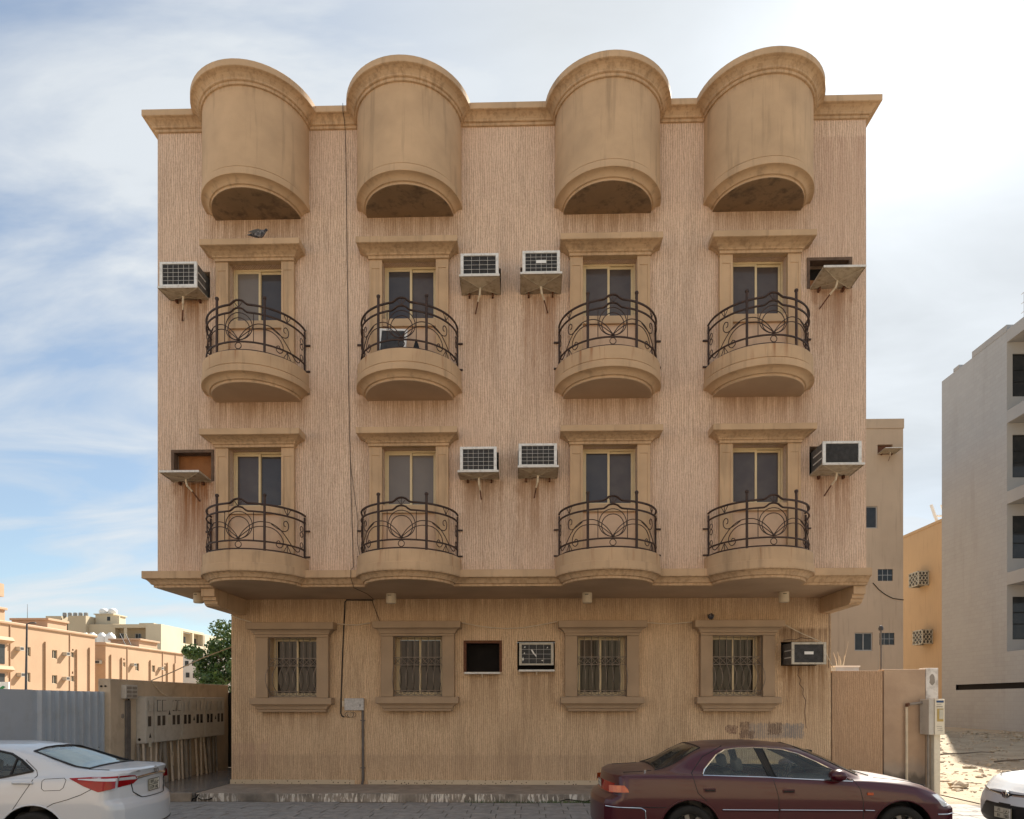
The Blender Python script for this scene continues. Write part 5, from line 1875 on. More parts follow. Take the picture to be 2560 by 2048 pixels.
# ------------------------------------------------------------------ the sandy lot
def lot():
    random.seed(11)
    m = MB()
    nx, ny = 46, 60
    x0, x1, y0, y1 = 8.5, 44.0, 11.95, 46.0
    def hgt(x, y):
        f = max(0.0, min(1.0, (y - 19) / 18))
        r = 0.035 * math.sin(x * 2.1 + y * 0.7) * math.sin(y * 1.7) + 0.02 * math.sin(5.3 * x) * math.sin(4.1 * y + x)
        edge = min(1.0, (x - x0) / 0.5, (y - y0) / 0.5)
        return -0.012 + edge * (0.02 + max(0, r) + 0.55 * f * f * (1 - 0.35 * (x - 10) / 14))
    for j in range(ny + 1):
        for i in range(nx + 1):
            x = x0 + (x1 - x0) * (i / nx) ** 1.6
            y = y0 + (y1 - y0) * (j / ny) ** 1.6
            m.v.append((x, y, hgt(x, y)))
    for j in range(ny):
        for i in range(nx):
            a = j * (nx + 1) + i
            m.f.append((a, a + 1, a + nx + 2, a + nx + 1))
    tag(m.build('sandy_lot', M['sand'], None, smooth=60), kind='structure')

    def rockmesh(mb, c, s, rnd):
        bm = bmesh.new()
        bmesh.ops.create_icosphere(bm, subdivisions=1, radius=1.0)
        i = len(mb.v)
        bm.verts.ensure_lookup_table()
        for v in bm.verts:
            k = rnd.uniform(0.7, 1.15)
            mb.v.append((c[0] + v.co.x * s[0] * k, c[1] + v.co.y * s[1] * k, c[2] + v.co.z * s[2] * k))
        for f in bm.faces:
            mb.f.append(tuple(i + v.index for v in f.verts))
        bm.free()
    rnd = random.Random(5)
    g = MB()
    for k in range(2600):
        y = 12.2 + 24 * rnd.random() ** 1.7
        x = 8.7 + rnd.random() * (3 + y * 0.55)
        s = abs(rnd.gauss(0, 0.022)) + 0.008 + (0.03 if rnd.random() < 0.04 else 0)
        s *= 0.6 + y / 24
        if y > 30 and x > 20 and rnd.random() < 0.5:
            s *= 2
        rockmesh(g, (x, y, hgt(x, y) + s * 0.2), (s * rnd.uniform(0.8, 1.8), s, s * 0.6), rnd)
    tag(g.build('gravel', M['rock']), kind='stuff')
    for (x, y, sx, sy, sz, lab) in ((9.45, 15.25, 0.30, 0.16, 0.11, 'long rough lump of rubble on the sunlit sand behind the maroon car'),
                                    (8.95, 12.65, 0.25, 0.12, 0.09, 'broken kerb block on the sand between the maroon and the white car'),
                                    (12.3, 19.4, 0.22, 0.12, 0.07, 'flat stone at the shadow edge of the sandy lot'),
                                    (19.5, 35.5, 0.7, 0.4, 0.25, 'heap of rubble at the foot of the grey building')):
        b = MB()
        for q in range(3):
            rockmesh(b, (x + rnd.uniform(-.4, .4) * sx, y + rnd.uniform(-.3, .3) * sy, hgt(x, y) + sz * 0.55), (sx * rnd.uniform(.6, .9), sy * .9, sz), rnd)
        tag(b.build('rubble', M['rock'], None, loc=(x, y, 0)), lab, 'rubble', 'lumps of rubble on the sandy lot')
    sticks = [((9.0, 17.5), (10.6, 17.65), 0.02, 'short dark stick lying by the meter post in the sand'),
              ((12.6, 22.5), (16.4, 24.5), 0.035, 'long bent branch lying in the shaded part of the lot'),
              ((14.2, 21.2), (16.9, 21.9), 0.03, 'twig lying across the shaded sand nearest the white car'),
              ((9.0, 15.9), (10.1, 15.5), 0.018, 'thin twig beside the rubble lump on the sunlit sand')]
    for a, b, r, lab in sticks:
        pts = []
        for k in range(7):
            t = k / 6
            x, y = a[0] + (b[0] - a[0]) * t, a[1] + (b[1] - a[1]) * t
            pts.append((x, y + 0.12 * math.sin(3 * t * math.pi) * r * 12, hgt(x, y) + r + 0.03 + 0.05 * math.sin(t * math.pi)))
        m = MB()
        m.tube(pts, r, 5, taper=r * 0.4)
        tag(m.build('branch', M['stick'], None, loc=pts[0]), lab, 'branch', 'branches lying on the lot')
    # kerb stones along the lot
    for k in range(9):
        m = MB()
        x = 8.45 + 1.02 * k
        m.box(x, 11.62, -0.02, x + 1.0, 11.90, 0.10 + rnd.uniform(-0.015, 0.01))
        o = m.build('kerb_stone', M['kerb'], None, bev=0.015, loc=(x, 11.75, 0))
        tag(o, 'pale kerb stone along the street edge of the sandy lot', 'kerb stone', 'kerb stones along the sandy lot')
    r = MB()
    r.box(8.3, 10.56, -0.02, 30, 11.6, 0.0)
    tag(r.build('lot_pavement', M['paving']), kind='structure')


lot()


# ------------------------------------------------------------------ far houses on the left
def side_facade(mb, X, ys, zs, holes, depth):
    """wall in the plane x = X facing +x, holes (y0, y1, z0, z1)"""
    for a, b, z0, z1 in cells(ys, zs, holes):
        mb.quad((X, a, z0), (X, b, z0), (X, b, z1), (X, a, z1))
    for (a, b, z0, z1) in holes:
        d = X - depth
        mb.quad((X, a, z0), (d, a, z0), (d, a, z1), (X, a, z1))
        mb.quad((X, b, z0), (d, b, z0), (d, b, z1), (X, b, z1))
        mb.quad((X, a, z1), (X, b, z1), (d, b, z1), (d, a, z1))
        mb.quad((X, a, z0), (X, b, z0), (d, b, z0), (d, a, z0))


def far_window(par, X, a, b, z0, z1, depth):
    f = MB()
    d = X - depth
    t = 0.07
    for q in ((a, a + t, z0, z1), (b - t, b, z0, z1), (a + t, b - t, z1 - t, z1), (a + t, b - t, z0, z0 + t), ((a + b) / 2 - t / 2, (a + b) / 2 + t / 2, z0 + t, z1 - t)):
        f.box(d + 0.01, q[0] + 0.003, q[2] + 0.003, d + 0.08, q[1] - 0.003, q[3] - 0.003)
    w = f.build('window', M['cream_far'], par)
    p = MB()
    p.box(d - 0.02, a, z0, d, b, z1)
    p.build('pane', M['pane_far'], w)


def far_ac(X, y, z, label, group, s=1.0, tray=True):
    t = thing('window_air_conditioner', (X, y, z), label, 'air conditioner', group)
    m = MB()
    m.box(X + 0.005, y - 0.36 * s, z, X + 0.62 * s, y + 0.36 * s, z + 0.46 * s)
    m.build('casing', M['ac_cream'], t)
    m = MB()
    m.box(X + 0.62 * s, y - 0.30 * s, z + 0.06 * s, X + 0.632 * s, y + 0.30 * s, z + 0.40 * s)
    m.build('coil', M['ac_fin'], t)
    if tray:
        m = MB()
        m.box(X + 0.005, y - 0.40 * s, z - 0.05, X + 0.68 * s, y + 0.40 * s, z - 0.01)
        m.build('tray', M['grey_pale'], t)


def far_left():
    X = -66.0
    h = H1 = thing('orange_house', (X - 6, 92, 0), 'orange rendered house at the far left with window air conditioners and salmon coping', 'building')
    wins = [(84.46, 85.25, 8.35, 9.15), (84.46, 85.25, 4.95, 5.74), (88.4, 89.14, 7.95, 9.14), (88.4, 89.1, 4.53, 5.75), (93.23, 94.26, 7.93, 9.12), (93.23, 94.26, 4.42, 5.62), (97.1, 97.9, 8.35, 9.10), (97.1, 97.9, 4.85, 5.67)]
    sq = [(84.8, 85.1, 9.43, 9.69), (84.72, 85.0, 6.0, 6.28), (97.4, 97.7, 9.3, 9.58), (97.34, 97.64, 5.95, 6.3)]
    m = MB()
    side_facade(m, X, (80, 102.6), (0, 11.68), wins + sq, 0.22)
    m.quad((X, 102.6, 0), (X - 14, 102.6, 0), (X - 14, 102.6, 11.68), (X, 102.6, 11.68))
    m.quad((X, 80, 0), (X - 14, 80, 0), (X - 14, 80, 11.68), (X, 80, 11.68))
    m.quad((X - 14, 80, 0), (X - 14, 102.6, 0), (X - 14, 102.6, 11.68), (X - 14, 80, 11.68))
    m.build('wall', M['orange'], h)
    for w in wins:
        far_window(h, X, *w, 0.2)
    for a, b, z0, z1 in sq:
        p = MB()
        p.box(X - 0.2, a, z0, X - 0.15, b, z1)
        p.build('vent', M['pane_far'], h)
    m = MB()
    m.prism([(X - 14.2, 11.685), (X + 0.05, 11.685), (X + 0.22, 11.80), (X + 0.25, 12.0), (X + 0.05, 12.12), (X - 14.2, 12.12)], lambda a, b: (a, 79.8, b), lambda a, b: (a, 102.85, b))
    m.build('coping', M['orange_trim'], h)
    for y, zt in ((85.5, 11.7), (96.84, 11.65)):
        m = MB()
        m.tube([(X + 0.06, y, 0), (X + 0.06, y, zt)], 0.06, 6)
        m.build('downpipe', M['orange_trim'], h)
    for y, zt in ((91.8, 10.1), (98.3, 9.55), (101.2, 10.05)):
        m = MB()
        m.box(X + 0.005, y - 0.12, 0, X + 0.22, y + 0.12, zt)
        m.build('pilaster_strip', M['orange'], h)
    for x0, x1, y0, z1 in ((-72.3, -67.2, 94, 13.3), (-74.2, -68.6, 84, 13.9)):
        m = MB()
        m.box(x0, y0, 12.12, x1, y0 + 4, z1)
        m.build('roof_room', M['orange_trim'], h)
        m = MB()
        m.box(x0 - 0.2, y0 - 0.2, z1 + 0.003, x1 + 0.25, y0 + 4.2, z1 + 0.32)
        m.build('roof_slab', M['orange_trim'], h, bev=0.05)
    for y, z, lab in ((86.8, 8.55, 'upper air conditioner left of the lamp post on the first orange house'), (87.0, 5.2, 'lower air conditioner left of the lamp post on the first orange house'),
                      (95.7, 8.5, 'upper air conditioner at the middle of the first orange house'), (95.65, 5.0, 'lower air conditioner at the middle of the first orange house')):
        far_ac(X, y, z, lab, 'air conditioners on the orange houses')
    m = MB()
    m.tube([(-70.8, 95, 12.5), (-70.8, 95, 15.7)], 0.05, 5, taper=0.02)
    tag(m.build('mast', M['grey_pipe'], None, loc=(-70.8, 95, 12.5)), 'thin aerial mast rising from the roof of the first orange house', 'mast')
    ld = thing('roof_ladder', (-68.5, 83, 12.0), 'dark ladder frame on the roof at the far left edge', 'ladder')
    for dx in (0, 0.9):
        m = MB()
        m.tube([(-68.0 - dx, 82, 12.0), (-68.6 - dx, 82, 14.9)], 0.06, 5)
        m.build('rail', M['dark_metal'], ld)
    for k in range(5):
        m = MB()
        m.tube([(-68.12 - 0.12 * k, 82, 12.6 + 0.55 * k), (-69.02 - 0.12 * k, 82, 12.6 + 0.55 * k)], 0.04, 4)
        m.build('rung', M['dark_metal'], ld)

    X = -69.0
    h = thing('orange_house', (X - 6, 122, 0), 'second orange house behind the yard wall with a darker orange end wall', 'building')
    wins = [(114.75, 115.5, 7.92, 8.65), (118.5, 119.6, 7.4, 8.70), (123.76, 124.8, 7.38, 8.61), (127.95, 128.6, 7.8, 8.65)]
    sq = [(114.9, 115.3, 9.0, 9.3), (128.05, 128.45, 8.95, 9.25)]
    m = MB()
    side_facade(m, X, (110, 135), (0, 11.2), wins + sq, 0.25)
    m.quad((X, 110, 0), (X - 14, 110, 0), (X - 14, 110, 11.2), (X, 110, 11.2))
    m.quad((X, 135, 0), (X - 14, 135, 0), (X - 14, 135, 11.2), (X, 135, 11.2))
    m.quad((X - 14, 110, 0), (X - 14, 135, 0), (X - 14, 135, 11.2), (X - 14, 110, 11.2))
    m.build('wall', M['orange'], h)
    for w in wins:
        far_window(h, X, *w, 0.22)
    for a, b, z0, z1 in sq:
        p = MB()
        p.box(X - 0.22, a, z0, X - 0.15, b, z1)
        p.build('vent', M['pane_far'], h)
    m = MB()
    m.prism([(X - 14.2, 11.205), (X + 0.05, 11.205), (X + 0.25, 11.35), (X + 0.28, 11.5), (X, 11.65), (X - 14.2, 11.65)], lambda a, b: (a, 109.8, b), lambda a, b: (a, 135.3, b))
    m.build('coping', M['orange_trim'], h)
    for y in (115.97, 127.35, 132.0):
        m = MB()
        m.tube([(X + 0.07, y, 0), (X + 0.07, y, 11.2)], 0.07, 6)
        m.build('downpipe', M['orange_trim'], h)
    for y, zt in ((111.3, 9.7), (114.3, 9.4), (123.1, 9.5), (129.0, 9.4), (131.6, 9.4)):
        m = MB()
        m.box(X + 0.005, y - 0.13, 0, X + 0.24, y + 0.13, zt)
        m.build('pilaster_strip', M['orange'], h)
    m = MB()
    m.box(-75.0, 121, 11.65, -69.8, 127, 12.9)
    m.build('roof_room', M['orange_trim'], h)
    m = MB()
    m.box(-75.3, 120.7, 12.903, -69.4, 127.3, 13.25)
    m.build('roof_slab', M['orange_trim'], h, bev=0.06)
    far_ac(X, 117.4, 8.15, 'left air conditioner on the long wall of the second orange house', 'air conditioners on the orange houses')
    far_ac(X, 126.3, 7.95, 'right air conditioner on the long wall of the second orange house', 'air conditioners on the orange houses')
    t = thing('window_air_conditioner', (-70, 110, 8), 'air conditioner on the dark orange end wall of the second orange house', 'air conditioner', 'air conditioners on the orange houses')
    m = MB()
    m.box(-70.45, 109.35, 8.1, -69.55, 109.99, 8.65)
    m.build('casing', M['ac_cream'], t)
    m = MB()
    m.box(-70.37, 109.33, 8.16, -69.63, 109.348, 8.58)
    m.build('coil', M['ac_fin'], t)
    ld = thing('roof_ladder', (-71, 120, 12), 'dark leaning ladder on the roof of the second orange house', 'ladder')
    for dx in (0, 1.0):
        m = MB()
        m.tube([(-70.2 - dx, 119.5, 11.6), (-71.4 - dx, 119.5, 14.0)], 0.07, 5)
        m.build('rail', M['dark_metal'], ld)
    for k, (x, y, r) in enumerate(((-90.6, 140, 1.1), (-92.0, 140, 0.8), (-88.6, 140, 1.0), (-86.8, 140, 1.0))):
        t = thing('water_tank', (x, y, 13.5), ['wide white domed water tank behind the first orange roof', 'small white domed water tank leftmost behind the first orange roof', 'white domed water tank beside the ladder on the roofs',
                                               'white domed water tank rightmost beside the roof ladder'][k], 'water tank', 'white water tanks on the roofs')
        m = MB()
        m.lathe([(0, 0), (r, 0), (r, 1.7), (r * 0.95, 1.9), (r * 0.7, 2.3), (r * 0.35, 2.55), (r * 0.3, 2.7), (0, 2.72)], (x, y, 13.6), 18)
        m.build('tank', M['white'], t, smooth=40)

    # beige blocks behind
    h = thing('beige_block', (-112, 180, 0), 'tall beige block with steel tanks and a stair tower on its roof', 'building')
    m = MB()
    m.box(-122, 170, 0, -118.0, 184, 23.6)
    m.build('left_wing', M['beige'], h)
    m = MB()
    m.box(-118.0 + 0.003, 172.5, 0, -116.3 - 0.003, 184, 22.8)
    m.build('recess', M['beige_dk'], h)
    for z in (21.3, 18.0, 14.7):
        m = MB()
        m.box(-117.8, 172.44, z - 1.2, -116.5, 172.49, z + 1.0)
        m.build('balcony_door', M['pane_far'], h)
        m = MB()
        m.box(-118.0, 171.0, z - 1.5, -116.31, 172.4, z - 1.3)
        m.build('recess_slab', M['beige'], h)
    m = MB()
    m.box(-116.3, 170, 0, -111.7, 184, 23.65)
    m.build('right_wing', M['beige'], h)
    m = MB()
    m.box(-111.697, 171.0, 0, -104.8, 186, 21.6)
    m.build('low_wing', M['beige'], h)
    m = MB()
    m.box(-111.5, 173.5, 21.603, -106.9, 179, 24.35)
    m.build('stair_tower', M['cream_far'], h)
    m = MB()
    m.box(-111.8, 173.2, 24.353, -106.6, 179.3, 24.6)
    m.build('tower_slab', M['cream_far'], h)
    m = MB()
    m.box(-107.2, 172.9, 21.9, -104.9, 173.3, 23.9)
    m.build('tower_screen', M['cream_far'], h)
    m = MB()
    m.box(-108.4, 173.44, 22.8, -107.6, 173.49, 23.8)
    m.build('tower_window', M['pane_far'], h)
    for k in range(5):
        t = thing('water_tank', (-118.1 + 1.35 * k, 171.5, 23.6), ['leftmost', 'second from left', 'middle', 'fourth from left', 'rightmost'][k] + ' of the five steel drum tanks on the beige block roof', 'water tank',
                  'steel drum tanks on the beige block')
        m = MB()
        x = -118.1 + 1.37 * k
        m.lathe([(0, 0), (0.5, 0), (0.5, 0.15), (0.52, 0.3), (0.5, 0.45), (0.52, 0.6), (0.5, 0.75), (0.48, 0.92), (0.2, 1.0), (0, 1.0)], (x, 171.5, 23.655), 14)
        m.build('drum', M['tank'], t, smooth=40)
    for k, x in enumerate((-110.2, -107.9)):
        t = thing('water_tank', (x, 176, 24.6), ['left', 'right'][k] + ' white round tank on top of the stair tower', 'water tank', 'white round tanks on the stair tower')
        m = MB()
        m.lathe([(0, 0), (0.95, 0.05), (1.15, 0.5), (1.1, 1.0), (0.7, 1.45), (0.0, 1.6)], (x, 175, 24.6), 18)
        m.build('tank', M['white'], t, smooth=50)

    h = thing('apartment_block', (-95, 185, 0), 'wide beige apartment block with a lit blank side wall and framed balconies', 'building')
    m = MB()
    m.box(-104.78, 172.6, 0, -96.4, 186, 21.0)
    m.build('recessed_front', M['beige_dk'], h)
    m = MB()
    m.box(-104.78, 170.2, 20.6, -96.4, 172.59, 21.5)
    m.build('roof_slab', M['beige'], h)
    for z in (16.9, 13.6):
        m = MB()
        m.box(-104.78, 170.2, z - 0.4, -96.4, 172.59, z + 0.4)
        m.build('floor_slab', M['beige'], h)
    m = MB()
    m.box(-102.0, 170.1, 0, -101.2, 170.19, 20.6)
    m.build('front_post', M['beige'], h)
    for x0, x1, z0, z1 in ((-104.6, -103.2, 18.1, 19.4), (-100.5, -99.0, 18.1, 19.35)):
        w = MB()
        for q in ((x0, x0 + .1, z0, z1), (x1 - .1, x1, z0, z1), (x0 + .1, x1 - .1, z1 - .1, z1), (x0 + .1, x1 - .1, z0, z0 + .1), ((x0 + x1) / 2 - .05, (x0 + x1) / 2 + .05, z0 + .1, z1 - .1)):
            w.box(q[0], 172.5, q[2], q[1], 172.58, q[3])
        w = w.build('window', M['grey_conc'], h)
        p = MB()
        p.box(x0 + .05, 172.56, z0 + .05, x1 - .05, 172.597, z1 - .05)
        p.build('pane', M['pane_far'], w)
    m = MB()
    m.box(-97.2, 172.3, 18.7, -96.7, 172.59, 19.1)
    m.build('vent', M['pane_far'], h)
    m = MB()
    m.box(-96.38, 170, 0, -92.46, 180.2, 21.5)
    m.build('stair_block', M['cream_far'], h)
    m = MB()
    m.box(-99.8, 173, 21.5, -96.0, 178, 22.1)
    m.build('roof_room', M['beige'], h)
    m = MB()
    m.box(-104, 180.203, 0, -94.2, 192.7, 20.8)
    m.build('balcony_back', M['beige_dk'], h)
    for z in (21.2, 17.3, 14.0, 10.7):
        m = MB()
        m.box(-94.197, 180.203, z - 0.35, -92.48, 192.7, z + 0.30)
        m.build('balcony_slab', M['cream_far'], h)
    for y in (180.4, 186.2, 192.4):
        m = MB()
        m.box(-93.1, y, 0, -92.5, y + 0.7, 20.85)
        m.build('balcony_post', M['cream_far'], h)
    for z in (14.9, 18.1, 11.6):
        for y in (182.0, 184.4, 188.4, 190.5):
            m = MB()
            m.box(-94.19, y, z, -94.1, y + 1.1, z + 1.6)
            m.build('balcony_door', M['pane_far'], h)
    m = MB()
    m.box(-104, 192.703, 0, -92.5, 206, 21.2)
    m.build('far_wing', M['cream_far'], h)

    h = thing('pale_house', (-73, 152, 0), 'pale whitish low house half hidden by the tree', 'building')
    m = MB()
    m.box(-80, 150, 0, -60, 165, 11.9)
    m.build('wall', M['pale'], h)
    m = MB()
    m.box(-80.1, 149.9, 11.903, -59.9, 165.1, 12.3)
    m.build('parapet', M['pale'], h)
    for x, z in ((-76.2, 9.9), (-74.6, 9.9), (-76.0, 7.3), (-74.4, 7.2)):
        m = MB()
        m.box(x, 149.93, z, x + 0.8, 149.995, z + 1.1)
        f = m.build('window', M['pane_far'], h)

    h = H1
    m = MB()
    m.box(-65.997, 70, 0, -64.9, 83.7, 9.2)
    m.build('bay', M['orange_trim'], h)
    for z0, z1 in ((6.6, 9.0), (3.0, 5.4)):
        m = MB()
        m.box(-64.895, 79.0, z0, -64.85, 83.2, z1)
        m.build('bay_window', M['pane_far'], h)
    for z in (9.203, 5.6):
        m = MB()
        m.prism([(-65.99, z), (-64.84, z), (-64.3, z + 0.3), (-64.6, z + 0.75), (-65.99, z + 0.75)], lambda a, b: (a, 69.8, b), lambda a, b: (a, 84.2, b))
        m.build('bay_eave', M['orange_trim'], h)
    m = MB()
    m.box(-76, 70, 12.12, -69, 82, 14.9)
    m.build('roof_room', M['orange_trim'], h)
    m = MB()
    m.box(-76, 69, 14.903, -64.95, 83.2, 16.5)
    m.build('roof_slab', M['orange_trim'], h)
    # street lamp
    t = thing('street_lamp', (-43.3, 58, 0), 'dark street lamp post in front of the first orange house', 'street lamp')
    m = MB()
    m.tube([(-43.4, 58, 0), (-43.27, 58, 8.65)], 0.11, 8, taper=0.07)
    m.build('pole', M['dark_metal'], t, smooth=50)
    m = MB()
    m.tube([(-43.27, 58, 8.6), (-42.95, 58, 8.72)], 0.05, 6)
    m.build('arm', M['dark_metal'], t)
    m = MB()
    m.box(-43.0, 57.9, 8.64, -42.5, 58.1, 8.76)
    m.build('lamp_head', M['dark_metal'], t, bev=0.03)

    # tree: trunk, limbs and leaf clumps
    t = thing('tree', (-16.2, 39, 0), 'bushy green tree behind the yard wall left of the house', 'tree')
    rnd = random.Random(4)
    m = MB()
    m.tube([(-16.2, 39, 0), (-16.15, 39, 1.4), (-16.3, 39.1, 2.4)], 0.22, 8, taper=0.15)
    limbs = []
    for k in range(13):
        a = rnd.uniform(0, 6.28)
        ln = rnd.uniform(1.2, 2.5)
        e = Vector((-16.3 + ln * math.cos(a), 39.1 + ln * math.sin(a), 2.4 + rnd.uniform(0.4, 3.0)))
        mid = Vector((-16.3, 39.1, 2.3)).lerp(e, 0.5) + Vector((0, 0, 0.25))
        m.tube([(-16.3, 39.1, 2.2), mid, e], 0.08, 5, taper=0.02)
        limbs.append(e)
    m.build('trunk', M['bark'], t, smooth=60)
    m = MB()
    cl = []
    for e in limbs:
        for k in range(4):
            cl.append((e + Vector((rnd.gauss(0, 0.5), rnd.gauss(0, 0.5), rnd.gauss(0, 0.35))), rnd.uniform(0.35, 0.75)))
    for (c, r) in [((-18.3, 38.6, 4.3), .8), ((-17.6, 38.6, 4.7), .8), ((-18.0, 38.4, 3.4), .9), ((-17.0, 38.5, 5.0), .7), ((-16.6, 38.6, 5.6), .6), ((-17.1, 38.3, 3.8), .9), ((-18.6, 38.7, 3.6), .55), ((-16.2, 38.6, 5.2), .7),
                   ((-16.2, 38.4, 4.2), .9), ((-17.5, 38.4, 2.9), .9), ((-16.4, 38.7, 6.0), .35), ((-18.75, 38.6, 4.1), .35), ((-17.9, 38.6, 5.2), .35)]:
        cl.append((Vector(c), r))
    for c, r in cl:
        for k in range(int(430 * r)):
            d = Vector((rnd.gauss(0, 1), rnd.gauss(0, 1), rnd.gauss(0, 1))).normalized() * (r * rnd.random() ** 0.4)
            p = c + Vector((d.x, d.y, d.z * 0.8))
            s = rnd.uniform(0.07, 0.15)
            n = Vector((rnd.gauss(0, 1), rnd.gauss(0, 1), rnd.gauss(0.6, 0.8))).normalized()
            u = n.orthogonal().normalized()
            u.rotate(Matrix.Rotation(rnd.uniform(0, 6.28), 3, n))
            v = n.cross(u)
            m.quad(p - u * s, p - v * s * 0.55, p + u * s, p + v * s * 0.55)
    m.build('crown', M['leaf'], t)


far_left()


# ------------------------------------------------------------------ the other side of the street, mirrored in the panes
def across():
    for x0, x1, zt, mat, lab in ((-21, -2.5, 10.2, 'pale_tan', 'pale tan rendered apartment house across the street, mirrored in the left ground floor panes'),
                                 (1.5, 19, 11.0, 'beige', 'beige rendered apartment house across the street, mirrored in the right ground floor panes')):
        h = thing('street_house', ((x0 + x1) / 2, -13, 0), lab, 'building')
        y = -11.0
        holes = []
        for f in range(3):
            n = 5
            for k in range(n):
                x = x0 + (x1 - x0) * (k + 0.5) / n
                holes.append((x - 0.6, x + 0.6, 1.2 + 3.3 * f, 2.6 + 3.3 * f))
        m = MB()
        wall_front(m, (x0, x1), (0, zt), y, holes, -0.2)
        m.quad((x0, y, 0), (x0, y - 12, 0), (x0, y - 12, zt), (x0, y, zt))
        m.quad((x1, y, 0), (x1, y - 12, 0), (x1, y - 12, zt), (x1, y, zt))
        m.quad((x0, y, zt), (x1, y, zt), (x1, y - 12, zt), (x0, y - 12, zt))
        m.build('wall', M[mat], h)
        m = MB()
        m.box(x0 - 0.2, y - 12.1, zt + 0.003, x1 + 0.2, y + 0.25, zt + 0.4)
        m.build('coping', M[mat], h)
        for (a, b, z0, z1) in holes:
            w = MB()
            sash(w, a + 0.003, b - 0.003, z0 + 0.003, z1 - 0.003, y - 0.16, 0.05, 0.05)
            w = w.build('window', M['frame'], h)
            p = MB()
            p.box(a + 0.05, y - 0.14, z0 + 0.05, b - 0.05, y - 0.13, z1 - 0.05)
            p.build('shutter', M['soffit'], w)


across()

# ------------------------------------------------------------------ cars
def pchip(xs, Y, xq):
    """monotone cubic through the rows of Y at xs, evaluated at xq"""
    xs = np.asarray(xs, float)
    Y = np.asarray(Y, float)
    h = np.diff(xs)[:, None]
    d = np.diff(Y, axis=0) / h
    m = np.zeros_like(Y)
    m[0], m[-1] = d[0], d[-1]
    w1 = 2 * h[1:] + h[:-1]
    w2 = h[1:] + 2 * h[:-1]
    ok = d[:-1] * d[1:] > 0
    with np.errstate(divide='ignore', invalid='ignore'):
        hm = (w1 + w2) / (w1 / d[:-1] + w2 / d[1:])
    m[1:-1] = np.where(ok, hm, 0.0)
    k = np.clip(np.searchsorted(xs, xq, side='right') - 1, 0, len(xs) - 2)
    t = ((xq - xs[k]) / (xs[k + 1] - xs[k]))[:, None]
    hh = h[k]
    return ((2 * t ** 3 - 3 * t ** 2 + 1) * Y[k] + (t ** 3 - 2 * t ** 2 + t) * hh * m[k] + (-2 * t ** 3 + 3 * t ** 2) * Y[k + 1] + (t ** 3 - t ** 2) * hh * m[k + 1])


def in_poly(px, pz, poly):
    inside = np.zeros(px.shape, bool)
    n = len(poly)
    for i in range(n):
        x0, z0 = poly[i]
        x1, z1 = poly[(i + 1) % n]
        c = ((z0 > pz) != (z1 > pz))
        with np.errstate(divide='ignore', invalid='ignore'):
            xi = (x1 - x0) * (pz - z0) / (z1 - z0) + x0
        inside ^= c & (px < xi)
    return inside


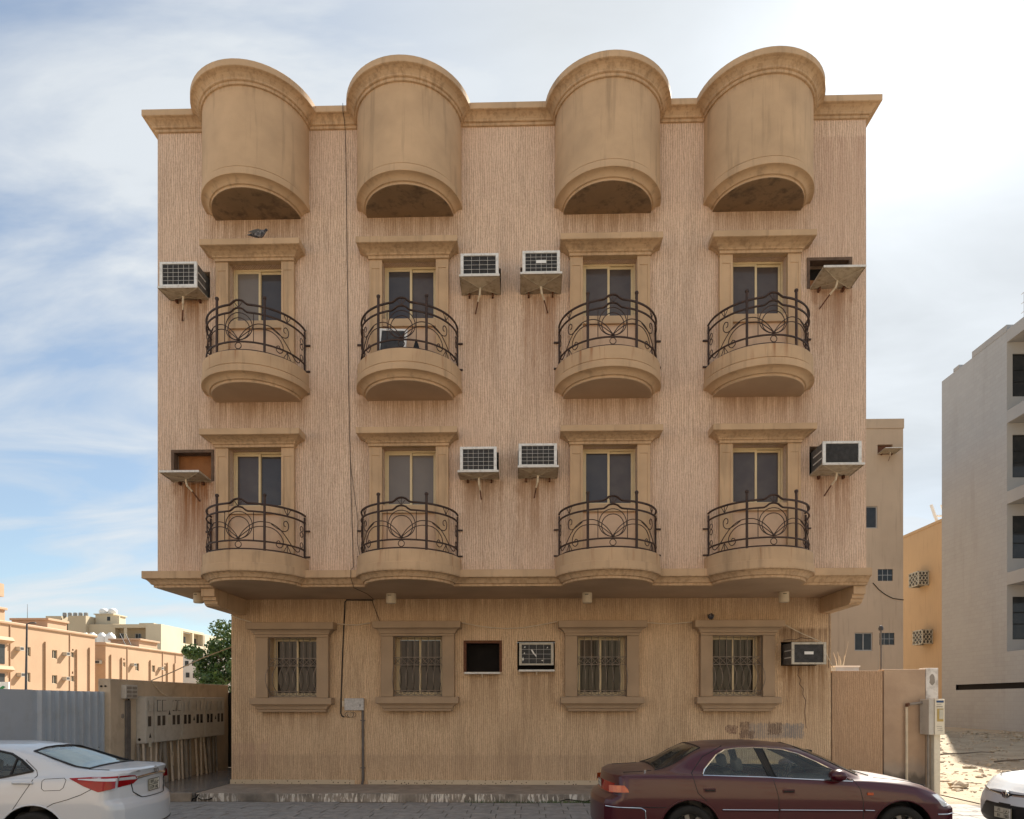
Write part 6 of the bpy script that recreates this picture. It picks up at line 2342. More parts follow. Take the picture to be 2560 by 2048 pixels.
class Car:
    """body lofted from rows of cross-section stations; local x runs from the rear (0) to the nose, y to the car's left"""
    NT = [0, 4, 14, 30, 64, 68, 104, 122, 140]

    def __init__(s, rows, rear_dx, front_dx, bow, step=0.0115):
        s.rows = rows
        xs = [r[0] for r in rows]
        s.L = xs[-1]
        s.rear_dx, s.front_dx, s.bow = rear_dx, front_dx, bow
        nx = int(s.L / step)
        xq = np.linspace(0, s.L, nx + 1)
        tab = pchip(xs, [r[1:] for r in rows], xq)
        zb, w, zbelt, yb, y6, z6, z8 = tab.T
        k2 = np.minimum(0.40, zbelt - 0.18)
        k3 = np.minimum(0.62, zbelt - 0.06)
        cy = np.stack([w - 0.13, w - 0.03, w, w, yb, yb - 0.035, y6, 0.55 * y6, 0 * w], 1)
        cz = np.stack([zb, zb + 0.05, k2, k3, zbelt, zbelt + 0.022, np.maximum(z6, zbelt + 0.024), z6 + 0.78 * (z8 - z6), z8], 1)
        tq = np.arange(s.NT[-1] + 1, dtype=float)
        s.Yg = pchip(s.NT, cy.T, tq).T          # (nx+1, nt+1)
        s.Zg = pchip(s.NT, cz.T, tq).T
        s.xq = xq
        s.w = w
        X = np.repeat(xq[:, None], s.Yg.shape[1], 1)
        s.Xg = X + s.shift(X, s.Yg, s.Zg)

    def shift(s, X, Y, Z):
        rz = np.interp(Z, [p[0] for p in s.rear_dx], [p[1] for p in s.rear_dx])
        fz = np.interp(Z, [p[0] for p in s.front_dx], [p[1] for p in s.front_dx])
        fr = np.clip(1 - X / 0.55, 0, 1) ** 2
        ff = np.clip(1 - (s.L - X) / 0.8, 0, 1) ** 2
        q = (Y / 0.75) ** 2
        return fr * (rz + s.bow[0] * q) - ff * (fz + s.bow[1] * q)

    def caps(s, end, m=26):
        """closing face at the rear or the nose: rows of points from the side to the middle"""
        i = 0 if end == 'rear' else -1
        y, z = s.Yg[i], s.Zg[i]
        f = np.linspace(1, 0, m + 1)
        Y = y[:, None] * f[None, :]
        Z = np.repeat(z[:, None], m + 1, 1)
        X0 = np.full_like(Y, s.xq[i])
        return X0 + s.shift(X0, Y, Z), Y, Z

    def side(s, x, z, out=0.0):
        """point on the flank at local x and height z (right side, y negative)"""
        i = int(np.clip(np.searchsorted(s.Xg[:, 20], x), 1, len(s.xq) - 1))
        # x along row: use nearest station on the shifted grid
        k = np.argmax(s.Zg[i] >= z) if (s.Zg[i] >= z).any() else s.NT[6]
        k = max(1, min(k, s.NT[6]))
        z0, z1 = s.Zg[i][k - 1], s.Zg[i][k]
        t = 0 if z1 - z0 < 1e-6 else min(1, max(0, (z - z0) / (z1 - z0)))
        y = s.Yg[i][k - 1] * (1 - t) + s.Yg[i][k] * t
        return Vector((x, -(y + out), z))

    def endpt(s, end, y, z, out=0.0):
        """point on the rear or front face at lateral y and height z"""
        x0 = np.array(0.0 if end == 'rear' else s.L)
        x = float(x0 + s.shift(x0, np.array(abs(y)), np.array(z)))
        return Vector((x - out if end == 'rear' else x + out, y, z))

    def toppt(s, x, y, out=0.0):
        """point on hood, roof or boot lid at local x and lateral y"""
        i = int(np.clip(np.searchsorted(s.xq, x), 0, len(s.xq) - 1))
        yy = s.Yg[i][s.NT[4]:][::-1]
        zz = s.Zg[i][s.NT[4]:][::-1]
        return Vector((x, y, float(np.interp(abs(y), yy, zz)) + out))


def make_car(root, car, paint, cfg):
    """split the loft into body, doors, glass and so on, then add the small parts"""
    nxv, ntv = car.Xg.shape
    X, Y, Z = car.Xg, car.Yg, car.Zg
    V = np.stack([X, -Y, Z], -1)
    VL = np.stack([X, Y, Z], -1)
    # wheel openings: pull nearby vertices on to the arch
    for (wx, wz, rr) in cfg['arches']:
        dx, dz = X - wx, Z - wz
        d = np.sqrt(dx * dx + dz * dz)
        sel = (np.abs(d - rr) < 0.010) & (np.arange(ntv)[None, :] < car.NT[4])
        f = np.where(sel, rr / np.maximum(d, 1e-6), 1.0)
        for A in (V, VL):
            A[..., 0] = wx + dx * f
            A[..., 2] = wz + dz * f
    xc = 0.25 * (X[:-1, :-1] + X[1:, :-1] + X[:-1, 1:] + X[1:, 1:])
    zc = 0.25 * (Z[:-1, :-1] + Z[1:, :-1] + Z[:-1, 1:] + Z[1:, 1:])
    yc = 0.25 * (Y[:-1, :-1] + Y[1:, :-1] + Y[:-1, 1:] + Y[1:, 1:])
    tc = np.repeat(np.arange(ntv - 1)[None, :], nxv - 1, 0)
    lab = np.full(xc.shape, 0)
    names = ['body']

    def put(name, mask):
        if name not in names:
            names.append(name)
        lab[mask] = names.index(name)
    flank = tc < car.NT[6]
    for nm, poly in cfg['side']:
        put(nm, flank & in_poly(xc, zc, poly))
    for nm, poly in cfg['top']:
        put(nm, (tc >= car.NT[5] + 2) & in_poly(xc, yc, poly) & (zc > cfg.get('topz', 0.6)))
    for (wx, wz, rr) in cfg['arches']:
        put('cut', (tc < car.NT[4]) & ((xc - wx) ** 2 + (zc - wz) ** 2 < rr * rr))
    mats = cfg['mats']
    parts = {}
    for side, A in ((-1, V), (1, VL)):
        for li, nm in enumerate(names):
            if nm == 'cut':
                continue
            ii, jj = np.nonzero(lab == li)
            if len(ii) == 0:
                continue
            split = nm.startswith('door') or nm.startswith('side_')
            key = (nm, side if split else 0)
            mb = parts.setdefault(key, MB())
            a = ii * ntv + jj
            q = np.stack([a, a + ntv, a + ntv + 1, a + 1], 1)
            u, inv = np.unique(q, return_inverse=True)
            base = len(mb.v)
            P = A.reshape(-1, 3)[u]
            mb.v += [tuple(p) for p in P]
            mb.f += [tuple(base + int(k) for k in r) for r in inv.reshape(-1, 4)]
    # end faces
    for end in ('rear', 'front'):
        cx, cyy, cz = car.caps(end)
        n, m = cx.shape
        ycq = 0.25 * (cyy[:-1, :-1] + cyy[1:, :-1] + cyy[:-1, 1:] + cyy[1:, 1:])
        zcq = 0.25 * (cz[:-1, :-1] + cz[1:, :-1] + cz[:-1, 1:] + cz[1:, 1:])
        lb = np.full(ycq.shape, 'body', dtype=object)
        for nm, poly in cfg.get(end, []):
            lb[in_poly(ycq, zcq, poly)] = nm
        for sgn in (-1, 1):
            for nm in set(lb.reshape(-1)):
                mb = parts.setdefault((nm, 0), MB())
                ii, jj = np.nonzero(lb == nm)
                a = ii * m + jj
                q = np.stack([a, a + m, a + m + 1, a + 1], 1)
                u, inv = np.unique(q, return_inverse=True)
                base = len(mb.v)
                P = np.stack([cx, sgn * cyy, cz], -1).reshape(-1, 3)[u]
                mb.v += [tuple(p) for p in P]
                mb.f += [tuple(base + int(k) for k in r) for r in inv.reshape(-1, 4)]
    out = {}
    for (nm, sd), mb in parts.items():
        base = nm.split('.')[0]
        pn = {'door_rear': 'door', 'door_front': 'door', 'side_glass_rear': 'side_window', 'side_glass_front': 'side_window', 'side_pillar': 'door_pillar', 'side_lamp': 'tail_lamp',
              'side_head': 'headlight', 'side_glass_quarter': 'side_window'}.get(base, base)
        o = mb.build(pn, mats.get(base, paint), None, smooth=32, loc=(0, 0, 0))
        # weld the two halves so that the shading runs through
        bm = bmesh.new()
        bm.from_mesh(o.data)
        bmesh.ops.remove_doubles(bm, verts=bm.verts, dist=0.0004)
        bmesh.ops.recalc_face_normals(bm, faces=bm.faces)
        bm.to_mesh(o.data)
        bm.free()
        o.data.shade_smooth()
        o.data.set_sharp_from_angle(angle=R(32))
        o.parent = root
        out[(nm, sd)] = o
    return out


def cpart(mb, name, mat, root, smooth=None, bev=0.0, parent=None):
    o = mb.build(name, mat, None, smooth=smooth, loc=(0, 0, 0), bev=bev)
    o.parent = parent or root
    return o


def on_side(car, pts, sd, out=0.003, sub=6):
    """polyline laid on the flank; sd -1 right, 1 left"""
    r = []
    for (x0, z0), (x1, z1) in zip(pts[:-1], pts[1:]):
        for k in range(sub):
            t = k / sub
            r.append(car.side(x0 + (x1 - x0) * t, z0 + (z1 - z0) * t, out))
    r.append(car.side(*pts[-1], out))
    if sd > 0:
        r = [Vector((p.x, -p.y, p.z)) for p in r]
    return r


def wheel(root, car, x, side, w_half, rad, tyre_w=0.19, spokes=7, z=None):
    y = side * (w_half - 0.02)
    z = rad if z is None else z
    m = MB()
    rp = [(rad * 0.66, 0.0), (rad * 0.70, 0.012), (rad * 0.80, 0.018), (rad * 0.93, 0.012), (rad * 0.985, -0.004), (rad, -0.03), (rad, -tyre_w + 0.03), (rad * 0.985, -tyre_w), (rad * 0.66, -tyre_w)]
    m.lathe([(r, side * a) for r, a in rp], (x, y, z), 40, axis='y')
    ty = cpart(m, 'wheel', M['rubber'], root, 40)
    m = MB()
    m.lathe([(r, side * a) for r, a in [(rad * 0.66, 0.004), (rad * 0.62, -0.01), (rad * 0.60, -0.05)]], (x, y, z), 32, axis='y')
    m.lathe([(r, side * a) for r, a in [(0.0, 0.0), (0.05, 0.0), (0.06, -0.02)]], (x, y, z), 16, axis='y')
    for k in range(spokes):
        a = 2 * math.pi * k / spokes
        mx = Matrix.Translation((x, y, z)) @ Matrix.Rotation(a, 4, 'Y')
        m.box(0.045, min(-0.012 * side, -0.035 * side), -0.028, rad * 0.63, max(-0.012 * side, -0.035 * side), 0.028, m=mx)
    cpart(m, 'rim', M['alloy'], root, 40, parent=ty)
    m = MB()
    m.lathe([(r, side * a) for r, a in [(0.0, -0.06), (rad * 0.62, -0.06)]], (x, y, z), 24, axis='y')
    cpart(m, 'brake_disc', M['plastic'], root, parent=ty)


def wheel_well(root, x, z, r, side, w_half):
    m = MB()
    n = 20
    for k in range(n):
        a0 = -0.35 + (math.pi + 0.7) * k / n
        a1 = -0.35 + (math.pi + 0.7) * (k + 1) / n
        p = [(x + r * math.cos(a), z + r * math.sin(a)) for a in (a0, a1)]
        ya, yb = side * (w_half - 0.015), side * (w_half - 0.30)
        m.quad((p[0][0], ya, p[0][1]), (p[1][0], ya, p[1][1]), (p[1][0], yb, p[1][1]), (p[0][0], yb, p[0][1]))
    m.ngon([(x + r * math.cos(-0.35 + (math.pi + 0.7) * k / n), side * (w_half - 0.30), z + r * math.sin(-0.35 + (math.pi + 0.7) * k / n)) for k in range(n + 1)])
    cpart(m, 'wheel_well', M['plastic'], root)


def seats(root, front_x, rear_x, zs, wheel_side=1, dash_x=None):
    for y in (-0.36, 0.36):
        m = MB()
        mx = Matrix.Translation((front_x, y, zs))
        m.box(-0.05, -0.23, 0, 0.48, 0.23, 0.14, m=mx)
        bx = Matrix.Translation((front_x, y, zs + 0.08)) @ Matrix.Rotation(R(-14), 4, 'Y')
        m.box(-0.10, -0.23, 0.0, 0.06, 0.23, 0.50, m=bx)
        s = cpart(m, 'front_seat', M['seat'], root, bev=0.05)
        h = MB()
        h.box(-0.07, -0.13, 0.53, 0.03, 0.13, 0.71, m=bx)
        cpart(h, 'headrest', M['seat'], root, bev=0.04, parent=s)
    m = MB()
    m.box(rear_x - 0.05, -0.62, zs - 0.02, rear_x + 0.45, 0.62, zs + 0.14)
    bx = Matrix.Translation((rear_x, 0, zs + 0.08)) @ Matrix.Rotation(R(-22), 4, 'Y')
    m.box(-0.10, -0.62, 0.0, 0.06, 0.62, 0.44, m=bx)
    cpart(m, 'rear_seat', M['seat'], root, bev=0.05)
    m = MB()
    m.box(front_x - 1.4, -0.70, 0.22, dash_x + 0.1, 0.70, 0.26)
    cpart(m, 'cabin_floor', M['cabin'], root)
    m = MB()
    m.box(dash_x - 0.30, -0.66, 0.62, dash_x + 0.25, 0.66, 0.86)
    cpart(m, 'dashboard', M['cabin'], root, bev=0.05)
    m = MB()
    c = Vector((dash_x - 0.40, wheel_side * 0.36, 0.86))
    ax = Matrix.Translation(c) @ Matrix.Rotation(R(-62), 4, 'Y')
    m.tube([ax @ Vector((0.175 * math.cos(2 * math.pi * k / 20), 0.175 * math.sin(2 * math.pi * k / 20), 0)) for k in range(20)], 0.016, 6, True)
    m.box(-0.17, -0.02, -0.015, 0.17, 0.02, 0.005, m=ax)
    m.box(-0.06, -0.07, -0.02, 0.06, 0.07, 0.015, m=ax)
    cpart(m, 'steering_wheel', M['plastic'], root)


def emblem(root, frame, s, mat='chrome', name='emblem'):
    """three interlocked ovals; frame maps (u, v) to the surface"""
    m = MB()
    def oval(a, b, cu=0.0, cv=0.0, n=24):
        return [frame(cu + a * math.cos(2 * math.pi * k / n), cv + b * math.sin(2 * math.pi * k / n)) for k in range(n)]
    m.tube(oval(0.06 * s, 0.041 * s), 0.006 * s, 5, True)
    m.tube(oval(0.018 * s, 0.038 * s), 0.005 * s, 5, True)
    m.tube(oval(0.040 * s, 0.016 * s, 0, 0.016 * s), 0.005 * s, 5, True)
    return cpart(m, name, M[mat], root, 60)


def plate(root, frame_mtx, top, bottom, w=0.31, h=0.155):
    """number plate in the plane of frame_mtx (x across, y up, z outwards)"""
    m = MB()
    m.box(-w / 2, -h / 2, 0, w / 2, h / 2, 0.006, m=frame_mtx)
    p = cpart(m, 'number_plate', M['plate'], root, bev=0.002)
    m = MB()
    e = 0.008
    for a in ((-w / 2, -h / 2, w / 2, -h / 2 + e), (-w / 2, h / 2 - e, w / 2, h / 2), (-w / 2, -h / 2 + e, -w / 2 + e, h / 2 - e), (w / 2 - e, -h / 2 + e, w / 2, h / 2 - e),
              (-w / 2 + e, -0.003, w / 2 - 0.045, 0.003)):
        m.box(a[0], a[1], 0.006, a[2], a[3], 0.008, m=frame_mtx)
    cpart(m, 'plate_border', M['black'], root, parent=p)
    for body, u, v, sz in ((top[0], -0.062, 0.036, 0.062), (top[1], 0.070, 0.036, 0.058), (bottom[0], -0.062, -0.040, 0.060), (bottom[1], 0.070, -0.040, 0.055)):
        o = text_obj(body, sz, 'plate_digits', M['black'], root, frame_mtx @ Matrix.Translation((u, v, 0.0075)))
        o.parent = p
    m = MB()
    m.box(w / 2 - 0.040, -h / 2 + e, 0.006, w / 2 - e, h / 2 - e, 0.0075, m=frame_mtx)
    cpart(m, 'plate_strip', M['pale'], root, parent=p)
    return p


WLOC_ROOT = Vector((0, 0, 0))


def maroon_car():
    rows = [(0.00, .30, .68, .90, .66, .52, .955, .965), (.10, .27, .79, .935, .745, .60, .967, .978), (.30, .23, .84, .962, .79, .65, .985, .993), (.72, .2, .85, .970, .80, .64, 1.012, 1.03),
            (.86, .2, .85, .970, .80, .63, 1.04, 1.085), (1.05, .2, .85, .970, .80, .615, 1.115, 1.20), (1.24, .2, .85, .967, .80, .60, 1.225, 1.30), (1.42, .2, .85, .965, .80, .59, 1.295, 1.348),
            (1.62, .2, .85, .96, .80, .585, 1.325, 1.365), (2.05, .2, .85, .945, .80, .585, 1.338, 1.378), (2.4, .2, .85, .935, .80, .585, 1.318, 1.362), (2.65, .2, .85, .925, .80, .59, 1.262, 1.330),
            (2.9, .2, .85, .915, .80, .61, 1.155, 1.252), (3.15, .2, .85, .905, .80, .64, 1.035, 1.135), (3.36, .2, .85, .895, .79, .67, .948, 1.025), (3.52, .2, .85, .885, .785, .68, .93, .957),
            (3.95, .2, .85, .838, .785, .66, .888, .912), (4.22, .2, .838, .775, .765, .62, .825, .852), (4.42, .22, .80, .715, .715, .55, .755, .782), (4.56, .27, .70, .645, .61, .45, .672, .695)]
    car = Car(rows, [(0.2, 0.05), (0.32, 0.0), (0.60, 0.0), (0.66, 0.02), (0.72, 0.11), (0.80, 0.13), (0.97, 0.16)], [(0.2, 0.06), (0.34, 0.0), (0.56, 0.0), (0.62, 0.05), (0.75, 0.10)], (0.13, 0.09))
    root = thing('parked_car', (0.86, 9.45, 0), 'dusty maroon sedan parked side on in front of the house', 'car')
    rg = [(1.335, .985), (1.37, 1.05), (1.53, 1.225), (1.64, 1.287), (1.78, 1.308), (2.02, 1.315), (2.165, .962)]
    fg = [(2.255, .955), (2.125, 1.312), (2.38, 1.292), (2.59, 1.232), (2.79, 1.143), (3.01, 1.03), (3.19, .915)]
    pil = [(2.02, 1.315), (2.125, 1.312), (2.255, .955), (2.165, .962)]
    dr = [(1.58, 1.33), (1.36, 1.2), (1.20, 1.0), (1.215, .92), (1.26, .76), (1.37, .66), (1.50, .52), (1.56, .26), (2.265, .26), (2.26, .70), (2.20, .95), (2.06, 1.33)]
    df = [(2.06, 1.33), (2.20, .95), (2.26, .70), (2.265, .26), (3.30, .26), (3.30, .66), (3.27, .82), (3.20, .93), (3.0, 1.06), (2.8, 1.17), (2.6, 1.256), (2.39, 1.316)]
    cfg = dict(
        arches=[(1.165, .30, .375), (3.79, .30, .375)],
        side=[('door_rear', dr), ('door_front', df), ('side_glass_rear', rg), ('side_glass_front', fg), ('side_pillar', pil), ('side_head', [(4.18, .742), (4.60, .745), (4.60, .60), (4.29, .60)])],
        top=[('rear_window', [(.78, -.1), (.78, .615), (1.0, .60), (1.36, .52), (1.32, .3), (1.30, -.1)]), ('windscreen', [(2.60, -.1), (2.62, .50), (2.66, .56), (2.95, .585), (3.30, .64), (3.42, .4), (3.46, -.1)]),
             ('bonnet', [(3.54, -.1), (3.50, .66), (3.95, .64), (4.3, .58), (4.50, .40), (4.53, -.1)]), ('boot_lid', [(-.1, -.1), (-.1, .585), (.45, .62), (.70, .60), (.735, -.1)])],
        topz=0.66,
        rear=[('tail_panel', [(-.1, .74), (-.1, .86), (.45, .86), (.45, .74)]), ('tail_lamp', [(.45, .74), (.45, .86), (.8, .86), (.8, .74)]), ('bumper', [(-.1, .2), (-.1, .66), (.9, .66), (.9, .2)])],
        front=[('grille', [(-.1, .60), (-.1, .68), (.30, .68), (.34, .60)]), ('headlight', [(.36, .60), (.36, .71), (.8, .71), (.8, .60)])],
        mats=dict(side_glass_rear=M['car_glass'], side_glass_front=M['car_glass'], side_pillar=M['plastic'], rear_window=M['car_glass_dark'], windscreen=M['car_glass'], tail_lamp=M['lamp_red'],
                  side_head=M['lamp_clear'], headlight=M['lamp_clear'], grille=M['plastic'], tail_panel=M['lamp_red']))
    o = make_car(root, car, M['maroon'], cfg)
    for sd in (-1, 1):
        def strip(name, pts, r, mat, out=0.002, n=5):
            m = MB()
            m.tube(on_side(car, pts, sd, out), r, n)
            return cpart(m, name, M[mat], root, 60)
        strip('door_seam', [(1.62, 1.335), (1.36, 1.2), (1.20, 1.0), (1.215, .92), (1.26, .76), (1.37, .66)], 0.006, 'plastic', -0.003)
        strip('door_seam', [(2.06, 1.33), (2.20, .95), (2.26, .70), (2.265, .26)], 0.006, 'plastic', -0.003)
        strip('door_seam', [(3.20, .93), (3.27, .82), (3.30, .66), (3.30, .26)], 0.006, 'plastic', -0.003)
        strip('window_trim', [rg[0]] + rg[1:6] + [fg[1]] + fg[2:] + [(3.19, .905), (2.255, .945), (2.165, .952), (1.335, .975)], 0.009, 'chrome', 0.004)
        strip('window_rubber', [(2.165, .962), (2.02, 1.315)], 0.007, 'plastic', 0.004)
        strip('window_rubber', [(2.255, .955), (2.125, 1.312)], 0.007, 'plastic', 0.004)
        for a, b in ((1.56, 2.25), (2.275, 3.285), (3.315, 3.43)):
            m = MB()
            pts = on_side(car, [(a, .548), (b, .545)], sd, 0.006)
            m.tube(pts, 0.014, 6)
            cpart(m, 'rub_strip', M['maroon'], root, 60)
            m = MB()
            m.tube([p + Vector((0, sd * 0.010, 0.006)) for p in pts], 0.006, 5)
            cpart(m, 'chrome_strip', M['chrome'], root, 60)
        strip('crease', [(.30, .955), (1.19, .945)], 0.004, 'maroon', 0.0)
        strip('bumper_seam', [(.42, .585), (.62, .58), (.87, .575)], 0.006, 'plastic', -0.002)
        m = MB()
        m.tube(on_side(car, [(.12, .578), (.42, .572), (.55, .568), (.60, .54), (.61, .40), (.61, .32)], sd, 0.003), 0.007, 5)
        cpart(m, 'bumper_trim', M['chrome'], root, 60)
        strip('bumper_trim', [(4.22, .505), (4.40, .50), (4.50, .50)], 0.007, 'chrome', 0.004)
        # lamps wrapped round the corners
        la = MB()
        g = [(0.175, .845), (.34, .845), (.385, .80), (.395, .762), (.18, .762)]
        n = 5
        top = [(x, .848) for x in np.linspace(.16, .345, n)] + [(.39, .80)]
        bot = [(x, .762) for x in np.linspace(.16, .345, n)] + [(.40, .764)]
        for i in range(len(top) - 1):
            q = [car.side(top[i][0], top[i][1], .006), car.side(top[i + 1][0], top[i + 1][1], .006), car.side(bot[i + 1][0], bot[i + 1][1], .006), car.side(bot[i][0], bot[i][1], .006)]
            if sd > 0:
                q = [Vector((p.x, -p.y, p.z)) for p in q]
            la.quad(*q)
        cpart(la, 'corner_lamp', M['lamp_amber'], root)
        # handles
        for hx, hz in ((1.405, .795), (2.385, .785)):
            m = MB()
            p = car.side(hx, hz, 0.004)
            m.box(hx - .075, sd * abs(p.y) - 0.004, hz - .024, hx + .075, sd * abs(p.y) + 0.004, hz + .024)
            h = cpart(m, 'handle', M['maroon'], root, bev=0.003)
            m = MB()
            m.box(hx - .06, min(sd * (abs(p.y) - 0.002), sd * (abs(p.y) + 0.012)), hz - .012, hx + .062, max(sd * (abs(p.y) - 0.002), sd * (abs(p.y) + 0.012)), hz + .008)
            cpart(m, 'handle_grip', M['plastic'], root, bev=0.004, parent=h)
        m = MB()
        p = car.side(3.385, .755, 0.004)
        m.box(3.35, min(sd * abs(p.y) - sd * 0.004, sd * abs(p.y) + sd * 0.008), .738, 3.425, max(sd * abs(p.y) - sd * 0.004, sd * abs(p.y) + sd * 0.008), .772)
        cpart(m, 'side_marker', M['lamp_amber'], root, bev=0.004)
        # mirror
        m = MB()
        m.lathe([(0.0, -.10), (.045, -.095), (.07, -.06), (.078, .0), (.072, .05), (.045, .085), (0.0, .10)], (0, 0, 0), 14)
        yy = sd * (abs(car.side(3.0, .95).y) + 0.11)
        m.v = [(2.98 + a * 1.35, yy + c * 1.0, 0.985 + b * .98) for a, b, c in m.v]
        mi = cpart(m, 'mirror', M['maroon'], root, 60)
        m = MB()
        m.box(3.0, min(yy, yy - sd * .16), .935, 3.07, max(yy, yy - sd * .16), .975)
        cpart(m, 'mirror_arm', M['plastic'], root, bev=0.008, parent=mi)
        for x in (1.165, 3.79):
            wheel(root, car, x, sd, .85, .30)
            wheel_well(root, x, .30, .372, sd, .85)
            m = MB()
            m.tube(on_side(car, [(x + .377 * math.cos(a), .30 + .377 * math.sin(a)) for a in np.linspace(0.05, math.pi - 0.05, 26)], sd, 0.002, 1), 0.009, 5)
            cpart(m, 'arch_lip', M['maroon'], root, 60)
        m = MB()
        m.tube([(.02 + p.x * 0, p.y, p.z) if False else tuple(p) for p in on_side(car, [(1.34, .245), (2.0, .24), (3.40, .245)], sd, -0.02)], 0.04, 6)
        cpart(m, 'sill', M['plastic'], root, 60)
    # rear window trim, boot edge, plate, washers, wipers
    m = MB()
    pts = [car.toppt(x, y, 0.003) for x, y in ((.775, -.60), (.79, -.3), (.80, 0), (.79, .3), (.775, .60), (.86, .61), (1.0, .60), (1.18, .565), (1.36, .52), (1.345, .3), (1.33, 0), (1.345, -.3), (1.36, -.52), (1.18, -.565),
                                               (1.0, -.60), (.86, -.61))]
    m.tube(pts, 0.010, 5, True)
    cpart(m, 'rear_window_trim', M['plastic'], root, 60)
    m = MB()
    pts = [car.toppt(x, y, 0.003) for x, y in ((2.60, -.48), (2.585, 0), (2.60, .48), (2.67, .56), (2.95, .588), (3.32, .64), (3.44, .35), (3.48, 0), (3.44, -.35), (3.32, -.64), (2.95, -.588), (2.67, -.56))]
    m.tube(pts, 0.010, 5, True)
    cpart(m, 'windscreen_trim', M['plastic'], root, 60)
    for y in (-.60, .60):
        m = MB()
        m.tube([car.toppt(x, y * (1 - 0.0 * x), 0.001) for x in np.linspace(.36, .72, 9)], 0.005, 4)
        cpart(m, 'boot_seam', M['plastic'], root)
        m = MB()
        m.tube([car.toppt(x, y * (1.07 if x < 4.2 else 0.95), 0.001) for x in np.linspace(3.52, 4.22, 12)], 0.005, 4)
        cpart(m, 'bonnet_seam', M['plastic'], root)
    m = MB()
    m.tube([car.toppt(3.50, -.55, .012), car.toppt(3.47, -.2, .016), car.toppt(3.46, .1, .016)], 0.009, 5)
    m.tube([car.toppt(3.50, .05, .012), car.toppt(3.47, .35, .016), car.toppt(3.44, .55, .016)], 0.009, 5)
    cpart(m, 'wiper', M['plastic'], root)
    m = MB()
    p = car.toppt(.62, -.70, 0.0)
    m.tube([p, p + Vector((0, 0, .035))], 0.012, 6)
    cpart(m, 'aerial_stub', M['chrome'], root)
    m = MB()
    m.box(3.36, -.10, 1.19, 3.40, .10, 1.25)
    m.v = [(x - 0.42, y, z) for x, y, z in m.v]
    cpart(m, 'inner_mirror', M['plastic'], root, bev=0.01)
    plate(root, Matrix.Translation(car.endpt('rear', 0, .80, .004)) @ Matrix(((0, 0, -1, 0), (-1, 0, 0, 0), (0, 1, 0, 0), (0, 0, 0, 1))), ('', ''), ('', ''), .31, .10)
    seats(root, 2.05, 1.35, .40, 1, 3.15)
    return root


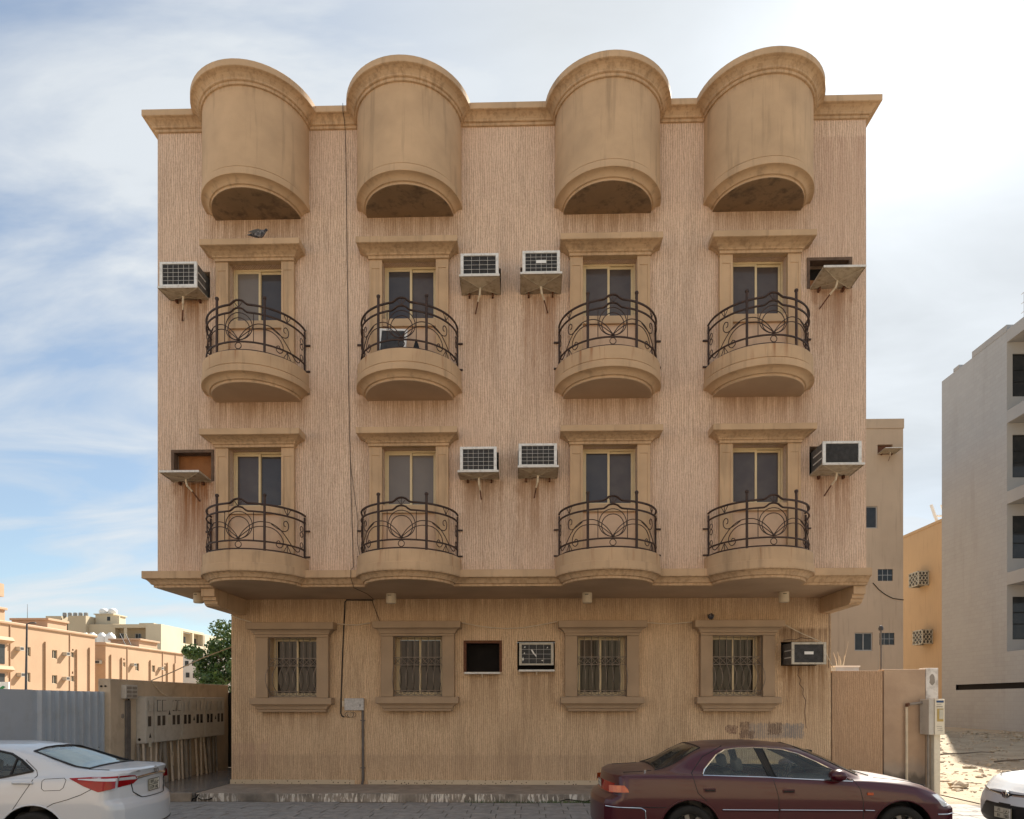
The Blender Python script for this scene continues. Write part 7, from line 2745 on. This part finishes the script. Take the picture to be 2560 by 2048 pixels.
def white_sedan(loc, heading, label, rear=True):
    rows = [(0.0, .30, .66, .93, .63, .50, 1.035, 1.055), (.10, .26, .77, .955, .735, .58, 1.052, 1.068), (.30, .22, .83, .985, .785, .62, 1.064, 1.078), (.58, .2, .843, .992, .795, .63, 1.076, 1.09),
            (.72, .2, .843, .992, .795, .63, 1.098, 1.12), (.95, .2, .843, .99, .795, .615, 1.172, 1.205), (1.2, .2, .843, .985, .795, .60, 1.258, 1.30), (1.45, .2, .843, .975, .795, .59, 1.318, 1.366),
            (1.8, .2, .843, .96, .795, .585, 1.348, 1.397), (2.1, .2, .843, .945, .795, .585, 1.348, 1.402), (2.5, .2, .843, .93, .795, .59, 1.305, 1.378), (2.8, .2, .843, .92, .795, .60, 1.205, 1.305),
            (3.1, .2, .843, .91, .795, .63, 1.068, 1.175), (3.4, .2, .843, .90, .79, .66, .965, 1.03), (3.55, .2, .843, .89, .785, .66, .938, .968), (3.9, .2, .84, .86, .78, .64, .90, .93),
            (4.15, .21, .82, .805, .745, .58, .845, .872), (4.3, .24, .765, .745, .69, .50, .785, .808), (4.39, .28, .68, .665, .59, .42, .70, .725)]
    car = Car(rows, [(0.2, .06), (.32, .0), (.60, .0), (.66, .015), (.72, .075), (.86, .085), (.98, .07), (1.06, .035)], [(0.2, .05), (.34, 0), (.52, 0), (.70, .05), (.8, .10)], (0.17, 0.22))
    root = thing('parked_car', loc, label, 'car')
    rg = [(1.17, 1.085), (1.31, 1.20), (1.44, 1.275), (1.62, 1.315), (1.86, 1.325), (1.93, 1.32), (1.98, .972)]
    fg = [(2.06, .965), (2.00, 1.322), (2.30, 1.31), (2.52, 1.27), (2.75, 1.18), (3.0, 1.06), (3.20, .945)]
    rgz = [(1.155, 1.072)] + rg[1:] + [(1.5, 1.01)]
    qg = [(1.08, 1.075), (1.28, 1.195), (1.36, 1.24), (1.37, 1.03)]
    pil = [(1.93, 1.325), (2.0, 1.322), (2.06, .965), (1.98, .97)]
    dr = [(1.11, 1.075), (1.09, 1.02), (1.15, .90), (1.27, .70), (1.36, .50), (1.40, .26), (2.03, .26), (2.02, .96), (1.965, 1.345), (1.6, 1.335), (1.42, 1.295), (1.24, 1.21)]
    df = [(1.965, 1.345), (2.02, .96), (2.03, .26), (3.06, .26), (3.10, .7), (3.12, .93), (3.0, 1.08), (2.75, 1.20), (2.52, 1.295), (2.3, 1.335)]
    lampp = [(.565, 1.035), (.40, 1.035), (-.1, 1.03), (-.1, .895), (.14, .90), (.30, .855), (.42, .93)]
    cfg = dict(
        arches=[(1.10, .30, .385), (3.52, .30, .375)],
        side=[('door_rear', dr), ('door_front', df), ('side_glass_rear', rgz), ('side_glass_front', fg), ('side_pillar', pil), ('side_head', [(3.95, .86), (4.25, .80), (4.42, .73), (4.42, .68), (4.15, .70)])],
        top=[('rear_window', [(.61, -.1), (.59, .575), (.74, .585), (1.02, .555), (1.25, .51), (1.27, -.1)]), ('windscreen', [(2.52, -.1), (2.55, .50), (2.7, .555), (3.0, .585), (3.30, .64), (3.42, .3), (3.44, -.1)]),
             ('bonnet', [(3.52, -.1), (3.48, .66), (3.9, .64), (4.15, .56), (4.34, .36), (4.36, -.1)]), ('boot_lid', [(-.2, -.1), (-.2, .60), (.30, .61), (.57, .60), (.60, -.1)])],
        topz=0.70,
        rear=[('boot_lid', [(-.1, .70), (.30, .70), (.42, .76), (.47, .90), (.48, 1.2), (-.1, 1.2)]),
              ('bumper', [(-.1, .2), (-.1, .69), (.9, .69), (.9, .2)])],
        front=[('lower_grille', [(-.1, .27), (-.1, .56), (.42, .54), (.62, .36), (.60, .27)]), ('upper_grille', [(-.1, .655), (-.1, .69), (.40, .70), (.40, .67)]), ('headlight', [(.42, .66), (.42, .70), (.9, .74), (.9, .66)])],
        mats=dict(side_glass_rear=M['car_glass'], side_glass_front=M['car_glass'], side_pillar=M['plastic'], rear_window=M['car_glass'], windscreen=M['car_glass_dark'], tail_lamp=M['lamp_red'],
                  side_lamp=M['lamp_red'], side_head=M['lamp_clear'], headlight=M['lamp_clear'], lower_grille=M['plastic'], upper_grille=M['plastic']))
    make_car(root, car, M['car_white'], cfg)
    for sd in (-1, 1):
        def strip(name, pts, r, mat, out=0.002, n=5):
            m = MB()
            m.tube(on_side(car, pts, sd, out), r, n)
            return cpart(m, name, M[mat], root, 60)
        strip('door_seam', [(1.27, 1.205), (1.12, 1.08), (1.09, 1.02), (1.15, .90), (1.27, .70), (1.36, .56)], 0.0055, 'plastic', -0.003)
        strip('door_seam', [(1.965, 1.34), (2.02, .96), (2.03, .26)], 0.0055, 'plastic', -0.003)
        strip('door_seam', [(3.12, .93), (3.10, .7), (3.06, .26)], 0.0055, 'plastic', -0.003)
        strip('window_trim', [rgz[0]] + rg[1:6] + fg[1:] + [(2.06, .955), (1.98, .96), (1.5, 1.0), rgz[0]], 0.015, 'plastic', 0.003)
        strip('window_divider', [(1.36, 1.235), (1.40, 1.03)], 0.014, 'plastic', 0.004)
        strip('bumper_seam', [(.40, .885), (.55, .80), (.70, .745), (.86, .70), (.93, .66)], 0.0055, 'plastic', -0.002)
        # fuel flap outline
        if sd > 0:
            strip('fuel_flap', [(.76, .995), (.98, .985), (1.005, .96), (1.0, .875), (.97, .85), (.79, .855), (.755, .885), (.735, .97), (.76, .995)], 0.004, 'plastic', -0.001)
        def patch(name, mat, fn, top, bot, nu=26, nv=7):
            m = MB()
            tu, bu_ = np.linspace(0, 1, len(top)), np.linspace(0, 1, len(bot))
            for i in range(nu + 1):
                u = i / nu
                t = [float(np.interp(u, tu, [q[d] for q in top])) for d in (0, 1)]
                b = [float(np.interp(u, bu_, [q[d] for q in bot])) for d in (0, 1)]
                for j in range(nv + 1):
                    v = j / nv
                    p = fn(t[0] + (b[0] - t[0]) * v, t[1] + (b[1] - t[1]) * v)
                    m.v.append((p.x, p.y, p.z))
            for i in range(nu):
                for j in range(nv):
                    k = i * (nv + 1) + j
                    m.f.append((k, k + 1, k + nv + 2, k + nv + 1))
            return cpart(m, name, M[mat], root, 60)

        def fs(x, z, o=0.004):
            p = car.side(x, z, o)
            return Vector((p.x, p.y * -sd, p.z)) if sd > 0 else p
        cor = 0.205
        lm = patch('tail_lamp', 'lamp_red', fs, [(.70, .995), (.45, 1.005), (cor, 1.0)], [(.70, .990), (.53, .90), (.36, .825), (cor, .862)])
        patch('lamp_band', 'lamp_clear', lambda x, z: fs(x, z, 0.007), [(.60, .986), (.40, .985), (cor, .978)], [(.60, .976), (.40, .957), (cor, .945)], 16, 3).parent = lm
        lm = patch('tail_lamp', 'lamp_red', lambda y, z: car.endpt('rear', sd * y, z, .004), [(.665, 1.0), (.52, .995), (.42, .985), (.36, .935)], [(.665, .862), (.55, .872), (.44, .882), (.36, .932)], 22, 6)
        patch('lamp_band', 'lamp_clear', lambda y, z: car.endpt('rear', sd * y, z, .007), [(.665, .978), (.50, .975), (.42, .970)], [(.665, .945), (.50, .940), (.40, .935)], 14, 3).parent = lm
        for hx, hz in ((1.22, .945), (2.20, .925)):
            m = MB()
            p = car.side(hx, hz, 0.0)
            y = abs(p.y)
            m.tube([(hx - .11, sd * (y + .004), hz - .004), (hx - .08, sd * (y + .026), hz), (hx, sd * (y + .032), hz + .004), (hx + .08, sd * (y + .026), hz + .004), (hx + .11, sd * (y + .004), hz)], 0.016, 8)
            cpart(m, 'handle', M['car_white'], root, 60)
        m = MB()
        m.lathe([(0.0, -.10), (.045, -.095), (.07, -.06), (.078, .0), (.072, .05), (.045, .085), (0.0, .10)], (0, 0, 0), 14)
        yy = sd * (abs(car.side(3.0, .95).y) + 0.11)
        m.v = [(2.95 + a * 1.1, yy + c, 0.99 + b * .85) for a, b, c in m.v]
        mi = cpart(m, 'mirror', M['car_white'], root, 60)
        m = MB()
        m.box(2.96, min(yy, yy - sd * .16), .94, 3.03, max(yy, yy - sd * .16), .975)
        cpart(m, 'mirror_arm', M['plastic'], root, bev=0.008, parent=mi)
        for x, rr in ((1.10, .385), (3.52, .375)):
            wheel(root, car, x, sd, .843, .30, spokes=5)
            wheel_well(root, x, .30, rr - .003, sd, .843)
            m = MB()
            m.tube(on_side(car, [(x + (rr + .002) * math.cos(a), .30 + (rr + .002) * math.sin(a)) for a in np.linspace(0.05, math.pi - 0.05, 26)], sd, 0.002, 1), 0.009, 5)
            cpart(m, 'arch_lip', M['car_white'], root, 60)
        m = MB()
        m.tube(on_side(car, [(1.28, .245), (2.0, .24), (3.14, .245)], sd, -0.02), 0.04, 6)
        cpart(m, 'sill', M['car_white'], root, 60)
        m = MB()
        m.tube([car.endpt('front', sd * y, z, .002) for y, z in ((.10, .665), (.30, .675), (.50, .70), (.62, .72))], 0.012, 6)
        cpart(m, 'grille_bar', M['chrome'], root, 60)
    m = MB()
    m.tube([car.endpt('rear', y, .972 - 0.02 * (abs(y) / .4) ** 2, .004) for y in np.linspace(-.40, .40, 15)], 0.021, 6)
    cpart(m, 'chrome_bar', M['chrome'], root, 60)
    m = MB()
    m.tube([car.endpt('rear', y, z, .0) for y, z in [(-.47, .90), (-.44, .78), (-.32, .70)] + [(y, .695) for y in np.linspace(-.25, .25, 7)] + [(.32, .70), (.44, .78), (.47, .90)]], 0.007, 5)
    cpart(m, 'boot_seam', M['plastic'], root, 60)
    m = MB()
    m.tube([car.endpt('rear', y, .345, .0) for y in np.linspace(-.60, .60, 15)], 0.010, 5)
    cpart(m, 'bumper_crease', M['plastic'], root, 60)
    for y in (-.605, .605):
        m = MB()
        m.tube([car.toppt(x, y, 0.0005) for x in np.linspace(.34, .58, 7)], 0.005, 4)
        cpart(m, 'boot_seam', M['plastic'], root)
        m = MB()
        m.tube([car.toppt(x, y * (1.07 if x < 4.0 else .9), 0.001) for x in np.linspace(3.50, 4.0, 10)], 0.005, 4)
        cpart(m, 'bonnet_seam', M['plastic'], root)
    m = MB()
    pts = [car.toppt(x, y, 0.003) for x, y in ((.59, -.56), (.605, -.3), (.61, 0), (.605, .3), (.59, .56), (.74, .585), (1.02, .555), (1.26, .51), (1.28, .25), (1.285, 0), (1.28, -.25), (1.26, -.51), (1.02, -.555), (.74, -.585))]
    m.tube(pts, 0.014, 5, True)
    cpart(m, 'rear_window_trim', M['plastic'], root, 60)
    m = MB()
    i = 0
    n = 12
    for a in range(n + 1):
        for b in range(n + 1):
            x = .65 + (1.19 - .65) * a / n
            hw = (.52 + (.42 - .52) * a / n) if True else 0
            p = car.toppt(x, -hw + 2 * hw * b / n, -0.012)
            m.v.append((p.x, p.y, p.z))
    for a in range(n):
        for b in range(n):
            k = a * (n + 1) + b
            m.f.append((k, k + 1, k + n + 2, k + n + 1))
    cpart(m, 'sunshade', M['shade'], root, 60)
    er = car.endpt('rear', 0, 1.02, .008)
    emblem(root, lambda u, v: (er.x + v * 0.25, -u, er.z + v), 1.0, 'alloy')
    mx = Matrix.Translation(car.endpt('rear', 0, .83, .006)) @ Matrix(((0, 0, -1, 0), (-1, 0, 0, 0), (0, 1, 0, 0), (0, 0, 0, 1)))
    if rear:
        plate(root, mx, ('١١٧٩', 'ى س'), ('1179', 'ASJ'))
        o = text_obj('TOYOTA', 0.03, 'lettering', M['alloy'], root, Matrix.Translation(car.endpt('rear', .40, 1.035, .008)) @ Matrix(((0, 0, -1, 0), (-1, 0, 0, 0), (0, 1, 0, 0), (0, 0, 0, 1))))
        o = text_obj('XLI', 0.045, 'lettering', M['alloy'], root, Matrix.Translation(car.endpt('rear', -.44, .845, .010)) @ Matrix(((0, 0, -1, 0), (-1, 0, 0, 0), (0, 1, 0, 0), (0, 0, 0, 1))))
    else:
        fx = car.endpt('front', 0, .43, .012)
        mf = Matrix.Translation(fx) @ Matrix(((0, 0, 1, 0), (1, 0, 0, 0), (0, 1, 0, 0), (0, 0, 0, 1)))
        plate(root, mf, ('٨١', 'د م د'), ('81', 'TBD'))
        ef = car.endpt('front', 0, .675, .02)
        m = MB()
        m.lathe([(0.0, 0.0), (.062, 0.0), (.066, -.02)], (0, 0, 0), 20)
        m.v = [(ef.x + c - .004, a, ef.z + b * .72) for a, b, c in m.v]
        cpart(m, 'emblem_base', M['plastic'], root, 60)
        emblem(root, lambda u, v: (ef.x + .004, u, ef.z + v), 1.05, 'chrome')
    seats(root, 2.0, 1.25, .42, 1, 3.05)
    root.rotation_euler = (0, 0, heading)
    return root


MC = maroon_car()
W1 = white_sedan((-4.83, 8.85, 0), R(180 + 6), 'white sedan seen from behind at the lower left, red tail lamps and silver sunshade')
W2 = white_sedan((10.68, 9.45, 0), R(180 + 3), 'white sedan at the lower right corner, only its nose and number plate in view', rear=False)
